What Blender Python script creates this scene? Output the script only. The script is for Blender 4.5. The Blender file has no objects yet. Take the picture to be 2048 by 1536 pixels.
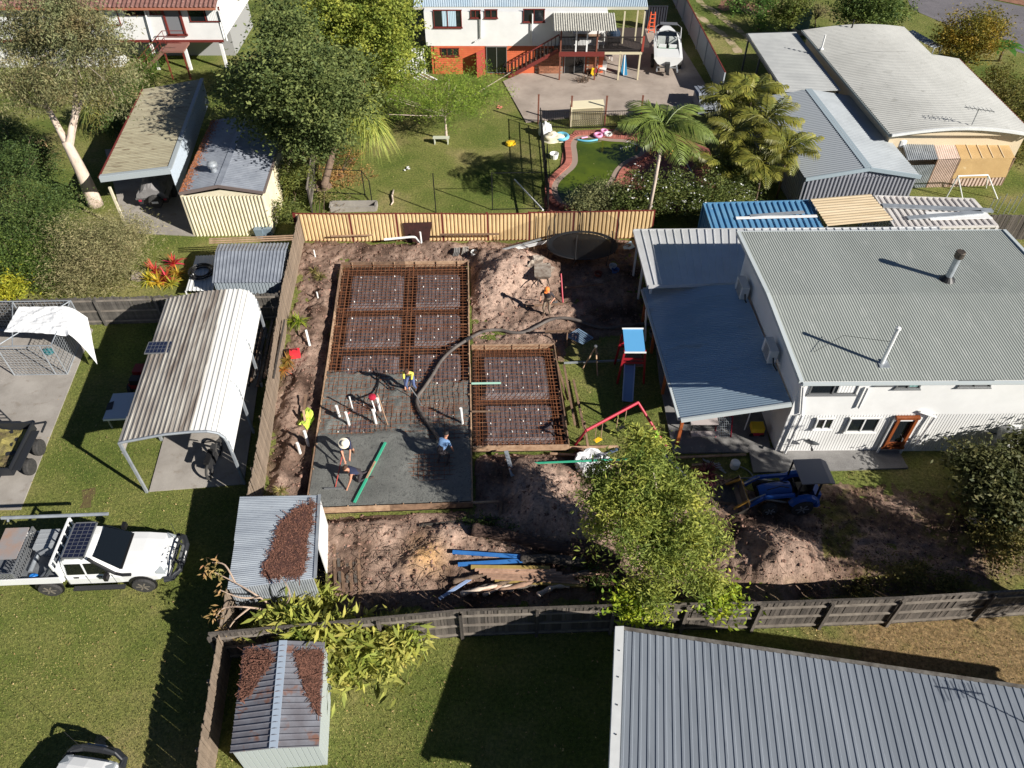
import bpy, bmesh, math, random
import numpy as np
from mathutils import Vector, Matrix, noise
R = math.radians
rng = np.random.default_rng(7)
random.seed(7)
scene = bpy.context.scene
COL = scene.collection

# ------------------------------------------------------------------ camera
F, CH, PT = 1558.0, 24.0, R(45.85)      # focal length in photo pixels, camera height, pitch
cd = bpy.data.cameras.new('camera')
cd.sensor_width = 36.0
cd.lens = 36.0 * F / 2048.0
cd.clip_end = 1000.0
cam = bpy.data.objects.new('camera', cd)
cam.location = (0, 0, CH)
cam.rotation_euler = (math.pi / 2 - PT, 0, 0)
COL.objects.link(cam)
scene.camera = cam

# ------------------------------------------------------------------ light
SUN_EL, SUN_AZ = R(30.0), math.atan2(-0.54, 0.84)   # direction towards the sun
w = bpy.data.worlds.new('World')
scene.world = w
w.use_nodes = True
nt = w.node_tree
bg = nt.nodes['Background']
sky = nt.nodes.new('ShaderNodeTexSky')
sky.sky_type = 'NISHITA'
sky.sun_disc = False
sky.sun_elevation = SUN_EL
sky.sun_rotation = math.atan2(math.cos(SUN_AZ), math.sin(SUN_AZ))
sky.dust_density = 0.1
sky.air_density = 0.45
sky.altitude = 500.0
nt.links.new(sky.outputs[0], bg.inputs[0])
bg.inputs[1].default_value = 0.05
sd = bpy.data.lights.new('sun', 'SUN')
sd.energy = 5.0
sd.angle = R(0.5)
sd.color = (1.0, 0.95, 0.87)
sun = bpy.data.objects.new('sun', sd)
sdir = Vector((math.cos(SUN_AZ) * math.cos(SUN_EL), math.sin(SUN_AZ) * math.cos(SUN_EL), math.sin(SUN_EL)))
sun.rotation_euler = sdir.to_track_quat('Z', 'Y').to_euler()
sun.location = sdir * 60
COL.objects.link(sun)
vs = scene.view_settings
vs.view_transform = 'Standard'
vs.look = 'None'
vs.gamma = 1.0
vs.exposure = 0.68
vs.use_curve_mapping = False

# ------------------------------------------------------------------ placing helpers
def P(u, v, z=0.0):
    "the place at height z that the photograph shows at pixel (u, v)"
    x, y = (u - 1024) / F, (v - 768) / F
    d = Vector((x, math.cos(PT) - y * math.sin(PT), -math.sin(PT) - y * math.cos(PT)))
    d *= (z - CH) / d.z
    return Vector((d.x, d.y, z))
def ppm(u, v, z=0.0):
    return 10.0 / max(1e-6, (P(u + 10, v, z) - P(u, v, z)).length)
def lerp(a, b, t):
    return a + (b - a) * t
V = lambda *a: Vector(a)

# ------------------------------------------------------------------ materials
MATS = {}
def M(name, c, rough=0.7, metal=0.0, c2=None, scale=4.0, lo=0.35, hi=0.65, bump=0.0, bscale=40.0, spec=0.5,
      rand=0.0, stretch=None, c3=None, scale3=30.0, lo3=0.55, hi3=0.7, coat=0.0, alpha=1.0, transl=0.0, emit=None, trans=0.0, attr=False):
    if name in MATS:
        return MATS[name]
    m = bpy.data.materials.new(name)
    m.use_nodes = True
    n, l = m.node_tree.nodes, m.node_tree.links
    b = n['Principled BSDF']
    b.inputs['Roughness'].default_value = rough
    b.inputs['Metallic'].default_value = metal
    b.inputs['Specular IOR Level'].default_value = spec
    b.inputs['Coat Weight'].default_value = coat
    b.inputs['Alpha'].default_value = alpha
    b.inputs['Transmission Weight'].default_value = trans
    tc = n.new('ShaderNodeTexCoord')
    src = tc.outputs['Object']
    if stretch:
        mp = n.new('ShaderNodeMapping')
        mp.inputs['Scale'].default_value = stretch
        l.new(src, mp.inputs['Vector'])
        src = mp.outputs['Vector']
    def nz(sc, det=5.0, s=None):
        t = n.new('ShaderNodeTexNoise')
        t.inputs['Scale'].default_value = sc
        t.inputs['Detail'].default_value = det
        t.inputs['Roughness'].default_value = 0.62
        l.new(s or src, t.inputs['Vector'])
        return t.outputs['Fac']
    def rmp(o, a, bb):
        t = n.new('ShaderNodeMapRange')
        t.inputs['From Min'].default_value = a
        t.inputs['From Max'].default_value = bb
        l.new(o, t.inputs['Value'])
        return t.outputs['Result']
    def mix(fac, a, bb):
        t = n.new('ShaderNodeMix')
        t.data_type = 'RGBA'
        for s, val in ((t.inputs[6], a), (t.inputs[7], bb)):
            if isinstance(val, tuple):
                s.default_value = (*val, 1)
            else:
                l.new(val, s)
        l.new(fac, t.inputs[0])
        return t.outputs[2]
    col = tuple(c)
    if c2:
        col = mix(rmp(nz(scale), lo, hi), col, tuple(c2))
    if c3:
        col = mix(rmp(nz(scale3, 3.0), lo3, hi3), col, tuple(c3))
    if rand or attr:
        hs = n.new('ShaderNodeHueSaturation')
        if isinstance(col, tuple):
            hs.inputs['Color'].default_value = (*col, 1)
        else:
            l.new(col, hs.inputs['Color'])
        if attr:
            oi = n.new('ShaderNodeAttribute')
            oi.attribute_name = 'rnd'
            ro = oi.outputs['Fac']
        else:
            oi = n.new('ShaderNodeObjectInfo')
            ro = oi.outputs['Random']
        mr = n.new('ShaderNodeMapRange')
        mr.inputs['To Min'].default_value = 1 - (rand or 0.4)
        mr.inputs['To Max'].default_value = 1 + (rand or 0.4)
        l.new(ro, mr.inputs['Value'])
        l.new(mr.outputs[0], hs.inputs['Value'])
        if attr and transl:
            mh = n.new('ShaderNodeMapRange')
            mh.inputs['To Min'].default_value = 0.53
            mh.inputs['To Max'].default_value = 0.47
            l.new(ro, mh.inputs['Value'])
            l.new(mh.outputs[0], hs.inputs['Hue'])
        col = hs.outputs[0]
    if isinstance(col, tuple):
        b.inputs['Base Color'].default_value = (*col, 1)
    else:
        l.new(col, b.inputs['Base Color'])
    if emit:
        b.inputs['Emission Color'].default_value = (*c, 1)
        b.inputs['Emission Strength'].default_value = emit
    if bump:
        bp = n.new('ShaderNodeBump')
        bp.inputs['Strength'].default_value = bump
        bp.inputs['Distance'].default_value = 0.05
        l.new(nz(bscale, 6.0), bp.inputs['Height'])
        l.new(bp.outputs[0], b.inputs['Normal'])
    if transl:
        tr = n.new('ShaderNodeBsdfTranslucent')
        if isinstance(col, tuple):
            tr.inputs['Color'].default_value = (*col, 1)
        else:
            l.new(col, tr.inputs['Color'])
        ms = n.new('ShaderNodeMixShader')
        ms.inputs[0].default_value = transl
        out = n['Material Output']
        l.new(b.outputs[0], ms.inputs[1])
        l.new(tr.outputs[0], ms.inputs[2])
        l.new(ms.outputs[0], out.inputs['Surface'])
    MATS[name] = m
    return m

# ------------------------------------------------------------------ mesh builder
class MB:
    def __init__(s):
        s.v, s.f, s.mi = [], [], []
        s.cur = 0
    def add(s, vs_, fs):
        o = len(s.v)
        s.v += [Vector(p) for p in vs_]
        s.f += [[i + o for i in f] for f in fs]
        s.mi += [s.cur] * len(fs)
        return s
    def quad(s, a, b, c, d):
        return s.add([a, b, c, d], [(0, 1, 2, 3)])
    def hexa(s, b4, t4):
        return s.add(list(b4) + list(t4), [(3, 2, 1, 0), (4, 5, 6, 7), (0, 1, 5, 4), (1, 2, 6, 5), (2, 3, 7, 6), (3, 0, 4, 7)])
    def box(s, c, size, rz=0.0, rot=None):
        m = rot or Matrix.Rotation(rz, 3, 'Z')
        x, y, z = (q / 2 for q in size)
        c = Vector(c)
        b4 = [c + m @ V(i, j, -z) for i, j in ((-x, -y), (x, -y), (x, y), (-x, y))]
        t4 = [c + m @ V(i, j, z) for i, j in ((-x, -y), (x, -y), (x, y), (-x, y))]
        return s.hexa(b4, t4)
    def bar(s, p0, p1, w_, h_=None, up=(0, 0, 1)):
        p0, p1 = Vector(p0), Vector(p1)
        h_ = h_ or w_
        d = (p1 - p0).normalized()
        u = Vector(up)
        if abs(d.dot(u)) > 0.98:
            u = V(0, 1, 0)
        sx = d.cross(u).normalized() * w_ / 2
        sz = sx.cross(d).normalized() * h_ / 2
        q = lambda p: [p - sx - sz, p + sx - sz, p + sx + sz, p - sx + sz]
        return s.hexa(q(p0), q(p1))
    def tube(s, pts, r, n=8, r1=None, caps=True):
        pts = [Vector(p) for p in pts]
        k = len(pts)
        rs = r if isinstance(r, (list, tuple)) else [r + ((r1 if r1 is not None else r) - r) * i / max(1, k - 1) for i in range(k)]
        vs_, fs = [], []
        ref = V(0.31, 0.22, 0.92)
        for i, p in enumerate(pts):
            d = (pts[min(i + 1, k - 1)] - pts[max(i - 1, 0)]).normalized()
            if abs(d.dot(ref)) > 0.97:
                a = d.cross(V(1, 0, 0)).normalized()
            else:
                a = d.cross(ref).normalized()
            b = d.cross(a)
            for j in range(n):
                t = 2 * math.pi * j / n
                vs_.append(p + (a * math.cos(t) + b * math.sin(t)) * rs[i])
        for i in range(k - 1):
            for j in range(n):
                j2 = (j + 1) % n
                fs.append((i * n + j, i * n + j2, (i + 1) * n + j2, (i + 1) * n + j))
        if caps:
            fs.append(tuple(range(n))[::-1])
            fs.append(tuple((k - 1) * n + j for j in range(n)))
        return s.add(vs_, fs)
    def lathe(s, c, prof, n=16, axis='Z'):
        "prof: (radius, height) pairs"
        c = Vector(c)
        vs_, fs = [], []
        for r_, h_ in prof:
            for j in range(n):
                t = 2 * math.pi * j / n
                p = V(r_ * math.cos(t), r_ * math.sin(t), h_)
                if axis == 'Y': p = V(p.x, p.z, p.y)
                if axis == 'X': p = V(p.z, p.x, p.y)
                vs_.append(c + p)
        for i in range(len(prof) - 1):
            for j in range(n):
                j2 = (j + 1) % n
                fs.append((i * n + j, i * n + j2, (i + 1) * n + j2, (i + 1) * n + j))
        fs.append(tuple(range(n)))
        fs.append(tuple((len(prof) - 1) * n + j for j in range(n)))
        return s.add(vs_, fs)
    def prism(s, pts, z0, z1):
        n = len(pts)
        lo = [V(p[0], p[1], z0) for p in pts]
        hi = [V(p[0], p[1], z1) for p in pts]
        fs = [tuple(range(n))[::-1], tuple(range(n, 2 * n))]
        fs += [(i, (i + 1) % n, n + (i + 1) % n, n + i) for i in range(n)]
        return s.add(lo + hi, fs)
    def slab4(s, a, b, c, d, t, n_=None):
        a, b, c, d = map(Vector, (a, b, c, d))
        nn = n_ or (b - a).cross(d - a).normalized()
        if nn.z < 0 and not n_: nn = -nn
        o = nn * t
        return s.hexa([p - o for p in (a, b, c, d)], [a, b, c, d])
    def sheet(s, a, b, c, d, pitch=0.09, depth=0.02, kind='corr', seg=1, sag=None):
        "ribs repeat along a->b and run along a->d"
        a, b, c, d = map(Vector, (a, b, c, d))
        nrm = (b - a).cross(d - a).normalized()
        if nrm.z < -1e-4: nrm = -nrm
        n = max(1, round((b - a).length / pitch))
        if kind == 'corr':
            prof = [(i / 6, 0.5 - 0.5 * math.cos(2 * math.pi * i / 6)) for i in range(6)]
        elif kind == 'trim':
            prof = [(0, 0), (0.62, 0), (0.68, 1), (0.92, 1), (0.98, 0)]
        elif kind == 'pan':
            prof = [(0, 0), (0.86, 0), (0.89, 1), (0.97, 1), (0.995, 0)]
        else:
            prof = [(0, 0), (0.42, 0), (0.5, 1), (0.92, 1)]
        ts = [((i + t) / n, h) for i in range(n) for t, h in prof if (i + t) / n < 1] + [(1.0, 0.0)]
        vs_ = []
        for j in range(seg + 1):
            q = j / seg
            for t, h in ts:
                p = lerp(lerp(a, b, t), lerp(d, c, t), q) + nrm * h * depth * (1.0 if kind == 'pan' else 1.55)
                if sag: p = p + V(0, 0, sag(t, q))
                vs_.append(p)
        k = len(ts)
        fs = [(j * k + i, j * k + i + 1, (j + 1) * k + i + 1, (j + 1) * k + i) for j in range(seg) for i in range(k - 1)]
        return s.add(vs_, fs)
    def build(s, name, mat, parent=None, org=None, smooth=False):
        o_ = Vector(org) if org is not None else V(0, 0, 0)
        me = bpy.data.meshes.new(name)
        me.from_pydata([tuple(p - o_) for p in s.v], [], s.f)
        mats = mat if isinstance(mat, (list, tuple)) else [mat]
        for m_ in mats: me.materials.append(m_)
        if len(mats) > 1: me.polygons.foreach_set('material_index', s.mi)
        if smooth: me.polygons.foreach_set('use_smooth', [True] * len(me.polygons))
        me.update()
        ob = bpy.data.objects.new(name, me)
        COL.objects.link(ob)
        if parent: ob.parent = parent
        elif org is not None: ob.location = o_
        return ob

def tag(o, label=None, cat=None, group=None, kind=None):
    if label: o['label'] = label
    if cat: o['category'] = cat
    if group: o['group'] = group
    if kind: o['kind'] = kind
    return o
class T:
    "a thing: an Empty at its base that parents its parts; loc is the base, rz turns a locally built thing"
    def __init__(s, name, label, cat, loc=(0, 0, 0), rz=None, group=None):
        s.o = bpy.data.objects.new(name, None)
        s.o.empty_display_size = 0.2
        COL.objects.link(s.o)
        s.o.location = loc
        s.loc = V(0, 0, 0) if rz is not None else Vector(loc)
        if rz is not None: s.o.rotation_euler = (0, 0, rz)
        tag(s.o, label, cat, group)
    def p(s, name, mb, mat, parent=None, smooth=False, label=None):
        ob = mb.build(name, mat, parent or s.o, s.loc, smooth)
        if label: ob['label'] = label
        return ob
    def share(s, name, mesh, loc, rot=(0, 0, 0), parent=None, scale=None):
        ob = bpy.data.objects.new(name, mesh)
        COL.objects.link(ob)
        ob.parent = parent or s.o
        ob.location = Vector(loc) - s.loc
        ob.rotation_euler = rot
        if scale: ob.scale = scale
        return ob
def one(name, mb, mat, label, cat, group=None, org=None, smooth=False, kind=None):
    if org is None:
        xs = [p.x for p in mb.v]; ys = [p.y for p in mb.v]; zs = [p.z for p in mb.v]
        org = ((min(xs) + max(xs)) / 2, (min(ys) + max(ys)) / 2, min(zs))
    return tag(mb.build(name, mat, None, org, smooth), label, cat, group, kind)
def struct(name, mb, mat, smooth=False, kind='structure'):
    return tag(mb.build(name, mat, None, (0, 0, 0), smooth), kind=kind)
def dup(o, parent=None):
    c = o.copy()
    COL.objects.link(c)
    c.parent = parent
    for ch in o.children: dup(ch, c)
    return c
def npmesh(name, verts, faces, mat, rnd=None, parent=None, org=(0, 0, 0), smooth=False):
    verts = np.asarray(verts, np.float32) - np.asarray(org, np.float32)
    faces = np.asarray(faces, np.int32)
    me = bpy.data.meshes.new(name)
    me.vertices.add(len(verts)); me.vertices.foreach_set('co', verts.ravel())
    k = faces.shape[1]
    me.loops.add(faces.size); me.loops.foreach_set('vertex_index', faces.ravel())
    me.polygons.add(len(faces))
    me.polygons.foreach_set('loop_start', np.arange(0, faces.size, k, dtype=np.int32))
    me.update(calc_edges=True)
    if smooth: me.polygons.foreach_set('use_smooth', [True] * len(faces))
    if rnd is not None:
        a = me.attributes.new('rnd', 'FLOAT', 'FACE')
        a.data.foreach_set('value', np.asarray(rnd, np.float32))
    for m_ in (mat if isinstance(mat, (list, tuple)) else [mat]): me.materials.append(m_)
    ob = bpy.data.objects.new(name, me)
    COL.objects.link(ob)
    if parent: ob.parent = parent
    else: ob.location = org
    return ob
def inpoly(x, y, poly):
    poly = np.array([(p[0], p[1]) for p in poly]); ins = np.zeros(len(x), bool)
    j = len(poly) - 1
    for i in range(len(poly)):
        xi, yi = poly[i]; xj, yj = poly[j]
        c = ((yi > y) != (yj > y)) & (x < (xj - xi) * (y - yi) / (yj - yi + 1e-12) + xi)
        ins ^= c; j = i
    return ins
def S(r, g, b):
    f = lambda q: (q / 255 / 12.92) if q / 255 <= 0.04045 else ((q / 255 + 0.055) / 1.055) ** 2.4
    return (f(r), f(g), f(b))
# shared materials -------------------------------------------------------------
m_conc = M('concrete', S(164, 158, 151), 0.9, c2=S(140, 134, 127), scale=0.7, c3=S(128, 118, 106), scale3=2.2, lo3=0.58, hi3=0.8, bump=0.25, bscale=30)
m_conc_d = M('concrete_exposed', S(134, 132, 130), 0.9, c2=S(110, 108, 107), scale=1.2, c3=S(160, 158, 154), scale3=70, lo3=0.55, hi3=0.7, bump=0.3, bscale=60)
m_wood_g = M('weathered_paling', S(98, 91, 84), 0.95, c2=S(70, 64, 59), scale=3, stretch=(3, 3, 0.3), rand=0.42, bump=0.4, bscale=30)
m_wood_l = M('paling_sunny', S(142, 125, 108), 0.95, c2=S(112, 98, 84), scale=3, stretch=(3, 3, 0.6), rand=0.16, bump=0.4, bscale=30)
m_pine = M('pine_board', S(184, 154, 126), 0.85, c2=S(146, 116, 92), scale=4, rand=0.15)
m_pine_d = M('old_board', S(140, 112, 90), 0.9, c2=S(104, 82, 66), scale=4, rand=0.2)
m_white = M('white_paint', (0.8, 0.8, 0.79), 0.55, c2=(0.72, 0.72, 0.71), scale=0.8)
m_whitem = M('white_steel', (0.78, 0.79, 0.78), 0.4, c2=(0.68, 0.69, 0.68), scale=1.5)
m_galv = M('galvanised', S(172, 178, 184), 0.42, metal=0.35, c2=S(146, 152, 158), scale=2.0)
m_galv_d = M('zinc_grey', S(156, 162, 172), 0.4, metal=0.2, c2=S(134, 140, 151), scale=1.6)
m_steel = M('dark_steel', S(60, 60, 62), 0.5, metal=0.4)
m_black = M('black_plastic', S(26, 26, 28), 0.5)
m_rub = M('tyre_rubber', S(42, 42, 43), 0.9, c2=S(62, 60, 58), scale=14)
m_glass = M('window_glass', (0.012, 0.016, 0.02), 0.06, spec=0.9)
m_dglass = M('tinted_glass', (0.006, 0.008, 0.01), 0.05, spec=0.8)
m_alu = M('aluminium', S(150, 152, 154), 0.4, metal=0.6)
m_red = M('red_paint', S(176, 40, 62), 0.45)
m_maroon = M('maroon_trim', S(112, 44, 38), 0.6)
m_pvc = M('pvc_white', (0.78, 0.78, 0.76), 0.4)
m_bark = M('bark', S(128, 108, 92), 0.95, c2=S(92, 76, 64), scale=5, stretch=(2, 2, 0.5), bump=0.6, bscale=20)
m_bark_g = M('gum_bark', S(204, 186, 170), 0.9, c2=S(150, 132, 120), scale=2.2, stretch=(1, 1, 0.4), lo=0.5, hi=0.72, bump=0.3, bscale=12)

# fast value noise ---------------------------------------------------------------
_perm = rng.random((256, 256)).astype(np.float32)
def vnoise(x, y):
    xi, yi = np.floor(x).astype(int), np.floor(y).astype(int)
    fx, fy = x - xi, y - yi
    fx, fy = fx * fx * (3 - 2 * fx), fy * fy * (3 - 2 * fy)
    g = lambda a, b: _perm[a % 256, b % 256]
    return (g(xi, yi) * (1 - fx) + g(xi + 1, yi) * fx) * (1 - fy) + (g(xi, yi + 1) * (1 - fx) + g(xi + 1, yi + 1) * fx) * fy
def fbm(x, y, o=4, ga=0.55):
    t, a, s = 0, 1.0, 0
    for i in range(o):
        t = t + a * vnoise(x * 2.03 ** i + 17 * i, y * 2.03 ** i + 9 * i)
        s += a; a *= ga
    return t / s
def poly_dist(x, y, poly):
    d = np.full(x.shape, 1e9)
    n = len(poly)
    for i in range(n):
        ax, ay = poly[i][0], poly[i][1]; bx, by = poly[(i + 1) % n][0], poly[(i + 1) % n][1]
        dx, dy = bx - ax, by - ay
        t = np.clip(((x - ax) * dx + (y - ay) * dy) / (dx * dx + dy * dy + 1e-9), 0, 1)
        d = np.minimum(d, np.hypot(x - ax - t * dx, y - ay - t * dy))
    return d
def pxpoly(pts, z=0.0):
    return [P(u, v, z) for u, v in pts]

# ground -------------------------------------------------------------------------
def grass_mat():
    m = bpy.data.materials.new('lawn')
    m.use_nodes = True
    n, l = m.node_tree.nodes, m.node_tree.links
    b = n['Principled BSDF']; b.inputs['Roughness'].default_value = 0.95; b.inputs['Specular IOR Level'].default_value = 0.15
    tc = n.new('ShaderNodeTexCoord')
    def nz(sc, d=5, rg=0.6):
        t = n.new('ShaderNodeTexNoise'); t.inputs['Scale'].default_value = sc; t.inputs['Detail'].default_value = d
        t.inputs['Roughness'].default_value = rg
        l.new(tc.outputs['Object'], t.inputs['Vector']); return t.outputs['Fac']
    def ramp(o, st):
        t = n.new('ShaderNodeValToRGB'); l.new(o, t.inputs[0])
        e = t.color_ramp.elements
        while len(e) < len(st): e.new(0.5)
        for q, (p, c) in zip(e, st): q.position = p; q.color = (*c, 1)
        return t.outputs[0]
    def mix(f, a, bb, mode='MIX'):
        t = n.new('ShaderNodeMix'); t.data_type = 'RGBA'; t.blend_type = mode
        for s, val in ((t.inputs[0], f), (t.inputs[6], a), (t.inputs[7], bb)):
            if isinstance(val, (float, int)): s.default_value = val
            else: l.new(val, s)
        return t.outputs[2]
    big = ramp(nz(0.22, 6, 0.65), [(0.26, S(78, 98, 44)), (0.42, S(106, 117, 58)), (0.54, S(128, 130, 74)), (0.66, S(154, 143, 98)), (0.8, S(158, 136, 104))])
    fine = ramp(nz(9, 6, 0.75), [(0.3, (0.35, 0.38, 0.34)), (0.5, (0.8, 0.82, 0.78)), (0.7, (1.4, 1.36, 1.2))])
    # a drier, leaf-strewn stretch of lawn in front of the paling fence
    vd = n.new('ShaderNodeVectorMath'); vd.operation = 'DISTANCE'; vd.inputs[1].default_value = (14.0, 10.3, 0)
    l.new(tc.outputs['Object'], vd.inputs[0])
    ad = n.new('ShaderNodeMath'); ad.operation = 'MULTIPLY_ADD'; l.new(nz(0.9, 6), ad.inputs[0]); ad.inputs[1].default_value = 7.0; l.new(vd.outputs['Value'], ad.inputs[2])
    mr = n.new('ShaderNodeMapRange'); mr.inputs['From Min'].default_value = 9.0; mr.inputs['From Max'].default_value = 6.0; l.new(ad.outputs[0], mr.inputs['Value'])
    dry = ramp(nz(6, 5), [(0.35, S(120, 98, 70)), (0.6, S(160, 134, 100))])
    big = mix(mr.outputs[0], big, dry)
    l.new(mix(1.0, big, fine, 'MULTIPLY'), b.inputs['Base Color'])
    bp = n.new('ShaderNodeBump'); bp.inputs['Strength'].default_value = 0.8; bp.inputs['Distance'].default_value = 0.06
    l.new(nz(14, 7, 0.75), bp.inputs['Height']); l.new(bp.outputs[0], b.inputs['Normal'])
    return m
m_lawn = grass_mat()
struct('ground', MB().quad((-300, -120, 0), (300, -120, 0), (300, 480, 0), (-300, 480, 0)), m_lawn)

# paved areas (sheets a few mm to some cm above the lawn) --------------------------
drive_px = [(-300, 652), (172, 652), (186, 660), (42, 1020), (-340, 1024)]
struct('driveway', MB().prism(pxpoly(drive_px), -0.1, 0.05), m_conc)
cp_px = [(298, 985), (487, 968), (505, 800), (520, 690), (395, 690), (330, 880)]
struct('carport_floor', MB().prism([P(299, 984), P(488, 969), P(532, 660), P(386, 666)], -0.1, 0.05), m_conc)
patio_px = [(1298, 560), (1318, 760), (1346, 908), (1498, 906), (1506, 947), (1815, 938), (1789, 892), (1540, 898), (1480, 560)]
struct('patio', MB().prism(pxpoly(patio_px), -0.1, 0.08), m_conc_d)
yard_px = [(1006, 164), (1052, 246), (1180, 232), (1415, 226), (1420, 185), (1330, 40), (1270, 60), (1110, 120)]
struct('yard_paving', MB().prism(pxpoly(yard_px), -0.1, 0.06), M('yard_concrete', S(172, 159, 148), 0.9, c2=S(146, 134, 124), scale=0.5, c3=S(140, 126, 116), scale3=1.6, lo3=0.6, hi3=0.8, bump=0.3))
shedslab_px = [(250, 464), (392, 473), (352, 385), (200, 372), (205, 300), (340, 300)]
struct('carport_slab', MB().prism([P(252, 466), P(390, 473), P(352, 300), P(210, 300)], -0.1, 0.05), m_conc)
pavebrick = M('paving_brick', S(150, 88, 76), 0.9, c2=S(112, 66, 58), scale=6, c3=S(176, 120, 104), scale3=20)
# road, verge, wheel tracks
m_road = M('asphalt', S(112, 108, 112), 0.9, c2=S(96, 93, 97), scale=0.8, c3=S(130, 126, 128), scale3=40, bump=0.2)
road_px = [(1806, -30), (1822, 18), (1900, 52), (2000, 92), (2300, 190), (2500, 120), (2100, 24), (1950, -6), (1900, -40)]
struct('road', MB().prism(pxpoly(road_px), -0.1, 0.012), m_road)
struct('road_shoulder', MB().prism(pxpoly([(1950, -8), (2110, 24), (2300, 70), (2300, 62), (2110, 14), (1960, -16)]), -0.1, 0.03), M('bare_soil', S(150, 108, 86), 0.95, c2=S(118, 84, 66), scale=2))
def ribbon(pts, wpx, z):
    "a strip of worn ground with uneven edges"
    mb = MB(); q = [P(u, v, z) for u, v in pts]
    dense = []
    for a, b in zip(q, q[1:]):
        k = max(2, int((b - a).length / 0.5))
        dense += [lerp(a, b, i / k) for i in range(k)]
    L, Rr = [], []
    for i, p in enumerate(dense):
        d = (dense[min(i + 1, len(dense) - 1)] - dense[max(i - 1, 0)]).normalized()
        s_ = V(-d.y, d.x, 0)
        L.append(p + s_ * wpx * (0.5 + random.uniform(-.22, .3))); Rr.append(p - s_ * wpx * (0.5 + random.uniform(-.22, .3)))
    for i in range(len(L) - 1): mb.quad(L[i], Rr[i], Rr[i + 1], L[i + 1])
    return mb
m_track = M('worn_track', S(168, 150, 122), 0.95, c2=S(112, 112, 62), scale=1.3, lo=0.45, hi=0.62, bump=0.3)
struct('wheel_track', ribbon([(1345, -10), (1372, 18), (1400, 36), (1440, 64), (1466, 88), (1482, 112)], 0.55, 0.006), m_track)
struct('wheel_track', ribbon([(1384, -10), (1412, 12), (1446, 36), (1486, 66), (1512, 92)], 0.5, 0.006), m_track)
struct('bare_patch', ribbon([(168, 1016), (176, 990), (178, 965)], 0.35, 0.006), M('soil_dark', S(84, 64, 46), 0.95, c2=S(100, 96, 50), scale=4))
struct('bare_patch', ribbon([(1440, 6), (1500, 14), (1560, 20)], 2.2, 0.005), MATS['bare_soil'])
struct('bare_patch', ribbon([(196, 1496), (204, 1480), (212, 1464)], 0.34, 0.005), m_track)

# the dug-over building site -----------------------------------------------------
ZS = 0.40                                              # top of the formwork
SL = [P(683, 525, ZS), P(936, 522, ZS), P(945, 1005, ZS), P(612, 1018, ZS)]      # main slab TL TR BR BL
AN = [P(943, 690, ZS), P(1108, 688, ZS), P(1138, 890, ZS), P(945, 893, ZS)]      # annex slab
site_px = [(586, 474), (1296, 470), (1300, 560), (1306, 668), (1240, 690), (1150, 700), (1146, 800), (1160, 886), (1238, 902), (1330, 935), (1400, 925), (1500, 950),
           (1640, 960), (1780, 952), (1900, 962), (2180, 985), (2180, 1185), (1700, 1212), (1240, 1228), (610, 1262), (610, 1140), (590, 1030), (500, 1000), (522, 850), (558, 640)]
site = pxpoly(site_px)
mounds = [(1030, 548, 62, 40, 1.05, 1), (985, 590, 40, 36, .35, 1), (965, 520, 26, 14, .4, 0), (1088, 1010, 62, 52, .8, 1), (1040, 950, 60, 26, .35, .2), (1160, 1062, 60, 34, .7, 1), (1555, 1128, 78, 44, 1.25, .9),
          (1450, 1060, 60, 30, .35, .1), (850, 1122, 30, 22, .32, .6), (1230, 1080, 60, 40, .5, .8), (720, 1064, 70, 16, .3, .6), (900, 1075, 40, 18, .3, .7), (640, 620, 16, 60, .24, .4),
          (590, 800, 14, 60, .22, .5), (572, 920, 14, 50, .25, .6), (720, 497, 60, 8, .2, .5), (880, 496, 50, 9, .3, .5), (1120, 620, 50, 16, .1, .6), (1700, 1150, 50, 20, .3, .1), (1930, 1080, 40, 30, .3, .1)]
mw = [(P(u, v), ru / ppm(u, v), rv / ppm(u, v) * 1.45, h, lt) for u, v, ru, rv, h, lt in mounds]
def site_h(x, y, detail=True):
    d = poly_dist(x, y, site) * np.where(inpoly(x, y, site), 1, -1)
    h = 0.06 + 0.16 * (fbm(x * 0.8, y * 0.8, 3) - 0.35)
    lt = 0.42 + 0.0 * x
    for p, rx, ry, hh, l_ in mw:
        wx = x + 0.5 * (fbm(x * 1.3 + 5, y * 1.3, 3) - .5); wy = y + 0.5 * (fbm(x * 1.3, y * 1.3 + 31, 3) - .5)
        g = np.exp(-(((wx - p.x) / rx) ** 2 + ((wy - p.y) / ry) ** 2) ** 1.15)
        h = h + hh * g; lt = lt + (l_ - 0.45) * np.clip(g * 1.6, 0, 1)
    if detail:
        r1 = 1 - np.abs(2 * fbm(x * 2.3, y * 2.3, 3) - 1)
        h = h + 0.22 * (fbm(x * 1.9 + 3, y * 1.9, 4) - .5) + 0.12 * (r1 - .7) + 0.13 * (fbm(x * 5.5, y * 5.5, 3, .65) - .5)
    for poly in (SL, AN):
        dd = poly_dist(x, y, poly) * np.where(inpoly(x, y, poly), -1, 1)
        k = np.clip(dd / 0.55, 0, 1)
        h = h * k + np.where(dd < 0.08, -0.25, -0.02) * (1 - k)
        h = np.where(dd < 0.06, -0.2, h)
    e = np.clip(d / 0.9 + 0.5 * (fbm(x * 1.1, y * 1.1, 4) - 0.5) * 2, 0, 1)
    return h * e - 0.12 * (1 - e), lt, d
gx = np.arange(-11.2, 21.2, 0.075); gy = np.arange(11.4, 35.0, 0.075)
X, Y = np.meshgrid(gx, gy)
Z, LT, D = site_h(X.ravel(), Y.ravel())
Z, LT, D = (q.reshape(X.shape) for q in (Z, LT, D))
ny, nx = X.shape
def site_z(p):
    i = int(min(max((p[1] - gy[0]) / .075, 0), ny - 1)); j = int(min(max((p[0] - gx[0]) / .075, 0), nx - 1))
    return float(Z[i, j])
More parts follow.
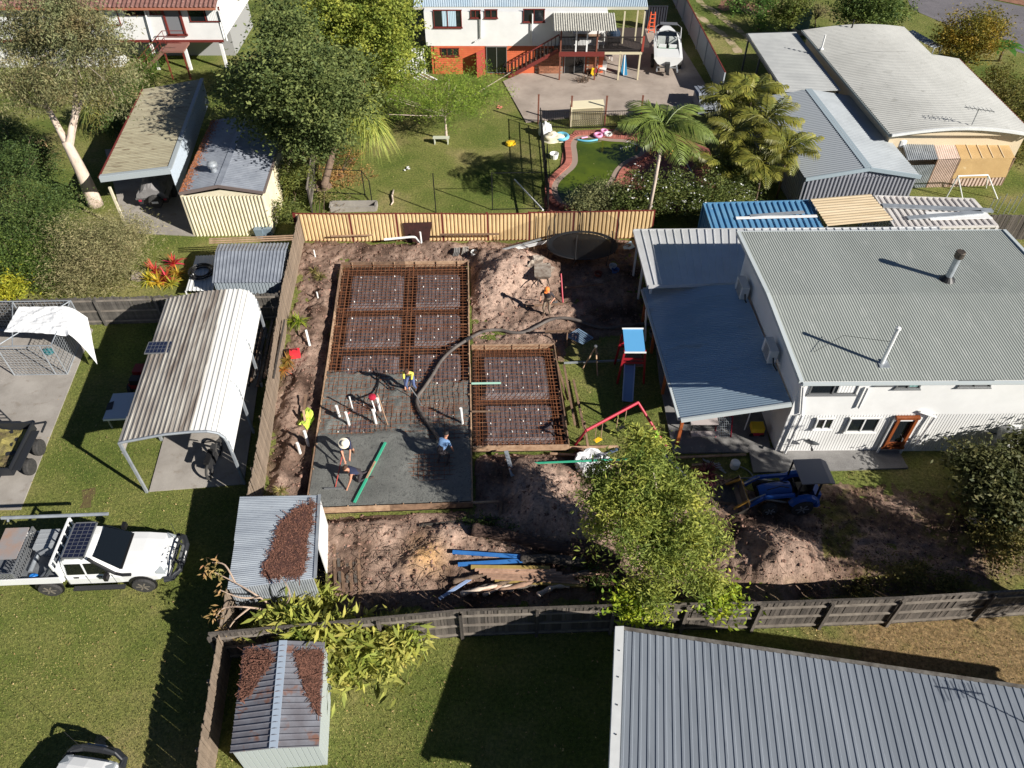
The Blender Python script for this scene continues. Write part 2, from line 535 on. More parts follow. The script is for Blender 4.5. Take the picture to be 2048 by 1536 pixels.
idx = np.arange(nx * ny).reshape(ny, nx)
fc = np.stack([idx[:-1, :-1], idx[:-1, 1:], idx[1:, 1:], idx[1:, :-1]], -1).reshape(-1, 4)
zf = Z.ravel()[fc].max(1)
fc = fc[zf > -0.05]
def soil_mat():
    m = bpy.data.materials.new('soil'); m.use_nodes = True
    n, l = m.node_tree.nodes, m.node_tree.links
    b = n['Principled BSDF']; b.inputs['Roughness'].default_value = 0.97; b.inputs['Specular IOR Level'].default_value = 0.1
    at = n.new('ShaderNodeAttribute'); at.attribute_name = 'soil'
    tc = n.new('ShaderNodeTexCoord')
    t = n.new('ShaderNodeTexNoise'); t.inputs['Scale'].default_value = 9; t.inputs['Detail'].default_value = 7; t.inputs['Roughness'].default_value = 0.72
    l.new(tc.outputs['Object'], t.inputs['Vector'])
    mr = n.new('ShaderNodeMapRange'); mr.inputs['From Min'].default_value = 0.3; mr.inputs['From Max'].default_value = 0.7
    mr.inputs['To Min'].default_value = 0.55; mr.inputs['To Max'].default_value = 1.35
    l.new(t.outputs['Fac'], mr.inputs['Value'])
    mx = n.new('ShaderNodeMix'); mx.data_type = 'RGBA'; mx.blend_type = 'MULTIPLY'; mx.inputs[0].default_value = 1
    l.new(at.outputs['Color'], mx.inputs[6]); l.new(mr.outputs[0], mx.inputs[7])
    l.new(mx.outputs[2], b.inputs['Base Color'])
    bp = n.new('ShaderNodeBump'); bp.inputs['Strength'].default_value = 0.9; bp.inputs['Distance'].default_value = 0.05
    t2 = n.new('ShaderNodeTexNoise'); t2.inputs['Scale'].default_value = 18; t2.inputs['Detail'].default_value = 6; t2.inputs['Roughness'].default_value = 0.7
    l.new(tc.outputs['Object'], t2.inputs['Vector'])
    l.new(t2.outputs['Fac'], bp.inputs['Height']); l.new(bp.outputs[0], b.inputs['Normal'])
    return m
m_soil = soil_mat()
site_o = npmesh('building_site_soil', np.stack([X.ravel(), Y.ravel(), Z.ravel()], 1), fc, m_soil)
tag(site_o, kind='structure')
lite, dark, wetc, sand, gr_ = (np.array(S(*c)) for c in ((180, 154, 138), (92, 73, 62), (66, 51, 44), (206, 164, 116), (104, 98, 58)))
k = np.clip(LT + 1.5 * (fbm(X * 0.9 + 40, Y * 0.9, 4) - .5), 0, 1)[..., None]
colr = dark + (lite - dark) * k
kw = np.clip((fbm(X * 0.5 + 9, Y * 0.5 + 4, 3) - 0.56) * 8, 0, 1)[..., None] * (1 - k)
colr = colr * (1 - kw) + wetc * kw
ps = P(852, 1118)
ks = np.exp(-(((X - ps.x) / .62) ** 2 + ((Y - ps.y) / .6) ** 2))[..., None]
colr = colr * (1 - ks) + sand * ks
yard = pxpoly([(1480, 940), (1780, 940), (2140, 990), (2140, 1180), (1640, 1200), (1640, 1040), (1560, 1000)])
kg = (inpoly(X.ravel(), Y.ravel(), yard).reshape(X.shape) * np.clip((fbm(X * 1.2, Y * 1.2, 4) - 0.5) * 6, 0, 1))[..., None]
colr = colr * (1 - kg) + gr_ * kg
kg2 = (np.clip((0.9 - D) / 1.0, 0, 1) * np.clip((fbm(X * 1.7 + 60, Y * 1.7, 4) - 0.5) * 8, 0, 1))[..., None]
colr = colr * (1 - kg2) + np.array(S(112, 104, 62)) * kg2
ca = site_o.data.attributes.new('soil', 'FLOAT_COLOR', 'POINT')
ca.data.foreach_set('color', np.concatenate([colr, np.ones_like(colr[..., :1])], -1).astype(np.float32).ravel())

def soil_here(n_, px_poly, sz):
    "small clods strewn over the soil"
    poly = pxpoly(px_poly); xs = [p.x for p in poly]; ys = [p.y for p in poly]
    x = rng.uniform(min(xs), max(xs), n_ * 3); y = rng.uniform(min(ys), max(ys), n_ * 3)
    m_ = inpoly(x, y, poly) & ~inpoly(x, y, SL) & ~inpoly(x, y, AN)
    x, y = x[m_][:n_], y[m_][:n_]
    z, lt, d = site_h(x, y); kk = d > 0.5
    return x[kk], y[kk], z[kk], lt[kk], sz * rng.gamma(2.0, 0.5, kk.sum())
def clods(name, x, y, z, s_, mat, rn=None):
    base = np.array([(1, 0, 0), (-.5, .87, 0), (-.5, -.87, 0), (0, 0, 1.0), (0.2, .1, -1.)])
    f0 = np.array([(0, 1, 3), (1, 2, 3), (2, 0, 3), (1, 0, 4), (2, 1, 4), (0, 2, 4)])
    n_ = len(x)
    a = rng.uniform(0, 6.28, n_)
    vv = base[None] * (s_[:, None, None]) * rng.uniform(0.6, 1.4, (n_, 5, 1))
    c_, s2 = np.cos(a)[:, None], np.sin(a)[:, None]
    vx = vv[..., 0] * c_ - vv[..., 1] * s2; vy = vv[..., 0] * s2 + vv[..., 1] * c_
    vert = np.stack([vx + x[:, None], vy + y[:, None], vv[..., 2] * .7 + z[:, None]], -1).reshape(-1, 3)
    fa = (f0[None] + (np.arange(n_) * 5)[:, None, None]).reshape(-1, 3)
    return npmesh(name, vert, fa, mat, np.repeat(rng.random(n_) if rn is None else rn, 6))
cx, cy, cz, cl, cs = soil_here(21000, site_px, 0.03)
m_clod = M('clod', S(146, 114, 100), 0.97, attr=True, rand=0.3, c2=S(108, 83, 71), scale=0.6)
tag(clods('soil_clods', cx, cy, cz, cs, m_clod), kind='stuff')

# lawn blades: real blades over the lawns (density falls with distance) -------------
nb = 330000
u = rng.uniform(-250, 2300, nb); v = rng.uniform(-20, 1640, nb)
xx, yy = (u - 1024) / F, (v - 768) / F
dz = -math.sin(PT) - yy * math.cos(PT); tt = -CH / dz
bx, by = xx * tt, (math.cos(PT) - yy * math.sin(PT)) * tt
ok = np.ones(nb, bool)
for pl in (pxpoly(drive_px), [P(299, 984), P(488, 969), P(532, 660), P(386, 666)], pxpoly(patio_px), pxpoly(yard_px), [P(252, 466), P(390, 473), P(352, 300), P(210, 300)], pxpoly(road_px), SL, AN):
    ok &= ~inpoly(bx, by, pl)
hz, _, dd = site_h(bx, by)
ok &= (hz < 0.0) | (dd < -1)
kgr = inpoly(bx, by, yard) & (rng.random(nb) < 0.25) & (dd > 0)
base_z = np.where(kgr, np.maximum(hz, 0), 0.0)
ok |= kgr
ok &= (np.hypot(bx - 14.0, by - 10.3) > 4) | (rng.random(nb) < .35)
bx, by, base_z = bx[ok], by[ok], base_z[ok]
nb = len(bx)
a = rng.uniform(0, 6.28, nb); ln = rng.uniform(0.03, 0.075, nb); wd = rng.uniform(0.008, 0.016, nb)
la = rng.uniform(0, 6.28, nb); le = rng.uniform(0.01, 0.06, nb)
vb = np.empty((nb, 3, 3), np.float32)
vb[:, 0] = np.stack([bx - np.cos(a) * wd, by - np.sin(a) * wd, base_z - 0.005], 1)
vb[:, 1] = np.stack([bx + np.cos(a) * wd, by + np.sin(a) * wd, base_z - 0.005], 1)
vb[:, 2] = np.stack([bx + np.cos(la) * le, by + np.sin(la) * le, base_z + ln], 1)
patch = fbm(bx * 0.35, by * 0.35, 4)
m_blade = M('grass_blade', S(118, 126, 62), 0.9, c2=S(154, 148, 90), scale=0.3, attr=True, rand=0.5, transl=0.25)
tag(npmesh('lawn_grass', vb.reshape(-1, 3), np.arange(nb * 3).reshape(-1, 3), m_blade, np.clip(rng.random(nb) * .7 + (patch - .3) * .6, 0, 1)), kind='stuff')

# fallen leaves strewn thinly over the lawns
nl = 3600
k_ = rng.choice(nb, nl); lx, ly = bx[k_] + rng.normal(0, .3, nl), by[k_] + rng.normal(0, .3, nl)
th = rng.uniform(0, 6.28, nl); L_ = rng.uniform(.02, .05, nl) * rng.choice([.6, .8, 1], nl)
pz = np.stack([lx, ly, np.full(nl, .07)], 1); d1 = np.stack([np.cos(th) * L_, np.sin(th) * L_, rng.uniform(-.015, .015, nl)], 1); d2 = np.stack([-np.sin(th) * L_ * .5, np.cos(th) * L_ * .5, 0 * th], 1)
tag(npmesh('lawn_leaves', np.stack([pz - d1, pz - d2, pz + d1, pz + d2], 1).reshape(-1, 3), np.arange(nl * 4).reshape(-1, 4), M('lawn_leaf', S(190, 176, 124), .9, attr=True, rand=.5, c2=S(150, 112, 74), scale=3), rng.random(nl)), kind='stuff')
# ------------------------------------------------------------------ timber paling fences
m_rail = M('grey_rail', S(136, 128, 118), 0.95, c2=S(108, 100, 92), scale=3)
def paling_mesh(w_, h_, t=0.016):
    mb = MB(); mb.box((0, 0, h_ / 2), (w_, t, h_))
    me = bpy.data.meshes.new('paling'); me.from_pydata([tuple(p) for p in mb.v], [], mb.f); return me
def paling_fence(label, pts, h, mat, side=1, pitch=0.105, post_every=2.4, posts=None, cap=False, maxn=290, rails=(0.22, 0.82, 1.42), lean=0.0):
    "pts: ground line; side=+1 puts rails and posts to the left of the walking direction"
    pts = [V(p.x, p.y, 0) for p in pts]
    t = T('paling_fence', label, 'fence', pts[0])
    me = paling_mesh(pitch * 1.02 if pitch < .15 else pitch * .8, h); me.materials.append(mat)
    cnt = 0
    for a, b in zip(pts, pts[1:]):
        d = (b - a); L = d.length; d.normalize(); nrm = V(-d.y, d.x, 0) * side
        rz = math.atan2(d.y, d.x); n = int(L / pitch)
        for i in range(n):
            p = a + d * ((i + .5) * L / n)
            off = 0.007 * (i % 2)
            o = t.share('paling', me, p - nrm * off + V(0, 0, random.uniform(-.02, .02)), (lean + random.uniform(-.01, .01), random.uniform(-.012, .012), rz), scale=(1, 1, random.uniform(.975, 1.02)))
            cnt += 1
        for z in rails:
            if z < h:
                mb = MB().bar(a + nrm * 0.03 + V(0, 0, z), b + nrm * 0.03 + V(0, 0, z), 0.05, 0.075); t.p('rail', mb, m_rail)
        k = max(1, round(L / post_every))
        ps = [i / k for i in range(k)] if posts is None else posts
        for q in ps:
            p = a + d * L * q + nrm * 0.085
            mb = MB().box(p + V(0, 0, (h - .08) / 2), (0.1, 0.075, h - .08), rz); t.p('post', mb, mat)
    p = pts[-1]
    t.p('post', MB().box(p + nrm * 0.085 + V(0, 0, (h - .08) / 2), (0.1, 0.075, h - .08), rz), mat)
    if cap:
        for a, b in zip(pts, pts[1:]):
            t.p('cap_rail', MB().bar(a + V(0, 0, h + .03), b + V(0, 0, h + .03), 0.07, 0.03), mat)
    return t
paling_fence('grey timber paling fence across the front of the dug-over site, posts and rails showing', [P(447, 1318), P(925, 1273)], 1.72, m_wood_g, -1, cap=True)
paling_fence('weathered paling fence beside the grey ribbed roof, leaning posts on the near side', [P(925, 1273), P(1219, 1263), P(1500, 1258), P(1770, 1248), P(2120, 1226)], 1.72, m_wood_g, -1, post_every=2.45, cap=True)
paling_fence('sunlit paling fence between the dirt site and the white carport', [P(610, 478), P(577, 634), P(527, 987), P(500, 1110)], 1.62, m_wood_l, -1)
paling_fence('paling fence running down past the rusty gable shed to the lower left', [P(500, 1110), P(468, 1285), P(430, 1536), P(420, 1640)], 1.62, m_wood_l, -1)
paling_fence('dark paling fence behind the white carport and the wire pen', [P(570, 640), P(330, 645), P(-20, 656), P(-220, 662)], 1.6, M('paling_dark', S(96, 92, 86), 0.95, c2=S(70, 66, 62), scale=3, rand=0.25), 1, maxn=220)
paling_fence('short grey paling fence by the white container at the far right', [P(1960, 478), P(2120, 480)], 1.5, m_wood_g, 1)
paling_fence('grey palings beside the ponytail palm trunk on the back lawn', [P(634, 330), P(622, 425)], 1.5, m_wood_g, 1, pitch=0.2)

# ------------------------------------------------------------------ steel sheet fence
m_cream = M('cream_sheet', S(224, 196, 150), 0.55, c2=S(206, 178, 134), scale=1.2, rand=0.06)
tops = [(600, 482), (706, 483), (797, 482), (886, 482), (975, 481), (1057, 480), (1143, 479), (1230, 477), (1300, 476)]
q = [P(u, v) for u, v in tops]
t = T('sheet_fence', 'cream ribbed steel fence with dark red posts along the back of the site', 'fence', q[0])
HF = 1.68
for i, (a, b) in enumerate(zip(q, q[1:])):
    z0 = V(0, 0, .04); z1 = V(0, 0, HF)
    dz = V(0, 0, -.06 if i in (3, 4) else 0)
    t.p('panel', MB().sheet(a + z0, b + z0, b + z1 + dz, a + z1 + (dz if i == 4 else V(0, 0, 0)), 0.2, 0.03, 'trap'), m_cream)
    t.p('top_rail', MB().bar(a + z1 + (dz if i == 4 else V(0, 0, 0)), b + z1 + dz, 0.06, 0.05), m_maroon)
    t.p('bottom_rail', MB().bar(a + z0, b + z0, 0.05, 0.05), m_maroon)
for a in q:
    t.p('post', MB().box(a + V(0, 0, HF / 2 + .01), (0.12, 0.08, HF + .04)), m_maroon)
# steel wall fence beside the boat
a, b = P(1441, 196), P(1330, -30)
t = T('sheet_fence', 'pale grey steel fence with a dark red top rail beside the boat', 'fence', a)
m_pale = M('pale_sheet', S(176, 182, 186), 0.55)
d = (b - a)
for i in range(8):
    p0, p1 = a + d * (i / 8), a + d * ((i + 1) / 8)
    t.p('panel', MB().sheet(p0, p1, p1 + V(0, 0, 1.7), p0 + V(0, 0, 1.7), 0.25, 0.025, 'trap'), m_pale)
    t.p('top_rail', MB().bar(p0 + V(0, 0, 1.72), p1 + V(0, 0, 1.72), 0.07, 0.06), m_maroon)
    t.p('post', MB().box(p0 + V(-.03, 0, .86), (0.08, 0.08, 1.74)), m_pale)
a, b = P(1330, 58), P(1285, 58)
t = T('steel_gate', 'dark ribbed steel gate between the far house and the side fence', 'gate', a)
m_dkg = M('charcoal_sheet', S(50, 54, 62), 0.5)
t.p('gate_sheet', MB().sheet(a + V(0, 0, .1), b + V(0, 0, .1), b + V(0, 0, 1.7), a + V(0, 0, 1.7), 0.2, 0.03, 'trap'), m_dkg)
for z in (.1, 1.7): t.p('gate_rail', MB().bar(a + V(0, -.03, z), b + V(0, -.03, z), 0.05), m_dkg)
# cream fence by the far house
a, b = P(788, 148), P(852, 146)
t = T('sheet_fence', 'white ribbed steel fence between the clipped tree and the orange-based house', 'fence', a)
t.p('panel', MB().sheet(a, b, b + V(0, 0, 1.7), a + V(0, 0, 1.7), 0.2, 0.03, 'trap'), m_whitem)
t.p('top_rail', MB().bar(a + V(0, 0, 1.7), b + V(0, 0, 1.7), 0.06), m_whitem)

# ------------------------------------------------------------------ pool fence, lawn frames
def picket_fence(label, pts, h, mat, sp=0.11, r=0.009):
    t = T('pool_fence', label, 'fence', pts[0])
    for a, b in zip(pts, pts[1:]):
        for z in (.1, h - .04): t.p('rail', MB().bar(a + V(0, 0, z), b + V(0, 0, z), 0.035), mat)
        n = int((b - a).length / sp)
        for i in range(1, n):
            p = lerp(a, b, i / n)
            me = picket_fence.me
            t.share('picket', me, p, scale=(1, 1, h))
    return t
mb = MB().box((0, 0, .5), (0.018, 0.018, 1)); picket_fence.me = bpy.data.meshes.new('picket'); picket_fence.me.from_pydata([tuple(p) for p in mb.v], [], mb.f); picket_fence.me.materials.append(m_black)
picket_fence('black picket pool fence between the paved yard and the pool', [P(1078, 254), P(1142, 258), P(1210, 256), P(1320, 253)], 1.15, m_black)
for i, (u, v, lb) in enumerate([(1076, 240, 'brown post at the left end of the black picket pool fence'), (1141, 243, 'brown post in front of the lattice box by the pool'), (1209, 243, 'brown post right of the lattice box by the pool'), (1279, 242, 'brown post by the palm crown at the pool fence')]):
    b_ = P(u, v + 8); mb = MB().box(b_ + V(0, 0, .95), (0.1, 0.1, 1.9)); mb.box(b_ + V(0, 0, 1.92), (0.12, 0.12, 0.04))
    one('timber_post', mb, M('red_brown_post', S(120, 74, 58), 0.8), lb, 'post')
def frame_fence(label, uvs, h, rails=True):
    pts = [P(u, v) for u, v in uvs]
    t = T('wire_fence', label, 'fence', pts[0])
    for p in pts: t.p('post', MB().box(p + V(0, 0, h / 2), (0.05, 0.05, h)), m_black)
    if rails:
        for a, b in zip(pts, pts[1:]):
            for z in (.05, h - .03): t.p('rail', MB().bar(a + V(0, 0, z), b + V(0, 0, z), 0.03), m_black)
    return t
frame_fence('black tube frame fence panel around the ponytail palm base', [(634, 385), (730, 390), (745, 410)], 1.55)
frame_fence('lone black steel post in the middle of the back lawn', [(872, 425)], 2.4, False)
frame_fence('black tube frame fence panel on the lawn left of the pool', [(985, 420), (1096, 418), (1092, 362)], 2.3)
t = T('wire_fence', 'dark mesh side fence running between the lawn and the pool', 'fence', P(1082, 262))
a, b = P(1080, 258), P(1096, 424)
for i in range(5): t.p('post', MB().box(lerp(a, b, i / 4) + V(0, 0, .7), (0.06, 0.06, 1.4)), m_black)
for z in (0.1, .5, .9, 1.36): t.p('rail', MB().bar(a + V(0, 0, z), b + V(0, 0, z), 0.035), m_black)
for i in range(60): t.p('wire', MB().bar(lerp(a, b, i / 60) + V(0, 0, .1), lerp(a, b, i / 60) + V(0, 0, 1.36), 0.022), m_black)
# ------------------------------------------------------------------ the slab under construction
m_rust = M('rusty_steel', S(142, 88, 54), 0.9, c2=S(108, 66, 44), scale=8, c3=S(162, 116, 84), scale3=3)
m_film = M('plastic_membrane', S(104, 96, 98), 0.45, c2=S(78, 70, 72), scale=2.5, c3=S(140, 132, 136), scale3=9, lo3=0.58, hi3=0.75, bump=0.8, bscale=9)
m_wet = M('wet_concrete', S(120, 121, 117), 0.55, c2=S(98, 99, 96), scale=0.9, c3=S(80, 81, 79), scale3=12, lo3=0.54, hi3=0.7, bump=0.7, bscale=25)
m_film_t = M('trench_membrane', S(50, 36, 31), 0.6, c2=S(34, 25, 23), scale=3, c3=S(84, 54, 38), scale3=8)
def bil(q, s, t, z):
    p = lerp(lerp(q[0], q[1], s), lerp(q[3], q[2], s), t)
    return V(p.x, p.y, z)
# s: left->right, t: back->front, for corner list TL TR BR BL
def formwork(name_label, q, sides):
    t = T('formwork', name_label, 'formwork', q[0])
    for a, b in sides:
        pa, pb = V(q[a].x, q[a].y, 0), V(q[b].x, q[b].y, 0)
        k = max(1, round((pb - pa).length / 3.9))
        d = (pb - pa).normalized(); n_ = V(d.y, -d.x, 0)
        for i in range(k):
            p0, p1 = lerp(pa, pb, i / k), lerp(pa, pb, (i + 1) / k)
            j = n_ * random.uniform(-.012, .012)
            t.p('form_board', MB().bar(p0 + j + V(0, 0, ZS - .14), p1 + j + V(0, 0, ZS - .14), 0.045, 0.3), m_pine if random.random() < .7 else m_pine_d)
            for m_ in range(3):
                p = lerp(p0, p1, (m_ + .5) / 3)
                for sgn in (1,):
                    t.p('peg', MB().bar(p - n_ * .06 * sgn + V(0, 0, -.05), p - n_ * .06 * sgn + V(0, 0, ZS + .03), 0.035), m_pine)
    return t
formwork('timber formwork boards around the large slab with rusty mesh', SL, [(1, 0), (0, 3), (3, 2), (2, 1)])
formwork('timber formwork boards around the small slab beside the swing set', AN, [(1, 0), (3, 2), (2, 1)])
def pads(q, ss, ts, label, lower=0.16):
    "raised membrane covered pads with deep trenches between"
    t = T('slab_membrane', label, 'membrane', V(q[0].x, q[0].y, 0))
    mb = MB().quad(bil(q, 0, 0, .03), bil(q, 0, 1, .03), bil(q, 1, 1, .03), bil(q, 1, 0, .03))
    t.p('trench_lining', mb, m_film_t)
    for s0, s1 in ss:
        for t0, t1 in ts:
            nx_, ny_ = 14, 12
            mb = MB(); vs_ = []
            for j in range(ny_ + 1):
                for i in range(nx_ + 1):
                    a, b = i / nx_, j / ny_
                    e = min(a, 1 - a, (b), (1 - b))
                    wob = .02 * math.sin(9 * a + t0 * 40) * (0 < e)
                    z = .27 + random.uniform(-.012, .012) if e > 0 else .05
                    p = bil(q, s0 + (s1 - s0) * (a + (0.01 * math.sin(7 * b + s0 * 30) if 0 < a < 1 else 0)), t0 + (t1 - t0) * (b + wob * .3), z)
                    vs_.append(p)
            k_ = nx_ + 1
            mb.add(vs_, [(j * k_ + i, (j + 1) * k_ + i, (j + 1) * k_ + i + 1, j * k_ + i + 1) for j in range(ny_) for i in range(nx_)])
            t.p('pad', mb, m_film)
    return t
SS = [(0.075, 0.495), (0.58, 0.94)]
TS = [(0.05, 0.222), (0.256, 0.402), (0.436, 0.585), (0.62, 0.78), (0.82, .96)]
pads(SL, SS, TS, 'grey plastic membrane pads and dark trenches of the large slab')
pads(AN, [(0.1, 0.88)], [(0.08, 0.52), (0.585, 0.94)], 'grey plastic membrane pads and dark trenches of the small slab')
def rebar(q, label, pitch=0.2, z=.335, r=.0062, sheets=1):
    t = T('reinforcing_mesh', label, 'steel mesh', V(q[0].x, q[0].y, 0))
    wv = (q[1] - q[0]).length; lv = (q[3] - q[0]).length
    for k in range(sheets):
        t0, t1 = max(.012, k / sheets - .01), min(.99, (k + 1) / sheets + .012)
        mb = MB(); zz = z + .009 * (k % 2)
        for i in range(1, int(wv / pitch)):
            s = i * pitch / wv + .001 * (k % 2)
            p0, p1 = bil(q, s, t0, zz), bil(q, s + random.uniform(-.002, .002), t1, zz)
            pm = lerp(p0, p1, .5) + V(random.uniform(-.015, .015), 0, random.uniform(-.012, .006))
            mb.bar(p0, pm, r * 2); mb.bar(pm, p1, r * 2)
        n = int((t1 - t0) * lv / pitch)
        for i in range(n + 1):
            tt = t0 + (t1 - t0) * i / n
            p0, p1 = bil(q, .012, tt, zz + .014), bil(q, .988, tt + random.uniform(-.0012, .0012), zz + .014)
            pm = lerp(p0, p1, .5) + V(0, random.uniform(-.012, .012), random.uniform(-.01, .006))
            mb.bar(p0, pm, r * 2); mb.bar(pm, p1, r * 2)
        t.p('mesh_sheet', mb, m_rust)
    return t
def trench_bars(t, q, lanes_s, lanes_t):
    mb = MB()
    for s in lanes_s:
        for o in (-.018, .018):
            for z in (.1, .29): mb.bar(bil(q, s + o, .02, z), bil(q, s + o, .98, z), .013)
        for i in range(24):
            tt = .03 + i * .94 / 23
            mb.bar(bil(q, s - .024, tt, .295), bil(q, s + .024, tt, .295), .01); mb.bar(bil(q, s - .024, tt, .295), bil(q, s - .024, tt, .08), .01); mb.bar(bil(q, s + .024, tt, .295), bil(q, s + .024, tt, .08), .01)
    for tt in lanes_t:
        for o in (-.008, .008):
            for z in (.1, .285): mb.bar(bil(q, .03, tt + o, z), bil(q, .97, tt + o, z), .013)
        for i in range(12):
            s = .05 + i * .9 / 11
            mb.bar(bil(q, s, tt - .013, .29), bil(q, s, tt + .013, .29), .01)
    t.p('trench_cage', mb, m_rust)
t = rebar(SL, 'rusty steel mesh laid over the large slab', sheets=3)
trench_bars(t, SL, [.04, .55, .965], [.03, .24, .42])
t = rebar(AN, 'rusty steel mesh laid over the small slab')
trench_bars(t, AN, [.06, .92], [.05, .55, .965])
# plastic bar chairs standing on the pads
mb = MB().lathe((0, 0, 0), [(.036, 0), (.032, .02), (.014, .05), (.01, .06), (.02, .065)], 6)
me = bpy.data.meshes.new('bar_chair'); me.from_pydata([tuple(p) for p in mb.v], [], mb.f); me.materials.append(m_pvc)
def chairs(q, ss, ts, label, grp, nx_=3, ny_=3):
    for s0, s1 in ss:
        for t0, t1 in ts:
            for i in range(nx_):
                for j in range(ny_):
                    p = bil(q, s0 + (s1 - s0) * ((i + .5) / nx_ + random.uniform(-.05, .05)), t0 + (t1 - t0) * ((j + .5) / ny_ + random.uniform(-.06, .06)), .265)
                    ob = bpy.data.objects.new('bar_chair', me); COL.objects.link(ob); ob.location = p
                    tag(ob, label, 'bar chair', grp)
chairs(SL, SS, TS[:4], 'small white plastic chair under the rusty mesh of the large slab', 'bar chairs in the large slab', 3, 3)
chairs(AN, [(0.12, 0.84)], [(0.1, 0.5), (0.6, 0.93)], 'small white plastic chair under the rusty mesh of the small slab', 'bar chairs in the small slab', 4, 3)
# concrete being poured into the front half of the large slab
n_s, n_t = 90, 110
ss_, tt_ = np.meshgrid(np.linspace(.006, .994, n_s), np.linspace(.49, .994, n_t))
sx = ss_ * 6.3; sy = tt_ * 15.0
edge = .512 + .075 * (fbm(sx * 1.3, sy * .4 + 3, 4) - .5) + .03 * (ss_ > .55)
fill = np.clip((tt_ - edge) / .02, 0, 1)
full = np.clip((tt_ - (.745 + .06 * (fbm(sx * 1.1 + 9, sy * .6, 3) - .5) + .035 * np.clip((ss_ - .5) * 3, 0, 1))) / .02, 0, 1)
hole = np.exp(-((np.abs(ss_ - .75) / .14) ** 4 + (np.abs(tt_ - .875) / .05) ** 4))
dips = 0
for cs_, ct_ in ((.30, .655), (.30, .73), (.74, .60), (.74, .69)):
    dips = np.maximum(dips, np.exp(-((np.abs(ss_ - cs_) / .17) ** 4 + (np.abs(ct_ - tt_) / .042) ** 4)))
rough = fbm(sx * 3, sy * 3, 4, .65) - .5
zt = .04 + fill * (.30 + .15 * rough - .075 * dips) * (1 - full) + full * (.345 - .085 * hole + .045 * rough * np.clip(1 - (tt_ - .8) * 4, .3, 1))
zt = np.where(full > .5, np.maximum(zt, .05), zt)
pt = [bil(SL, a, b, c) for a, b, c in zip(ss_.ravel(), tt_.ravel(), zt.ravel())]
ii = np.arange(n_s * n_t).reshape(n_t, n_s)
fq = np.stack([ii[:-1, :-1], ii[1:, :-1], ii[1:, 1:], ii[:-1, 1:]], -1).reshape(-1, 4)
o = npmesh('wet_concrete', [tuple(p) for p in pt], fq, m_wet, smooth=True)
tag(o, 'fresh grey concrete being spread over the front of the large slab', 'concrete')
# ------------------------------------------------------------------ helpers for buildings
def W(u, v, a, b):
    "the point at pixel (u, v) on the upright wall plane through a and b -> (distance along, height)"
    n = V(-(b - a).y, (b - a).x, 0).normalized()
    o = V(0, 0, CH); d = P(u, v, 0) - o
    p = o + d * ((a - o).dot(n) / d.dot(n))
    e = (b - a); e.z = 0
    return (p - a).dot(e.normalized()), p.z
def ztop(base, v):
    lo, hi = base.z, base.z + 15
    for _ in range(40):
        m = (lo + hi) / 2
        f = base.y * math.cos(PT) - (m - CH) * math.sin(PT); up = base.y * math.sin(PT) + (m - CH) * math.cos(PT)
        if 768 - F * up / f > v: lo = m
        else: hi = m
    return lo
def outn(a, b):
    n = V(-(b - a).y, (b - a).x, 0).normalized()
    return n if (V(0, 0, 0) - V(a.x, a.y, 0)).dot(n) > 0 else -n
def window(t, a, b, BL, TR, fm, gl=None, mull=1, sill=True, name='window', fw=.05, proud=.03, curtain=None):
    s0, z0 = W(*BL, a, b); s1, z1 = W(*TR, a, b)
    d = (b - a).normalized(); n = outn(a, b)
    q = lambda s, z, o: V(a.x, a.y, 0) + d * s + n * o + V(0, 0, z)
    mb = MB()
    for z in (z0, z1): mb.bar(q(s0 - fw, z, proud), q(s1 + fw, z, proud), fw * 1.3, fw)
    for s in [s0, s1] + [s0 + (s1 - s0) * (i + 1) / (mull + 1) for i in range(mull)]:
        mb.bar(q(s, z0, proud), q(s, z1, proud), fw, fw * 1.3, n)
    w_ = t.p(name, mb, fm)
    g = MB().slab4(q(s0, z0, .018), q(s1, z0, .018), q(s1, z1, .018), q(s0, z1, .018), .012, n)
    t.p('pane', g, gl or m_glass, w_)
    if curtain:
        k = MB(); 
        ss = s0 + (s1 - s0) * curtain[0]; se = s0 + (s1 - s0) * curtain[1]
        k.sheet(q(ss, z0 + .06, .022), q(se, z0 + .06, .022), q(se, z1, .022), q(ss, z1, .022), .12, .006, 'corr')
        t.p('curtain', k, curtain[2], w_)
    if sill: t.p('sill', MB().bar(q(s0 - .08, z0 - .05, .05), q(s1 + .08, z0 - .05, .05), .09, .035), fm, w_)
    return w_
def up(p, z): return V(p.x, p.y, z)

# ------------------------------------------------------------------ white two-storey house on the right
m_roofh = M('house_roof_metal', S(168, 173, 167), 0.45, metal=0.15, c2=S(158, 163, 157), scale=0.5, c3=S(174, 178, 172), scale3=3, stretch=(1, .3, 1))
ze = 4.6
A, D_, C_ = P(1605, 764, ze), P(1478, 465, ze), P(2005, 462, ze)
B_ = A + (C_ - D_)
fd = (B_ - A).normalized(); bd = (D_ - A).normalized()
h = T('white_house', 'white two-storey house with grey corrugated roof and ribbed lower wall', 'house', up(A, 0))
in_ = .14
il, i_f = .3, .55                                        # eaves overhang
w4 = [A + fd * il + bd * i_f, B_ - fd * in_ + bd * i_f, C_ - fd * in_ - bd * i_f, D_ + fd * il - bd * i_f]
zr = 4.84
Rl, Rr_ = up(lerp(A, D_, .5), zr), up(lerp(B_, C_, .5), zr)
zs = 2.25
h.p('upper_wall', MB().prism(w4, zs, ze - .02), m_white)
gl_, gr2 = lerp(w4[0], w4[3], .5), lerp(w4[1], w4[2], .5)
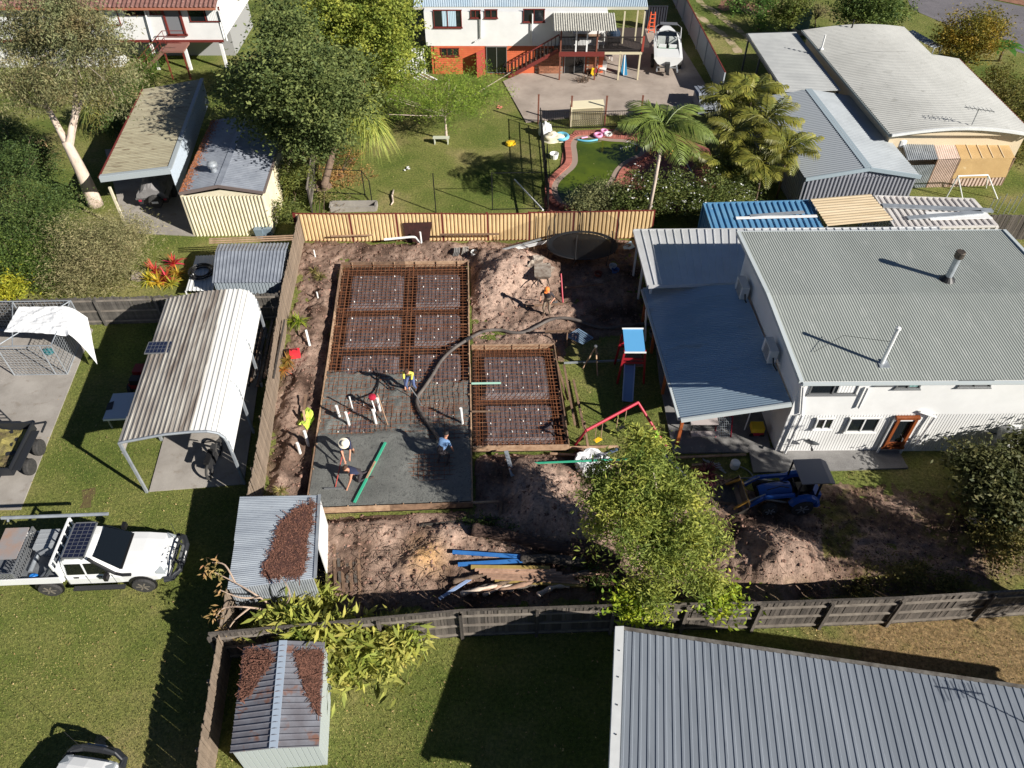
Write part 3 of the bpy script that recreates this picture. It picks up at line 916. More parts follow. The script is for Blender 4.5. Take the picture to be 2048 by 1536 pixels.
for g0, g1, gm in ((w4[0], w4[3], gl_), (w4[1], w4[2], gr2)):
    o_ = fd * .1 * (1 if g0 is w4[0] else -1)
    h.p('gable', MB().add([up(g0, ze - .02), up(g1, ze - .02), up(gm, zr - .06), up(g0, ze - .02) + o_, up(g1, ze - .02) + o_, up(gm, zr - .06) + o_], [(0, 1, 2), (5, 4, 3), (0, 3, 4, 1), (1, 4, 5, 2), (2, 5, 3, 0)]), m_white)
ins = [w4[0] + fd * .03 + bd * .06, w4[1] - fd * .03 + bd * .06, w4[2] - fd * .03 - bd * .03, w4[3] + fd * .03 - bd * .03]
h.p('lower_wall', MB().prism(ins, 0, zs - .003), m_white)
fa, fb = up(w4[0], 0), up(w4[1], 0)                      # front wall line
h.p('ribbed_cladding', MB().sheet(fa + V(0, 0, .12) + bd * .05, fb + V(0, 0, .12) + bd * .05, fb + V(0, 0, zs) + bd * .05, fa + V(0, 0, zs) + bd * .05, .11, -.05, 'corr'), M('ribbed_white', (0.46, 0.46, 0.46), 0.5))
for x_, s_ in ((A, 1), (D_, 2)):
    pass
r_ = h.p('roof', MB().sheet(A + V(0, 0, .03), B_ + V(0, 0, .03), Rr_, Rl, .1, .011, 'corr'), m_roofh)
h.p('roof', MB().sheet(D_ + V(0, 0, .03), C_ + V(0, 0, .03), Rr_ + V(0, 0, .002), Rl + V(0, 0, .002), .1, .011, 'corr'), m_roofh)
m_trim = M('light_trim', S(188, 196, 198), 0.5)
h.p('gutter', MB().bar(A - bd * .06 - V(0, 0, .04), B_ - bd * .06 - V(0, 0, .04), .1, .1), m_trim)
h.p('gutter', MB().bar(D_ + bd * .06 - V(0, 0, .04), C_ + bd * .06 - V(0, 0, .04), .1, .1), m_trim)
for p0, pr, p1, o_ in ((A, Rl, D_, -fd), (B_, Rr_, C_, fd)):
    h.p('barge_board', MB().bar(p0 + o_ * .05, pr + o_ * .05, .14, .16).bar(pr + o_ * .05, p1 + o_ * .05, .14, .16), m_trim)
ga = up(w4[0], 0)
window(h, fa, fb, (1617, 787), (1719, 764), m_alu, mull=1, curtain=(.6, 1, m_white))
window(h, fa, fb, (1791, 775), (1843, 763), m_alu, curtain=(.5, 1, M('teal_curtain', S(120, 160, 158), .9)))
window(h, fa, fb, (1917, 772), (1985, 760), m_alu)
window(h, fa, fb, (1754, 768), (1784, 764), m_alu, mull=0)
fa2, fb2 = fa + bd * .0, fb + bd * .0
window(h, fa, fb, (1628, 856), (1668, 836), m_white, mull=1)
window(h, fa, fb, (1690, 862), (1761, 835), m_white, mull=1)
m_door = M('red_cedar', S(150, 84, 46), 0.4, c2=S(120, 62, 34), scale=4, stretch=(6, 6, .6))
dr = window(h, fa, fb, (1766, 892), (1833, 833), m_door, mull=0, sill=False, name='door', fw=.11, proud=.06)
s0, z0 = W(1766, 892, fa, fb); s1, z1 = W(1833, 833, fa, fb)
nf = outn(fa, fb); ds = (fb - fa).normalized()
h.p('handle', MB().box(fa + ds * (s1 - .14) + nf * .11 + V(0, 0, .9), (.03, .06, .16)), m_alu, dr)
h.p('lock_rail', MB().bar(fa + ds * s0 + nf * .06 + V(0, 0, .62), fa + ds * s1 + nf * .06 + V(0, 0, .62), .07, .12), m_door, dr)
h.p('door_frame', MB().bar(fa + ds * (s0 - .13) + nf * .04 + V(0, 0, 2.0), fa + ds * (s1 + .13) + nf * .04 + V(0, 0, 2.0), .1, .08).bar(fa + ds * (s0 - .13) + nf * .04, fa + ds * (s0 - .13) + nf * .04 + V(0, 0, 2), .07).bar(fa + ds * (s1 + .13) + nf * .04, fa + ds * (s1 + .13) + nf * .04 + V(0, 0, 2), .07), m_white)
def dpipe(pts, r=.05):
    q = []
    for u, v in pts:
        s, z = W(u, v, fa, fb); q.append(fa + ds * s + nf * .09 + V(0, 0, max(.05, min(z, ze - .1))))
    h.p('downpipe', MB().tube(q, r, 8), m_white)
dpipe([(1735, 772), (1716, 812)]); dpipe([(1604, 826), (1569, 902)]); dpipe([(1838, 820), (1869, 830), (1824, 893)]); dpipe([(1602, 824), (1606, 770)])
# gable wall air conditioners
gd = bd.copy(); gn = -fd
for u, v, lb in ((1500, 575, 'boxy grey air conditioner high on the shaded end wall, farther one'), (1557, 700, 'boxy grey air conditioner high on the shaded end wall, nearer one')):
    s, z = W(u, v, ga, up(w4[3], 0)); z = min(z, 3.5)
    c = ga + gd * s + gn * .32 + V(0, 0, z)
    t = T('air_conditioner', lb, 'air conditioner', c - V(0, 0, .33))
    rz = math.atan2(gd.y, gd.x)
    t.p('casing', MB().box(c, (.85, .32, .62), rz), M('aircon_white', S(206, 208, 208), .5))
    n3 = V(gn.x, gn.y, 0)
    for i in range(7): t.p('grille_bar', MB().bar(c + gd * (-.3) + gn * .17 + V(0, 0, -.24 + i * .08), c + gd * .22 + gn * .17 + V(0, 0, -.24 + i * .08), .012, .03), m_alu)
    mb = MB()
    for o in (-.3, .3): mb.bar(c + gd * o - gn * .2 + V(0, 0, -.34), c + gd * o + gn * .16 + V(0, 0, -.34), .04); mb.bar(c + gd * o - gn * .2 + V(0, 0, -.34), c + gd * o - gn * .2 + V(0, 0, .1), .04)
    t.p('bracket', mb, m_steel)
    t.p('pipe', MB().tube([c + gd * -.44, c + gd * -.6 + V(0, 0, -.2), c + gd * -.62 - gn * .2 + V(0, 0, -.5)], .03, 6), m_black)
# roof flue and vent pole
def roofz(p):
    s = (V(p.x, p.y, 0) - up(A, 0)).dot(bd) / (D_ - A).length
    return ze + (zr - ze) * (1 - abs(2 * s - 1)) + .03
b0 = P(1893, 562, 4.75); b0.z = roofz(b0); zt_ = ztop(b0, 503)
t = T('flue', 'tall steel chimney flue with dark cap on the grey corrugated roof', 'chimney', b0)
t.p('pipe', MB().lathe(b0, [(.13, 0), (.13, zt_ - b0.z - .3)], 16), m_galv, smooth=False)
t.p('cap', MB().lathe(b0 + V(0, 0, zt_ - b0.z - .3), [(.15, 0), (.18, .05), (.18, .28), (.16, .3)], 16), M('sooty_steel', S(96, 86, 76), .6, metal=.4, c2=S(60, 54, 50), scale=8))
t.p('flashing', MB().lathe(b0, [(.3, -.02), (.24, .05), (.14, .16)], 16), m_black)
b0 = P(1763, 728, 4.66); b0.z = roofz(b0); zt_ = ztop(b0, 660)
t = T('vent_pole', 'white pole leaning up from the front of the grey corrugated roof', 'pole', b0)
t.p('pole', MB().tube([b0, up(b0, zt_)], .07, 10), m_white)
t.p('cap', MB().lathe(up(b0, zt_), [(.07, 0), (.09, .02), (.09, .1), (.03, .13)], 10), m_white)
t.p('base_flashing', MB().box(b0 + V(.05, -.06, .02), (.36, .3, .05)).box(b0 + V(.12, .1, .06), (.12, .1, .1)), m_galv)
t.p('guy_wire', MB().tube([up(b0, zt_ - .55), b0 + V(-1.2, 1.0, .45), b0 + V(-2.3, .5, .1)], .008, 5), m_black)
# wall things
s, z = W(1618, 874, fa, fb); c = fa + ds * s + nf * .3 + V(0, 0, max(z, .8))
t = T('satellite_dish', 'small grey satellite dish on the ribbed front wall', 'satellite dish', c)
dish = MB(); Rm = Matrix.Rotation(R(-58), 3, 'X') @ Matrix.Rotation(R(20), 3, 'Y'); ring = []
vs_ = [Rm @ V(0, 0, -.05) + c]
for k_, rr in enumerate((.12, .24, .31)):
    for j in range(16):
        a_ = j * math.pi / 8; vs_.append(Rm @ V(rr * math.cos(a_), rr * math.sin(a_), -.05 + rr * rr * .8) + c)
fs = [(0, 1 + j, 1 + (j + 1) % 16) for j in range(16)] + [(1 + k_ * 16 + j, 1 + (k_ + 1) * 16 + j, 1 + (k_ + 1) * 16 + (j + 1) % 16, 1 + k_ * 16 + (j + 1) % 16) for k_ in range(2) for j in range(16)]
dish.add(vs_, fs); t.p('reflector', dish, m_galv, smooth=True)
t.p('arm', MB().bar(c + V(0, 0, -.05), c + V(-.12, -.42, .1), .03), m_steel); t.p('receiver', MB().box(c + V(-.12, -.42, .12), (.07, .1, .07)), m_steel)
t.p('bracket', MB().bar(c, c - nf * .28 - V(0, 0, .1), .05), m_steel)
b0 = P(1984, 902); 
t = T('hot_water_tank', 'round white hot water tank standing against the ribbed front wall', 'water tank', b0)
t.p('tank', MB().lathe(b0, [(.3, .06), (.33, .08), (.33, 1.42), (.3, 1.5), (.05, 1.53)], 24), M('tank_enamel', S(205, 204, 198), .45), smooth=False)
t.p('plinth', MB().prism([b0 + V(-.5, -.42, 0), b0 + V(.45, -.42, 0), b0 + V(.45, .45, 0), b0 + V(-.5, .45, 0)], 0, .06), m_conc)
t.p('pipe', MB().tube([b0 + V(-.33, -.05, 1.1), b0 + V(-.5, 0, 1.1), b0 + V(-.52, .1, .8), b0 + V(-.33, .1, .3)], .025, 6), m_black)
t.p('valve', MB().box(b0 + V(-.1, -.34, .95), (.16, .06, .2)).box(b0 + V(-.26, -.26, .75), (.1, .06, .12)), m_black)
s, z = W(2032, 850, fa, fb)
c = fa + ds * s + nf * .13 + V(0, 0, 1.35)
t = T('meter_box', 'white power meter box on the ribbed wall above the water tank', 'meter box', c - V(0, 0, .3))
t.p('box', MB().box(c, (.55, .22, .6), math.atan2(ds.y, ds.x)), m_white); t.p('lid', MB().box(c + nf * .12, (.5, .02, .54), math.atan2(ds.y, ds.x)), m_whitem)
# ------------------------------------------------------------------ verandah roof with timber posts
m_ver = M('verandah_roof', S(176, 196, 212), 0.3, metal=0.5, c2=S(160, 182, 200), scale=1, c3=S(150, 142, 124), scale3=1.2, lo3=.62, hi3=.85, stretch=(.3, 1, 1))  # bluish base puts the sky-blue of the shade into the roof colour
zl, zh = 1.8, 2.85
a, b, c, d = P(1287, 578, zl), P(1362, 838, zl), P(1583, 806, zh), P(1484, 568, zh)
t = T('verandah', 'corrugated verandah roof mostly in blue shade against the white house', 'verandah', up(b, 0))
t.p('roof', MB().sheet(a, b, c, d, .115, .012, 'corr'), m_ver)
t.p('fascia', MB().bar(b + V(0, -.04, -.03), c + V(0, -.04, -.03), .08, .2), m_trim)
t.p('fascia', MB().bar(a + V(0, .04, -.05), d + V(0, .04, -.05), .06, .14), m_trim)
t.p('gutter', MB().bar(a + V(-.06, 0, -.05), b + V(-.06, 0, -.05), .1, .1), m_trim)
for q0, q1 in ((a, d), (lerp(a, b, .33), lerp(d, c, .33)), (lerp(a, b, .66), lerp(d, c, .66)), (b, c)):
    t.p('rafter', MB().bar(q0 + V(.05, .1, -.12), q1 + V(-.05, .1, -.12), .06, .14), m_pine_d)
m_post = M('stained_post', S(168, 92, 48), .6, c2=S(140, 70, 34), scale=3)
for q, (bu, bv) in zip((.985, .62, .3, .03), ((1355, 890), None or (0, 0), (0, 0), (0, 0))):
    p = lerp(a, b, q) + V(.12, -.0, 0)
    t.p('post', MB().bar(up(p, .08), up(p, zl - .06), .115), m_post)
t.p('downpipe', MB().tube([a + V(-.02, -1.3, -.1), up(a + V(.1, -1.6, 0), .1)], .045, 8), m_white)
# flat white patio roof behind
zp = 2.55
a, b, c, d = P(1268, 460, zp), P(1492, 459, zp), P(1492, 565, zp), P(1297, 571, zp)
m_wr = M('white_roof_sheet', (0.74, 0.75, 0.76), 0.35, metal=0.35, c2=(.66, .67, .67), scale=.8)
t = T('patio_roof', 'white ribbed patio roof behind the verandah, half shaded', 'patio roof', up(d, 0))
t.p('roof', MB().sheet(a, b, c, d, .39, .04, 'pan'), m_wr)
a2, b2 = P(1494, 458, zp), P(1878, 455, zp); dd_ = V(0, -2.0, 0)
t.p('roof', MB().sheet(a2, b2, b2 + dd_, a2 + dd_, .39, .04, 'pan'), m_wr)
t.p('fascia', MB().bar(d + V(0, -.03, -.05), c + V(-.6, -.03, -.05), .06, .16).bar(a + V(-.03, 0, -.05), d + V(-.03, 0, -.05), .06, .14).bar(a + V(0, .03, -.05), b2 + V(0, .03, -.05), .06, .14), m_wr)
for p in (a + V(.2, -.3, 0), d + V(.2, .3, 0), lerp(a, d, .5) + V(.15, 0, 0)): t.p('post', MB().bar(up(p, .05), up(p, zp - .1), .09), m_whitem)
# ------------------------------------------------------------------ small sheds and roofs near the site
def cladding(t, pts, z0, zs_, mat, pitch=.17, depth=.025, kind='trap', name='wall'):
    "ribbed walls around a closed ground outline; zs_: wall-top height at each corner"
    n = len(pts)
    for i in range(n):
        a, b = pts[i], pts[(i + 1) % n]
        t.p(name, MB().sheet(up(a, z0), up(b, z0), up(b, zs_[(i + 1) % n]), up(a, zs_[i]), pitch, depth, kind), mat)
def inset(q, k):
    c = sum(q, V(0, 0, 0)) / len(q)
    return [lerp(p, c, k) for p in q]
# leaf covered lean-to shed
zl, zh = 1.8, 2.0
TL, TR, BR, BL = P(480, 993, zl), P(638, 990, zh), P(629, 1157, zh), P(455, 1179, zl)
t = T('lean_to_shed', 'corrugated iron lean-to shed with a heap of brown leaves on its roof', 'shed', up(BL, 0))
m_iron = M('corrugated_iron', S(186, 194, 202), 0.45, metal=.3, c2=S(158, 166, 176), scale=1.5, stretch=(.4, 2, 1), c3=S(120, 112, 106), scale3=6, lo3=.68, hi3=.8)
t.p('roof', MB().sheet(TL, lerp(TL, BL, .5), lerp(TR, BR, .5), TR, .076, .012, 'corr'), m_iron)
t.p('roof', MB().sheet(lerp(TL, BL, .5) + V(.03, 0, .01), BL + V(0, 0, .01), BR + V(0, 0, .01), lerp(TR, BR, .5) + V(0, 0, .01), .076, .012, 'corr'), m_iron)
q = inset([up(p, 0) for p in (TL, TR, BR, BL)], .03)
cladding(t, [q[3], q[2]], 0, [zl - .05, zh - .05], m_galv, .076, .012, 'corr')
t.p('wall', MB().slab4(up(q[0], 0), up(q[3], 0), up(q[3], zl - .04), up(q[0], zl - .04), .03, V(1, 0, 0)), m_galv)
t.p('wall', MB().slab4(up(q[0], 0), up(q[1], 0), up(q[1], zh - .04), up(q[0], zl - .04), .03, V(0, 1, 0)), m_galv)
e = lerp(q[1], q[2], .58)
t.p('white_side_wall', MB().slab4(up(q[1], 0) + V(.06, 0, 0), up(e, 0) + V(.06, 0, 0), up(e, zh - .05) + V(.06, 0, 0), up(q[1], zh - .05) + V(.06, 0, 0), .04, V(1, 0, 0)), m_white)
t.p('edge_flashing', MB().bar(TR + V(.02, 0, .03), BR + V(.02, 0, .03), .1, .03), m_galv)
t.p('inner_floor', MB().prism(q, 0, .03), m_soil)
# leaf litter heap lying on it
ax = (TR - TL); ay = (BL - TL)
def on_roof(s, r): return lerp(lerp(TL, TR, s), lerp(BL, BR, s), r)
def heap(name, label, outline, on, n_leaf, zh_, colr, seed=3):
    "a low mound of litter following a roof, with loose twigs"
    xs = [p[0] for p in outline]; ys = [p[1] for p in outline]
    g = 46
    sg, rg = np.meshgrid(np.linspace(min(xs) - .02, max(xs) + .02, g), np.linspace(min(ys) - .02, max(ys) + .02, g))
    wob = .03 * (fbm(sg * 20 + seed, rg * 20, 3) - .5) * 2
    dd = poly_dist(sg, rg, outline) * np.where(inpoly((sg + wob).ravel(), (rg - wob).ravel(), outline).reshape(g, g), 1, -1)
    hh = np.where(dd > 0, .02 + zh_ * np.clip(dd / .06, 0, 1) * (.5 + fbm(sg * 30, rg * 30, 3)), -.06)
    pts = np.array([tuple(on(a, b) + V(0, 0, c)) for a, b, c in zip(sg.ravel(), rg.ravel(), hh.ravel())])
    i2 = np.arange(g * g).reshape(g, g)
    f2 = np.stack([i2[:-1, :-1], i2[1:, :-1], i2[1:, 1:], i2[:-1, 1:]], -1).reshape(-1, 4)
    f2 = f2[hh.ravel()[f2].max(1) > 0]
    mlit = M('leaf_litter', S(98, 64, 54), .95, c2=S(72, 46, 40), scale=10, bump=.9, bscale=40, c3=S(150, 112, 92), scale3=45, lo3=.6, hi3=.72)
    o = npmesh(name, pts, f2, mlit, org=tuple(on(sum(xs) / len(xs), sum(ys) / len(ys))))
    tag(o, label, 'leaf litter')
    a = rng.uniform(min(xs), max(xs), n_leaf); b = rng.uniform(min(ys), max(ys), n_leaf)
    kp = inpoly(a, b, outline); a, b = a[kp], b[kp]; n = len(a)
    a = np.clip(a + rng.normal(0, .035, n) * (rng.random(n) < .5), .01, .99); b = np.clip(b + rng.normal(0, .035, n) * (rng.random(n) < .5), .01, .99)
    c0 = np.array([tuple(on(x, y) + V(0, 0, zh_ * .6 + .03)) for x, y in zip(a, b)])
    th = rng.uniform(0, 6.28, n); L = rng.uniform(.03, .12, n) * np.where(rng.random(n) < .03, 4, 1); wd_ = rng.uniform(.006, .014, n)
    dx = np.stack([np.cos(th) * L, np.sin(th) * L, rng.uniform(-.02, .03, n)], 1); dy = np.stack([-np.sin(th) * wd_, np.cos(th) * wd_, 0 * th], 1)
    vv = np.stack([c0 - dx - dy, c0 + dx - dy, c0 + dx + dy, c0 - dx + dy], 1).reshape(-1, 3)
    st = npmesh('litter_twigs', vv, np.arange(n * 4).reshape(-1, 4), M('litter_twig', S(112, 76, 62), .95, attr=True, rand=.55), rng.random(n), parent=o, org=tuple(o.location))
    st['kind'] = 'stuff'
    return o
heap('leaf_litter', 'brown leaves and twigs heaped on the corrugated lean-to roof', [(.93, .28), (.95, .36), (.86, .55), (.9, .72), (.86, .96), (.42, .93), (.4, .8), (.5, .66), (.52, .42), (.6, .3), (.78, .16), (.95, .1)], on_roof, 5000, .05, None)
# gable shed below it
ze_, zr_ = 1.62, 1.9
q = [P(487, 1295, ze_), P(650, 1284, ze_), P(638, 1493, ze_), P(460, 1506, ze_)]
r0, r1 = P(566, 1281, zr_), P(546, 1497, zr_)
t = T('gable_shed', 'small pale green garden shed with rusty leaf-stained gable roof', 'shed', up(q[3], 0))
m_gr = M('shed_roof_grey', S(132, 134, 142), 0.5, metal=.2, c2=S(112, 110, 116), scale=2, c3=S(128, 96, 84), scale3=1.6, lo3=.56, hi3=.64)
t.p('roof', MB().sheet(q[0], q[3], r1, r0, .17, .035, 'pan'), m_gr)
t.p('roof', MB().sheet(q[1], q[2], r1, r0, .17, .035, 'pan'), m_gr)
t.p('ridge_cap', MB().slab4(r0 + V(-.11, 0, .015), r0 + V(.13, 0, .02), r1 + V(.13, 0, .02), r1 + V(-.11, 0, .015), .02), M('ridge_zinc', S(176, 190, 206), .4, metal=.2))
m_pg = M('pale_green_wall', S(170, 178, 178), .5)
qi = inset([up(p, 0) for p in q], .035)
cladding(t, qi, 0, [ze_ - .02] * 4, m_pg, .17, .025, 'pan')
for (x0, x1, rr) in ((qi[3], qi[2], r1), (qi[0], qi[1], r0)):
    t.p('gable', MB().add([up(x0, ze_ - .02), up(x1, ze_ - .02), up(rr, zr_ - .05) + (lerp(x0, x1, .5) - up(rr, 0)) * .9], [(0, 1, 2)]), m_pg)
def on_l(s, r): return lerp(lerp(q[0], q[3], r), lerp(r0, r1, r), s) + V(0, 0, .03)
def on_r(s, r): return lerp(lerp(r0, r1, r), lerp(q[1], q[2], r), s) + V(0, 0, .03)
heap('leaf_litter', 'rust-brown leaf litter on the left slope of the small gable shed', [(.08, .04), (.72, .1), (.8, .2), (.52, .34), (.4, .45), (.14, .54), (.05, .5)], on_l, 1100, .004, None)
heap('leaf_litter', 'rust-brown leaf litter on the right slope of the small gable shed', [(.3, .12), (.95, .1), (.97, .72), (.8, .6), (.62, .5), (.45, .3)], on_r, 1500, .004, None)
# neighbour roof at the lower right
zn = 2.85
A0 = P(1240, 1260, zn); B0 = P(2048, 1378, zn); D0 = P(1227, 1536, zn)
B1 = A0 + (B0 - A0) * 1.5; D1 = A0 + (D0 - A0) * 1.5; C1 = B1 + (D1 - A0)
t = T('grey_roof_house', 'house under a large grey ribbed steel roof at the lower right', 'house', up(A0, 0))
m_ng = M('steel_blue_roof', S(140, 147, 156), 0.5, metal=.15, c2=S(126, 133, 142), scale=.6, stretch=(2, .3, 1), c3=S(114, 120, 128), scale3=3, lo3=.62, hi3=.8)
t.p('roof', MB().sheet(A0, B1, C1 + V(0, 0, .5), D1 + V(0, 0, .5), .222, .012, 'trim'), m_ng)
q = inset([up(p, 0) for p in (A0, B1, C1, D1)], .04)
t.p('wall', MB().prism(q, 0, zn - .15), m_white)
t.p('gutter', MB().bar(A0 + V(.02, .06, -.03), B1 + V(0, .06, -.03), .11, .1), M('dirty_gutter', S(108, 104, 98), .8, c2=S(70, 64, 58), scale=5))
dv = (D1 - A0).normalized()
t.p('barge_capping', MB().slab4(A0 + V(-.13, .1, .03), A0 + V(.12, .1, .05), D1 + V(.12, 0, .55), D1 + V(-.13, 0, .53), .05), m_whitem)
t.p('barge_board', MB().bar(A0 + V(-.13, .05, -.08), D1 + V(-.13, 0, .42), .03, .2), m_whitem)
mb = MB()
for i in range(4): mb.lathe(lerp(A0, D1, .12 + i * .14) + V(0, 0, .05 + .5 * (.12 + i * .14)), [(.02, 0), (.02, .02)], 6)
t.p('roof_screw', mb, m_steel)
# television antenna on that roof (mostly outside the view; its shadow shows)
b0 = A0 + (B1 - A0) * .73 + (D1 - A0) * .28 + V(0, 0, .2)
t = T('antenna', 'television antenna on the grey ribbed roof whose shadow crosses the ribs', 'antenna', b0)
t.p('mast', MB().tube([b0, b0 + V(0, 0, 1.7)], .02, 6), m_alu)
t.p('boom', MB().bar(b0 + V(-.6, .1, 1.65), b0 + V(.6, -.1, 1.65), .025), m_alu)
for i in range(8): t.p('element', MB().bar(b0 + V(-.55 + i * .15, -.3 + .02 * i, 1.66), b0 + V(-.5 + i * .15, .3 - .02 * i, 1.66), .012), m_alu)
# white arched carport on the left -------------------------------------------------
f0, f1 = V(-13.8, 17.55, 0), V(-10.2, 17.95, 0)
ln_ = P(341, 592, 2.98) - P(247, 878, 2.98)
prof = [(-.02, 2.25), (0.0, 2.95), (.06, 3.0), (.27, 3.12), (.46, 3.22), (.7, 3.24), (.86, 3.2), (.95, 3.06), (.99, 2.8), (1.0, 2.55), (1.005, 1.9)]
t = T('carport', 'white arched steel carport with dirt-streaked ribbed roof', 'carport', f0)
m_cpw = M('carport_white', S(178, 174, 166), 0.5, c2=S(136, 128, 121), scale=1.6, stretch=(3, .25, 1), c3=S(120, 110, 102), scale3=1.3, lo3=.5, hi3=.66)
def prp(i, y): 
    s, z = prof[i]; p = lerp(f0, f1, s) + ln_ * y; return V(p.x, p.y, z)
for i in range(len(prof) - 1):
    nm = 'side_panel' if i in (0, len(prof) - 2) else 'roof'
    y1 = 1.0 if i else .16
    mt = m_cpw if i < 5 else M('carport_white_clean', (.76, .76, .74), .5, c2=(.66, .65, .62), scale=1.5, stretch=(2, .3, 1))
    t.p(nm, MB().sheet(prp(i, 0), prp(i + 1, 0), prp(i + 1, y1), prp(i, y1), .19, .022, 'trim', seg=2), mt)
for y in (0.005, .33, .66, .995):
    for i0, i1, lab in ((1, 0, 'post'), (9, 0, 'post')):
        p = prp(i0, y); t.p('post', MB().bar(up(p, 0), up(p, p.z - .04), .09), m_galv)
    mb = MB().tube([prp(i, y) - V(0, 0, .06) for i in range(1, 10)], .045, 6)
    t.p('arch', mb, m_galv)
t.p('end_trim', MB().tube([prp(i, 0) + V(0, -.02, .0) for i in range(1, 11)], .05, 6), m_galv)
for i in (1, 3, 5, 7): t.p('purlin', MB().bar(prp(i, 0) - V(0, 0, .05), prp(i, 1) - V(0, 0, .05), .05), m_galv)
sp = lerp(prp(1, .6), prp(2, .6), .5) + V(.3, 0, .12)
t = T('solar_panel', 'small solar panel on the left edge of the arched carport roof', 'solar panel', sp)
t.p('frame', MB().box(sp + V(0, 0, -.01), (.95, .68, .04), .05), m_alu)
t.p('glass', MB().box(sp + V(0, 0, .012), (.87, .6, .012), .05), M('solar_cell', S(28, 34, 54), .15, c2=S(36, 44, 70), scale=8))
for i in range(1, 6): t.p('grid_line', MB().box(sp + V(-.435 + i * .145, 0, .02), (.012, .6, .004), .05), m_alu)
for i in range(1, 3): t.p('grid_line', MB().box(sp + V(0, -.3 + i * .2, .02), (.87, .012, .004), .05), m_alu)
# grey shed behind the dark fence --------------------------------------------------
z1, z2 = 1.5, 1.72
q = [P(437, 488, z1), P(578, 486, z1), P(562, 565, z1), P(424, 566, z1)]
t = T('garden_shed', 'grey ribbed garden shed with curved roof behind the carport', 'shed', up(q[3], 0))
m0, m1 = up(lerp(q[0], q[3], .3), z2), up(lerp(q[1], q[2], .3), z2)
t.p('roof', MB().sheet(q[0], q[1], m1, m0, .17, .02, 'trim'), m_galv_d)
t.p('roof', MB().sheet(m0, m1, q[2], q[3], .17, .02, 'trim'), m_galv_d)
qi = inset([up(p, 0) for p in q], .04)
cladding(t, qi, 0, [z1] * 4, M('shed_wall_bluegrey', S(150, 160, 168), .5), .15, .025, 'trim')
for x0, x1, mm in ((qi[0], qi[3], m0), (qi[1], qi[2], m1)): t.p('gable', MB().add([up(x0, z1 - .01), up(x1, z1 - .01), up(mm, z2 - .02)], [(0, 1, 2)]), m_galv_d)
for i, zz in enumerate((0, .05, .1)):
    a, b = P(418, 486 - i * 4, 1.72), P(586, 479 - i * 4, 1.72)
    one('timber_batten', MB().bar(a, b, .045), m_pine, ['pale batten lying behind the grey curved shed, nearest one', 'pale batten lying behind the grey curved shed, middle one', 'pale batten lying behind the grey curved shed, farthest one'][i], 'timber')
# low white-topped frame with black hose coil
q = [P(392, 512, .55), P(432, 510, .55), P(428, 582, .55), P(371, 582, .55)]
t = T('white_table', 'low white ribbed sheet on a frame with a black coiled hose beside the grey shed', 'table', up(q[3], 0))
t.p('top', MB().sheet(q[0], q[1], q[2], q[3], .15, .02, 'trim'), m_whitem)
for p in q: t.p('leg', MB().bar(up(p, 0), p, .05), m_whitem)
for k_ in range(3):
    c = P(402, 545, .6 + .03 * k_); pass
mb = MB(); c = P(404, 546, .58); pts = []
for i in range(120):
    a_ = i * .35; rr = .5 + .13 * math.sin(i * .21) ; pts.append(c + V(rr * math.cos(a_), rr * math.sin(a_), .04 + .0009 * i))
one('hose_coil', mb.tube(pts, .024, 6), m_black, 'black hose coiled on the low white sheet beside the grey shed', 'hose')
# cream carport and grey gable shed at the back left --------------------------------
zl, zh = 2.75, 3.0
TL, TR, BR, BL = P(287, 178, zl), P(403, 158, zh), P(338, 338, zh), P(200, 355, zl)
t = T('cream_carport', 'cream ribbed skillion carport roof with wide grey fascia', 'carport', up(BL, 0))
m_cr = M('cream_roof', S(168, 162, 138), .5, c2=S(148, 140, 118), scale=1.4, c3=S(112, 98, 80), scale3=2.4, lo3=.55, hi3=.72, stretch=(.5, 2, 1))
t.p('roof', MB().sheet(TL, BL, BR, TR, .17, .017, 'corr'), m_cr)
t.p('fascia', MB().slab4(BL + V(-.03, -.06, .03), BR + V(.06, -.06, .03), BR + V(.06, -.06, -.25), BL + V(-.03, -.06, -.25), .04, V(0, -1, 0)), M('fascia_grey', S(160, 168, 172), .5))
t.p('fascia', MB().slab4(BL + V(-.03, -.02, .06), BR + V(.04, -.02, .06), BR + V(.04, .2, .06), BL + V(-.03, .2, .06), .03), MATS['fascia_grey'])
t.p('edge_flashing', MB().bar(BR + V(.04, 0, .02), TR + V(.04, 0, .02), .2, .08), MATS['fascia_grey'])
t.p('gutter', MB().bar(BL + V(-.06, 0, -.04), TL + V(-.06, 0, -.04), .1, .1), m_maroon)
pb = P(256, 462); t.p('post', MB().bar(pb, up(pb, zl - .1), .11), M('cream_post', S(214, 204, 178), .6))
pb2 = up(TL, 0) + V(.2, -.2, 0); t.p('post', MB().bar(pb2, up(pb2, zl - .1), .11), MATS['cream_post'])
SLt, SRt, SRb, SLb = P(418, 212, 2.45), P(546, 280, 2.45), P(526, 384, 2.45), P(358, 386, 2.45)
rt, rb = P(492, 228, 2.8), P(436, 371, 2.8)
SLt = SLb + (rt - rb) + V(0, 0, 0); SLt.z = 2.45; SRt = SRb + (rt - rb); SRt.z = 2.45
mid_s = MB().sheet(up(BR, 1.5) + V(.02, 0, 0), up(TR, 1.5) + V(.02, 0, 0), TR + V(.02, 0, 0), BR + V(.02, 0, 0), .15, .02, 'trim')
t.p('side_wall', mid_s, M('blue_grey_wall', S(172, 182, 192), .5))
t = T('gable_shed', 'grey gable-roofed shed with cream ribbed front wall beside the cream carport', 'shed', up(SLb, 0))
t.p('roof', MB().sheet(SLb, SLt, rt, rb, .165, .017, 'corr'), m_galv_d)
t.p('roof', MB().sheet(SRb, SRt, rt, rb, .165, .017, 'corr'), m_galv_d)
rd = (rt - rb).normalized()
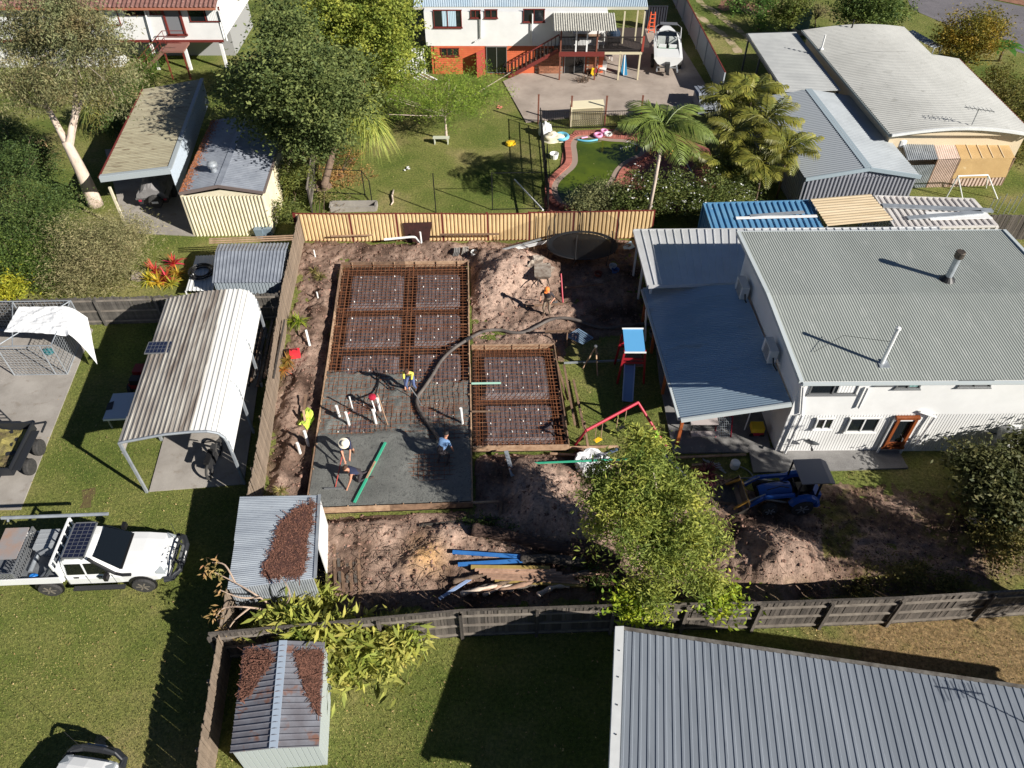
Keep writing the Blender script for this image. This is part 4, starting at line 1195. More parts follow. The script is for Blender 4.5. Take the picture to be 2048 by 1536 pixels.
t.p('ridge_cap', MB().slab4(rb + V(-.16, 0, .02), rb + V(.16, 0, .02), rt + V(.16, 0, .02), rt + V(-.16, 0, .02), .02), m_galv_d)
t.p('barge_board', MB().bar(SLb + V(0, -.05, -.02), rb + V(0, -.05, -.02), .05, .16).bar(rb + V(0, -.05, -.02), SRb + V(0, -.05, -.02), .05, .16), M('bronze_trim', S(112, 100, 96), .6))
t.p('gutter', MB().bar(SRb + V(.05, 0, -.03), SRt + V(.05, 0, -.03), .1, .1), MATS['bronze_trim'])
q = [P(390, 472), P(546, 470)]; dq = (rt - rb); dq.z = 0
q += [q[1] + dq * .97, q[0] + dq * .97]
m_crw = M('cream_wall', S(226, 218, 192), .6, c2=S(210, 200, 172), scale=1.5)
cladding(t, q, 0, [2.4] * 4, m_crw, .19, .04, 'trim')
t.p('gable', MB().add([up(q[0], 2.4), up(q[1], 2.4), up(lerp(q[0], q[1], .5), 2.74)], [(0, 1, 2)]), m_crw)
wv = P(428, 342, 2.75)
tv = T('roof_ventilator', 'round silver turbine ventilator on the grey gable shed roof', 'ventilator', wv - V(0, 0, .1))
tv.p('neck', MB().lathe(wv - V(0, 0, .1), [(.2, 0), (.16, .05), (.15, .3)], 14), m_galv)
tv.p('turbine', MB().lathe(wv + V(0, 0, .2), [(.15, 0), (.24, .08), (.27, .18), (.24, .28), (.12, .36), (.02, .38)], 18), m_galv)
for i in range(18):
    a_ = i * math.pi / 9; tv.p('vane', MB().bar(wv + V(.25 * math.cos(a_), .25 * math.sin(a_), .26), wv + V(.22 * math.cos(a_ + .2), .22 * math.sin(a_ + .2), .5), .012, .03), m_alu)
c = lerp(lerp(SLb, SLt, .5), lerp(rb, rt, .5), .1)
fv = [];
lx = rng.uniform(0, 1, 1400); ly = rng.beta(1.2, 5, 1400) * .5
pp = np.array([tuple(lerp(lerp(SLb, SLt, a), lerp(rb, rt, a), b) + V(0, 0, .035)) for a, b in zip(lx, ly)])
th = rng.uniform(0, 6.28, 1400); L = rng.uniform(.03, .07, 1400)
dx = np.stack([np.cos(th) * L, np.sin(th) * L, rng.uniform(-.02, .02, 1400)], 1); dy = np.stack([-np.sin(th) * L * .5, np.cos(th) * L * .5, 0 * th], 1)
tag(npmesh('fallen_leaves', np.stack([pp - dx, pp - dy, pp + dx, pp + dy], 1).reshape(-1, 3), np.arange(5600).reshape(-1, 4), M('dead_leaf', S(168, 106, 70), .9, attr=True, rand=.5), rng.random(1400)), kind='stuff')
for i, (uu, vv_) in enumerate(((522, 472), (538, 470))):
    p = P(uu, vv_); one('storage_tub', MB().hexa([p + V(-.18, -.2, 0), p + V(.18, -.2, 0), p + V(.18, .2, 0), p + V(-.18, .2, 0)], [p + V(-.22, -.24, .5), p + V(.22, -.24, .5), p + V(.22, .24, .5), p + V(-.22, .24, .5)]).box(p + V(0, 0, .52), (.46, .5, .04)), M('tub_grey', S(120, 136, 148), .5), ['grey plastic tub by the cream shed wall, left one', 'grey plastic tub by the cream shed wall, right one'][i], 'tub')
# ------------------------------------------------------------------ roofs at the right edge
m_big = M('pale_roof', S(192, 192, 187), .5, metal=.1, c2=S(178, 178, 173), scale=.4, c3=S(158, 158, 152), scale3=1.5, lo3=.6, hi3=.8)
zb = 2.85
TL, Lm, BL, TR, R1, R2, BR = (P(*q, zb) for q in ((1605, 60), (1650, 114), (1783, 271), (1805, 61), (1860, 116), (1917, 117), (2072, 272)))
t = T('pale_roof_house', 'low house under a broad pale ribbed roof at the right', 'house', up(BL, 0))
bow = lambda k: (lambda tt, q: .42 * math.sin(math.pi * min(1, q * k)))
t.p('roof', MB().sheet(TL, Lm, R1, TR, .21, .021, 'corr', seg=12, sag=bow(.8)), m_big)
t.p('roof', MB().sheet(Lm, BL, BR, R2, .21, .021, 'corr', seg=12, sag=bow(1)), m_big)
t.p('gutter', MB().bar(TL + V(-.05, 0, -.05), BL + V(-.05, 0, -.05), .1, .1), M('gutter_grey', S(120, 128, 128), .5))
t.p('gutter', MB().bar(TR + V(.04, 0, -.05), R1 + V(.04, 0, -.05), .08, .1).bar(R2 + V(.04, 0, -.05), BR + V(.04, 0, -.05), .08, .1), m_maroon)
for i in range(10):
    q0, q1 = i / 10, (i + 1) / 10
    zz = lambda q: .42 * math.sin(math.pi * q)
    t.p('barge_board', MB().bar(lerp(BL, BR, q0) + V(0, -.04, zz(q0) + .03), lerp(BL, BR, q1) + V(0, -.04, zz(q1) + .03), .12, .14), m_whitem)
qi = inset([up(p, 0) for p in (TL, BL, BR, TR)], .06)
t.p('wall', MB().prism(qi, 0, zb - .06), M('cream_board', S(214, 196, 166), .7))
t.p('end_gable', MB().add([up(lerp(BL, BR, k / 10), zb - .05 + (.42 * math.sin(math.pi * k / 10))) + V(0, .12, 0) for k in range(11)] , [tuple(range(11))]), MATS['cream_board'])
for u, v, hh, mt, lb in ((1643, 92, .9, m_pvc, 'short white vent pipe beside the carport on the pale ribbed roof'), (1701, 58, .8, m_black, 'short dark vent pipe at the far edge of the pale ribbed roof')):
    p = P(u, v + 6, 2.95); one('vent_pipe', MB().tube([p, p + V(0, 0, hh)], .05, 8).lathe(p, [(.14, 0), (.06, .1)], 10), mt, lb, 'pipe')
b0 = P(1938, 262, 2.95); t = T('antenna', 'bare television antenna on the near edge of the pale roof', 'antenna', b0)
t.p('mast', MB().tube([b0, b0 + V(0, 0, 1.3)], .025, 6), m_alu); t.p('boom', MB().bar(b0 + V(-.7, .2, 1.28), b0 + V(.7, -.3, 1.28), .03), m_alu)
for i in range(7): t.p('element', MB().bar(b0 + V(-.6 + i * .2, .4 - i * .06, 1.3), b0 + V(-.6 + i * .2, -.15 - i * .06, 1.3), .014), m_alu)
# open carport beside it
zc = 2.5
a, b, c, d = P(1495, 67, zc), P(1592, 64, zc), P(1682, 181, zc), P(1570, 184, zc)
t = T('open_carport', 'flat ribbed carport roof on dark posts beside the pale roof', 'carport', up(d, 0))
t.p('roof', MB().sheet(a, d, c, b, .21, .021, 'corr'), M('grey_white_roof', S(172, 174, 173), .5, c2=S(156, 158, 158), scale=.6))
t.p('edge_beam', MB().bar(a + V(-.05, 0, -.1), d + V(-.05, 0, -.1), .08, .2).bar(a + V(0, .04, -.1), b + V(0, .04, -.1), .08, .2), M('dark_beam', S(78, 82, 84), .6))
for k in (0.02, .35, .68, .98):
    p = lerp(a, d, k) + V(.1, 0, 0); t.p('post', MB().bar(up(p, 0), up(p, zc - .15), .11), MATS['dark_beam'])
    p = lerp(b, c, k) + V(-.1, 0, 0); t.p('post', MB().bar(up(p, 0), up(p, zc - .15), .11), MATS['dark_beam'])
# grey gable shed behind the containers
z1, z2 = 2.15, 2.6
r0, r1 = P(1617, 178, z2), P(1739, 338, z2)
l1, g1 = P(1611, 358, z1), P(1841, 353, z1)
dv_ = r0 - r1; l0, g0 = l1 + dv_, g1 + dv_
t = T('steel_shed', 'large grey gable shed with dark-striped ribbed end wall behind the containers', 'shed', up(l1, 0))
m_sg = M('shed_grey_lit', S(180, 186, 190), .45, metal=.15, c2=S(164, 170, 174), scale=.6)
t.p('roof', MB().sheet(l1, l0, r0, r1, .19, .019, 'corr'), M('shed_grey_shaded', S(150, 156, 162), .45, metal=.15))  # slope away from the sun gets a darker tone of the same grey
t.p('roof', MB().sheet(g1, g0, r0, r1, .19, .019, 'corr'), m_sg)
t.p('ridge_cap', MB().slab4(r1 + V(-.2, 0, .02), r1 + V(.2, 0, .02), r0 + V(.2, 0, .02), r0 + V(-.2, 0, .02), .03), M('ridge_grey', S(150, 164, 172), .5))
t.p('barge_board', MB().bar(l1 + V(0, -.05, 0), r1 + V(0, -.05, .02), .08, .2).bar(r1 + V(0, -.05, .02), g1 + V(0, -.05, 0), .08, .2), MATS['ridge_grey'])
m_sw = M('striped_wall', S(150, 152, 160), .5)
q = [up(l1, 0) + V(.12, .15, 0), up(g1, 0) + V(-.12, .15, 0)]; q += [q[1] + up(dv_, 0) * .97, q[0] + up(dv_, 0) * .97]
cladding(t, q, 0, [z1 - .02] * 4, m_sw, .21, .045, 'trap')
t.p('gable', MB().sheet(up(q[0], z1 - .04), up(lerp(q[0], q[1], .5), z1 - .04), up(lerp(q[0], q[1], .5), z2 - .05), up(q[0], z1 - .03), .21, .03, 'trap').sheet(up(q[1], z1 - .04), up(lerp(q[0], q[1], .5), z1 - .04), up(lerp(q[0], q[1], .5), z2 - .05), up(q[1], z1 - .03), .21, .03, 'trap'), m_sw)
# lean-to with canvas blinds at the end of the pale roofed house
m_tan = M('tan_canvas', S(190, 158, 108), .8, c2=S(176, 144, 96), scale=1.2, c3=S(206, 182, 140), scale3=3, lo3=.62, hi3=.75)
m_pink = M('pinkish_sheet', S(208, 184, 170), .6, c2=S(190, 168, 154), scale=2)
t = T('lean_to', 'lean-to with tan canvas blinds and pink ribbed wall under the pale roof', 'lean-to', P(1845, 372))
zf, zb2 = 1.75, 2.2
B = lambda u, v: P(u, v, zb2)
Fp = lambda u, v: P(u, v, zf)
t.p('iron_roof', MB().sheet(B(1802, 279), B(1863, 277), Fp(1876, 319), Fp(1815, 321), .12, .02, 'corr'), m_galv)
t.p('clear_roof', MB().sheet(B(1864, 277), B(1906, 277), Fp(1921, 317), Fp(1877, 319), .12, .01, 'corr'), m_pink)
t.p('canvas_top', MB().slab4(B(1907, 279), B(2012, 279), Fp(2030, 315), Fp(1922, 318), .02), m_tan)
for i in range(1, 5): t.p('canvas_seam', MB().bar(lerp(B(1907, 279), B(2012, 279), i / 5) + V(0, 0, .02), lerp(Fp(1922, 318), Fp(2030, 315), i / 5) + V(0, 0, .02), .03, .02), MATS['cream_board'])
g = lambda p, z: V(p.x, p.y, z)
f0_, f1_, f2_, f3_ = Fp(1815, 321), Fp(1876, 319), Fp(1921, 318), Fp(2030, 315)
t.p('canvas_blind', MB().slab4(g(f2_, .55) + V(0, -.05, 0), g(f3_, .55) + V(0, -.05, 0), f3_, f2_, .02, V(0, -1, 0)), m_tan)
t.p('pink_wall', MB().sheet(g(f1_, 0), g(f2_, 0), f2_, f1_, .1, .02, 'corr'), m_pink)
t.p('pink_base', MB().sheet(g(f2_, 0) + V(0, .02, 0), g(f3_, 0) + V(0, .02, 0), g(f3_, .6) + V(0, .02, 0), g(f2_, .6) + V(0, .02, 0), .2, .03, 'trap'), m_pink)
t.p('iron_wall', MB().sheet(g(f0_, 0), g(f1_, 0), g(f1_, 1.45), g(f0_, 1.45), .1, .02, 'corr'), m_galv)
for p in (f0_, f1_, f2_, f3_): t.p('post', MB().bar(g(p, 0), p, .07), m_pine_d)
p = P(1799, 290, 1.9)
t = T('white_drum', 'round white drum with dark opening beside the iron lean-to roof', 'drum', up(p, 0))
t.p('stand', MB().bar(up(p, 0), p, .2), m_pvc); t.p('drum', MB().lathe(p, [(.3, 0), (.34, .1), (.34, .4), (.22, .5), (.14, .52)], 16), m_pvc); t.p('opening', MB().lathe(p + V(0, 0, .52), [(.14, 0), (.13, .02)], 12), m_black)
t = T('swing_stand', 'white tubular frame standing on grass behind the white container', 'frame', P(1900, 398))
a, b = P(1916, 352, 1.4), P(1976, 350, 1.4)
t.p('top_bar', MB().tube([a, b], .04, 8), m_whitem)
for (u, v), s_ in (((1893, 394), a), ((1925, 397), a), ((1995, 398), b), ((1972, 376), b)): t.p('leg', MB().tube([P(u, v), s_], .035, 8), m_whitem)
for i in range(6):
    p = P(1972 + i * 11, 430 - (i % 3) * 2); one('garden_stake', MB().tube([p, p + V(.02, 0, 1.0 + .1 * (i % 3))], .02, 6), m_galv, 'thin grey stake standing in grass by the white container', 'stake', 'garden stakes by the container')
# teal tank and small roof on the far side
p = P(1600, 66); t = T('water_tank', 'small teal water tank behind the carport roof', 'water tank', p)
t.p('tank', MB().lathe(p + V(0, 0, .4), [(.5, 0), (.55, .1), (.55, 1.1), (.45, 1.25), (.1, 1.32)], 18), M('teal', S(66, 104, 106), .5)); t.p('stand', MB().box(p + V(0, 0, .2), (1, 1, .4)), m_conc)
p = P(1601, 47, 1.4)
a, b, c, d = P(1806, 65, 2.0), P(1826, 60, 2.0), P(1884, 92, 2.0), P(1868, 97, 2.0)
t = T('side_awning', 'pale blue-grey awning roof at the far side of the pale roof', 'awning', up(a, 0))
t.p('roof', MB().sheet(a, d, c, b, .3, .02, 'trim'), m_galv)
for p in (a, b, c, d): t.p('post', MB().bar(up(p, 0), p, .06), m_galv)
# ------------------------------------------------------------------ shipping containers and loose sheets
def container(label, px, z, mat, rib=.3):
    a, b, c, d = (P(u, v, z) for u, v in px)
    t = T('shipping_container', label, 'container', up(d, 0))
    t.p('roof', MB().sheet(a, b, c, d, rib, .04, 'trap'), mat)
    for x0, x1 in ((a, b), (b, c), (c, d), (d, a)):
        t.p('top_rail', MB().bar(x0 + V(0, 0, .0), x1 + V(0, 0, .0), .1, .1), mat)
        t.p('side_wall', MB().sheet(up(x0, .1), up(x1, .1), up(x1, z - .05), up(x0, z - .05), .28, .04, 'trap'), mat)
        t.p('corner_post', MB().bar(up(x0, 0), up(x0, z), .14), mat)
    return a, b, c, d
m_blue = M('container_blue', S(84, 136, 176), .5, c2=S(104, 150, 182), scale=1.2, c3=S(150, 160, 164), scale3=3, lo3=.66, hi3=.78)
m_cw = M('container_white', S(214, 210, 206), .55, c2=S(196, 190, 186), scale=1, c3=S(170, 140, 124), scale3=2.2, lo3=.68, hi3=.78)
container('blue shipping container behind the patio roof', ((1408, 408), (1620, 402), (1652, 472), (1430, 476)), 2.3, m_blue)
a, b, c, d = container('white shipping container with boards lying on its roof', ((1750, 393), (1946, 399), (1994, 452), (1790, 456)), 2.35, m_cw)
a, b, c, d = P(1620, 398, 2.55), P(1741, 388, 2.55), P(1786, 440, 2.45), P(1655, 452, 2.45)
t = T('sheet_roof', 'cream ribbed sheets spanning between the blue and white containers', 'roof sheet', up(d, 0))
t.p('sheet', MB().sheet(a, d, c, b, .2, .02, 'corr'), M('cream_sheet_b', S(206, 188, 158), .6, c2=S(186, 166, 134), scale=1.2, c3=S(160, 132, 100), scale3=2.4, lo3=.66, hi3=.8, stretch=(.3, 2, 1)))
for p in (a, b, c, d): t.p('post', MB().bar(up(p, 0), p - V(0, 0, .03), .07), m_galv)
def plank(uv0, uv1, z, w_, mat, label, th=.05, nm='plank', cat='plank', z1=None):
    a, b = P(*uv0, z), P(*uv1, z if z1 is None else z1); return one(nm, MB().bar(a, b, w_, th), mat, label, cat)
plank((1472, 436), (1634, 432), 2.42, .16, m_white, 'long white board on the blue container roof, nearer one')
plank((1500, 432), (1608, 424), 2.44, .2, m_galv, 'grey board on the blue container roof, farther one')
plank((1765, 411), (1985, 421), 2.46, .32, m_galv, 'wide grey board lying along the white container, farther one', .06)
plank((1815, 436), (1964, 424), 2.46, .28, m_galv, 'wide grey board lying along the white container, nearer one', .06)
one('panel', MB().slab4(P(1850, 423, 2.43), P(1972, 425, 2.43), P(1986, 436, 2.43), P(1862, 440, 2.43), .03), m_white, 'white flat panel lying on the white container roof', 'panel')
plank((1396, 455), (1424, 418), .2, .07, m_galv, 'steel bar propped against the end of the blue container', .07, 'steel_bar', 'bar', 2.3)
# ------------------------------------------------------------------ white house with red tiled roof, upper left
za = 4.4
a, b = P(-120, 141), P(463, 141)
hd = (b - a).normalized(); hn = V(0, 1, 0)
h = T('tiled_house', 'white high-set house with red-brown tiled roof and back stairs, upper left', 'house', b)
back = V(0, 8, 0)
h.p('upper_wall', MB().prism([a, b, b + back, a + back], 2.1, za - .02), m_white)
qi = [a + V(.2, .5, 0), lerp(a, b, .62) + V(0, .5, 0), lerp(a, b, .62) + back, a + back]
h.p('lower_wall', MB().prism(qi, 0, 2.08), m_white)
m_dark = M('shaded_brown', S(44, 38, 34), .8)
h.p('under_floor_wall', MB().prism([lerp(a, b, .62) + V(0.02, 2.5, 0), b + V(-.3, 2.5, 0), b + V(-.3, 7.9, 0), lerp(a, b, .62) + V(.02, 7.9, 0)], 0, 2.08), M('grey_block', S(150, 150, 150), .9))
for k in (.75, .86, .985): p = lerp(a, b, k); h.p('stump', MB().bar(p + V(0, .15, 0), up(p, 2.1) + V(0, .15, 0), .18), m_white)
h.p('floor_beam', MB().bar(up(a, 2.06) + V(0, -.02, 0), up(b, 2.06) + V(0, -.02, 0), .06, .16), m_maroon)
m_tile = M('roof_tile', S(128, 92, 84), .8, c2=S(104, 72, 66), scale=3, c3=S(150, 118, 110), scale3=7)
e0, e1 = up(a, za) + V(-.3, -.5, 0), up(b, za) + V(.2, -.5, 0)
for row in range(16):
    y0, y1 = row * .33, row * .33 + .36
    s0_, s1_ = e0 + V(0, y0, y0 * .36 + .02), e1 + V(0, y0, y0 * .36 + .02)
    h.p('tile_course', MB().sheet(s0_, s1_, s1_ + V(0, .36, .11), s0_ + V(0, .36, .11), .3, .05, 'corr'), m_tile)
h.p('roof', MB().add([e0 - V(0, 0, .05), e1 - V(0, 0, .05), e1 + V(0, 5.3, 1.85), e0 + V(0, 5.3, 1.85), e0 + V(0, 9.3, .3), e1 + V(0, 9.3, .3)], [(0, 1, 2, 3), (3, 2, 5, 4)]), m_tile)
h.p('gutter', MB().bar(e0 + V(0, -.05, -.04), e1 + V(0, -.05, -.04), .12, .12), M('terracotta_gutter', S(170, 108, 84), .6))
h.p('soffit', MB().slab4(e0 - V(0, 0, .07), e1 - V(0, 0, .07), up(b, za - .07) + V(.2, .05, 0), up(a, za - .07) + V(-.3, .05, 0), .02), m_white)
for BLp, TRp, cu in (((190, 50), (231, 17), (0.35, 1, m_white)), ((252, 30), (289, 17), None), ((301, 29), (321, 17), None), ((382, 43), (437, 14), (.55, 1, m_white))): window(h, a, b, BLp, TRp, m_maroon, curtain=cu, sill=False)
dr = window(h, a, b, (340, 69), (357, 16), m_maroon, M('screen_door_mesh', S(120, 122, 126), .6), mull=0, sill=False, name='door', fw=.12)
for px in (((290, 19), (306, 80)), ((438, 20), (455, 80))):
    pts = []
    for u, v in px: s, z = W(u, v, a, b); pts.append(a + hd * s + V(0, -.12, 0) + V(0, 0, min(z, za - .1)))
    h.p('downpipe', MB().tube(pts, .06, 8), m_white)
t = T('back_stairs', 'brown steel back stairs with landing and handrails at the tiled house', 'stairs', P(340, 141))
l0, l1 = P(332, 91, 2.0), P(374, 91, 2.0); l0.y = l1.y = a.y - 1.5
t.p('landing', MB().slab4(l0, l1, V(l1.x, a.y - .05, 2.0), V(l0.x, a.y - .05, 2.0), .12), M('stair_brown', S(132, 92, 82), .7))
f = V(l0.x - 2.4, l0.y - .2, 0)
for dy in (.08, .95):
    t.p('stringer', MB().bar(l0 + V(0, dy, -.1), f + V(0, dy, .05), .06, .22), MATS['stair_brown'])
    for zz in (.5, .95): t.p('handrail', MB().tube([l1 + V(0, dy, zz), l0 + V(0, dy, zz), f + V(0, dy, zz)], .025, 6), m_maroon)
    for k in range(5): p = lerp(l0, f, k / 4) + V(0, dy, 0); t.p('baluster', MB().tube([p, p + V(0, 0, .95)], .02, 6), m_maroon)
for k in range(9): p = lerp(l0, f, (k + .5) / 9); t.p('tread', MB().box(p + V(0, .52, 0), (.28, .85, .04)), MATS['stair_brown'])
for p in (l0 + V(.1, .1, 0), l1 + V(-.1, .1, 0)): t.p('post', MB().bar(up(p, 0), up(p, 1.95), .09), m_maroon)
# ------------------------------------------------------------------ white and orange house with deck, top centre
m_or = M('orange_board', S(206, 104, 66), .7, c2=S(192, 94, 58), scale=2)
a, b = P(857, 148), P(1300, 146)
b.y = a.y
hd = (b - a).normalized()
h = T('orange_base_house', 'white house with orange lower storey, deck and awning, top centre', 'house', a)
back = V(0, 8, 0); zw, za = 1.95, 4.2
pr1 = lerp(a, b, (1205 - 857) / (1300 - 857))
h.p('upper_wall', MB().prism([a, pr1, pr1 + back, a + back], zw, za), m_white)
sA = W(1068, 150, a, b)[0]
pm = a + hd * sA
for k in range(13):
    z0 = k * .15; h.p('weatherboard', MB().slab4(up(a, z0) + V(.5, -.012, 0), up(pm, z0) + V(0, -.012, 0), up(pm, z0 + .148) + V(0, .004, 0), up(a, z0 + .148) + V(.5, .004, 0), .03, V(0, -1, 0)), m_or)
h.p('lower_wall', MB().prism([a + V(.3, .05, 0), pr1 + V(0, .05, 0), pr1 + back, a + back + V(.3, 0, 0)], 0, zw - .01), m_or)
for px_ in (.35, .75):
    h.p('verandah_post', MB().bar(up(lerp(pr1, b, px_), 0) + V(0, .3, 0), up(lerp(pr1, b, px_), za - .1) + V(0, .3, 0), .1), M('cream_beam', S(200, 190, 160), .7))
h.p('verandah_floor', MB().prism([pr1, b + V(-.3, 0, 0), b + V(-.3, 3, 0), pr1 + V(0, 3, 0)], 1.85, 2.0), M('deck_dark', S(64, 54, 50), .8))
m_brick = M('brick_brown', S(150, 100, 76), .9, c2=S(116, 74, 56), scale=5)
bm = bpy.data.meshes.new('brick'); mb_ = MB().box((0, 0, 0), (.29, .03, .095)); bm.from_pydata([tuple(p) for p in mb_.v], [], mb_.f); bm.materials.append(M('brick_face', S(156, 104, 78), .9, rand=.3))
def brickwall(u0, u1, z0, z1):
    s0 = W(u0, 148, a, b)[0]; s1 = W(u1, 148, a, b)[0]
    w_ = h.p('brick_wall', MB().slab4(a + hd * s0 + V(0, -.03, z0), a + hd * s1 + V(0, -.03, z0), a + hd * s1 + V(0, -.03, z1), a + hd * s0 + V(0, -.03, z1), .04, V(0, -1, 0)), M('mortar', S(150, 138, 126), .95))
    nrow = int((z1 - z0) / .115)
    for r in range(nrow):
        n = int((s1 - s0) / .31)
        for i in range(n):
            x = s0 + .16 + i * .31 + (.15 if r % 2 else 0)
            if x + .15 > s1: continue
            ob = bpy.data.objects.new('brick', bm); COL.objects.link(ob); ob.parent = w_; ob.location = a + hd * x + V(0, -.04, z0 + .06 + r * .115) - h.loc
brickwall(1070, 1125, 0, 1.75)
brickwall(1172, 1195, 0, 1.75)
for BLp, TRp, cu in (((869, 54), (922, 20), (.3, .8, M('blue_curtain', S(176, 200, 214), .9))), ((942, 35), (960, 20), None), ((970, 35), (994, 19), None), ((1047, 43), (1089, 18), None)): window(h, a, b, BLp, TRp, m_maroon, curtain=cu)
window(h, a, b, (883, 111), (917, 96), m_maroon, mull=2)
window(h, a, b, (974, 145), (1013, 93), m_alu, m_dglass, mull=1, sill=False, name='sliding_door')
window(h, a, b, (1128, 150), (1170, 108), m_alu, m_dglass, mull=1, sill=False, name='sliding_door')
s_ = W(972, 145, a, b)[0]; p = a + hd * s_ + V(-.05, -.05, 0)
h.p('screen_door', MB().slab4(p, p + V(-.55, -.6, 0), p + V(-.55, -.6, 1.75), p + V(0, 0, 1.75), .04, V(.7, -.7, 0)), M('rust_red', S(150, 62, 50), .6))
e0, e1 = P(826, 14, za), P(1296, 14, za)
h.p('roof', MB().sheet(e0, e1, e1 + V(0, 7, 1.6), e0 + V(0, 7, 1.6), .12, .025, 'corr'), M('far_roof_blue', S(176, 196, 210), .4, metal=.2, c2=S(196, 208, 216), scale=.5))
h.p('gutter', MB().bar(e0 + V(0, -.06, -.06), e1 + V(0, -.06, -.06), .12, .14), M('cream_gutter', S(190, 188, 172), .6))
for px in (((962, 20), (963, 75), (950, 82)), ((1065, 20), (1064, 90))):
    pts = []
    for u, v in px: s, z = W(u, v, a, b); pts.append(a + hd * s + V(0, -.12, 0) + V(0, 0, min(z, za - .1)))
    h.p('downpipe', MB().tube(pts, .05, 8), m_white)
# awning over the deck
t = T('awning', 'grey ribbed awning over the timber deck of the orange-based house', 'awning', P(1106, 148))
wl = lambda u: a + hd * W(u, 60, a, b)[0]
A1, A2 = up(wl(1104), 4.1), up(wl(1226), 4.1)
oo = V(0, -2.0, -.38)
t.p('roof', MB().sheet(A1, A2, A2 + oo, A1 + oo, .15, .03, 'corr'), M('awning_grey', S(186, 184, 174), .7, c2=S(150, 148, 140), scale=6))
# deck and stairs
zd = 2.0
d0, d1 = P(1118, 103, zd), P(1284, 102, zd); d1.y = d0.y
t = T('timber_deck', 'raised deck with dark balustrade and thin posts on the orange-based house', 'deck', up(d0, 0))
for k in range(14):
    y0 = d0.y + (a.y - d0.y) * k / 14; y1 = d0.y + (a.y - d0.y) * (k + .92) / 14
    t.p('deck_board', MB().slab4(V(d0.x, y0, zd), V(d1.x, y0, zd), V(d1.x, y1, zd), V(d0.x, y1, zd), .04), M('deck_dark', S(64, 54, 50), .8))
dm = lerp(d0, d1, .55)
t.p('fascia_beam', MB().bar(d0 + V(0, -.04, -.16), dm + V(0, -.04, -.16), .08, .3), m_maroon)
t.p('fascia_beam', MB().bar(dm + V(0, -.04, -.1), d1 + V(0, -.04, -.1), .08, .14), M('cream_beam', S(200, 190, 160), .7))
for p, mt, top in ((d0 + V(.1, 0, 0), MATS['red_brown_post'], 3.7), (lerp(d0, d1, .45), MATS['red_brown_post'], 3.7), (d1 + V(-.1, 0, 0), MATS['cream_beam'], 2.0), (lerp(d0, d1, .74), MATS['cream_beam'], 2.0), (lerp(d0, d1, .2), m_white, 3.7), (lerp(d0, d1, .33), m_white, 3.7)):
    z0 = 0 if mt is not m_white else zd
    t.p('post', MB().bar(up(p, z0), up(p, top), .1), mt)
t.p('post', MB().bar(up(d1, zd) + V(-.3, 1.8, 0), up(d1, 4.1) + V(-.3, 1.8, 0), .09), MATS['cream_beam'])
m_bal = M('dark_balustrade', S(40, 34, 34), .6)
for z in (.12, .95): t.p('rail', MB().bar(d0 + V(0, 0, z), d1 + V(0, 0, z), .05, .07), m_bal)
n = 60
for k in range(n): p = lerp(d0, d1, (k + .5) / n); t.p('baluster', MB().bar(p + V(0, 0, .1), p + V(0, 0, .95), .03), m_bal)
t.p('corner_post', MB().bar(d1, up(d1, zd + 1.0), .14), MATS['rust_red'])
t = T('deck_stairs', 'open timber stairs with dark balustrade rising to the deck', 'stairs', P(1018, 163))
s0, s1 = P(1016, 164), V(d0.x, d0.y + .4, zd)
s0 = V(s0.x, d0.y + .4, .02)
for dy in (0, .95):
    t.p('stringer', MB().bar(s0 + V(0, dy, .02), s1 + V(0, dy, -.08), .06, .24), m_maroon)
    t.p('handrail', MB().bar(s0 + V(0, dy, .95), s1 + V(0, dy, .95), .06, .08), m_maroon)
    for k in range(15): p = lerp(s0, s1, k / 14) + V(0, dy, 0); t.p('baluster', MB().bar(p, p + V(0, 0, .93), .06 if k % 5 == 0 else .045), m_bal)
for k in range(11): p = lerp(s0, s1, (k + .5) / 11); t.p('tread', MB().box(p + V(0, .48, .02), (.3, .9, .045)), m_pine_d)
# things on and under the deck
p = lerp(d0, d1, .66) + V(0, .8, 0)
t = T('barbecue', 'dark covered barbecue on the deck near the boat', 'barbecue', p)
t.p('body', MB().box(p + V(0, 0, .55), (.9, .5, .5)), m_black); t.p('lid', MB().lathe(p + V(0, 0, .8), [(.45, 0), (.42, .2), (.25, .35), (.02, .4)], 14), M('dark_blue_cover', S(34, 48, 66), .4)); 
for i, j in ((-.35, -.2), (.35, -.2), (-.35, .2), (.35, .2)): t.p('leg', MB().bar(p + V(i, j, 0), p + V(i, j, .35), .05), m_black)
p = lerp(d0, d1, .35) + V(0, 1.1, 0)
t = T('deck_table', 'long outdoor table with white chairs under the awning', 'table', p)
t.p('top', MB().box(p + V(0, 0, .72), (1.7, .8, .05)), m_pine_d)
for i, j in ((-.7, -.3), (.7, -.3), (-.7, .3), (.7, .3)): t.p('leg', MB().bar(p + V(i, j, 0), p + V(i, j, .7), .06), m_pine_d)
def chair(p, label, rz, mat):
    t = T('garden_chair', label, 'chair', p, rz)
    t.p('seat', MB().box((0, 0, .42), (.45, .45, .04)), mat); t.p('backrest', MB().box((0, .22, .68), (.45, .04, .5)), mat)
    for i in (-.2, .2):
        for j in (-.2, .2): t.p('leg', MB().bar((i, j, 0), (i * .95, j * .95, .42), .035), mat)
chair(lerp(d0, d1, .2) + V(0, .9, 0), 'white garden chair left of the deck table', R(90), m_pvc)
chair(lerp(d0, d1, .5) + V(0, .7, 0), 'white garden chair right of the deck table', R(-80), m_pvc)
chair(P(1216, 122), 'white plastic chair on the paving under the deck', R(20), m_pvc)
chair(P(1204, 150), 'white wire chair on the paving beside the yellow toy', R(-20), m_pvc)
p = P(1180, 142); t = T('planter_bench', 'brown bench with a pink tub in front of the brick wall', 'bench', p)
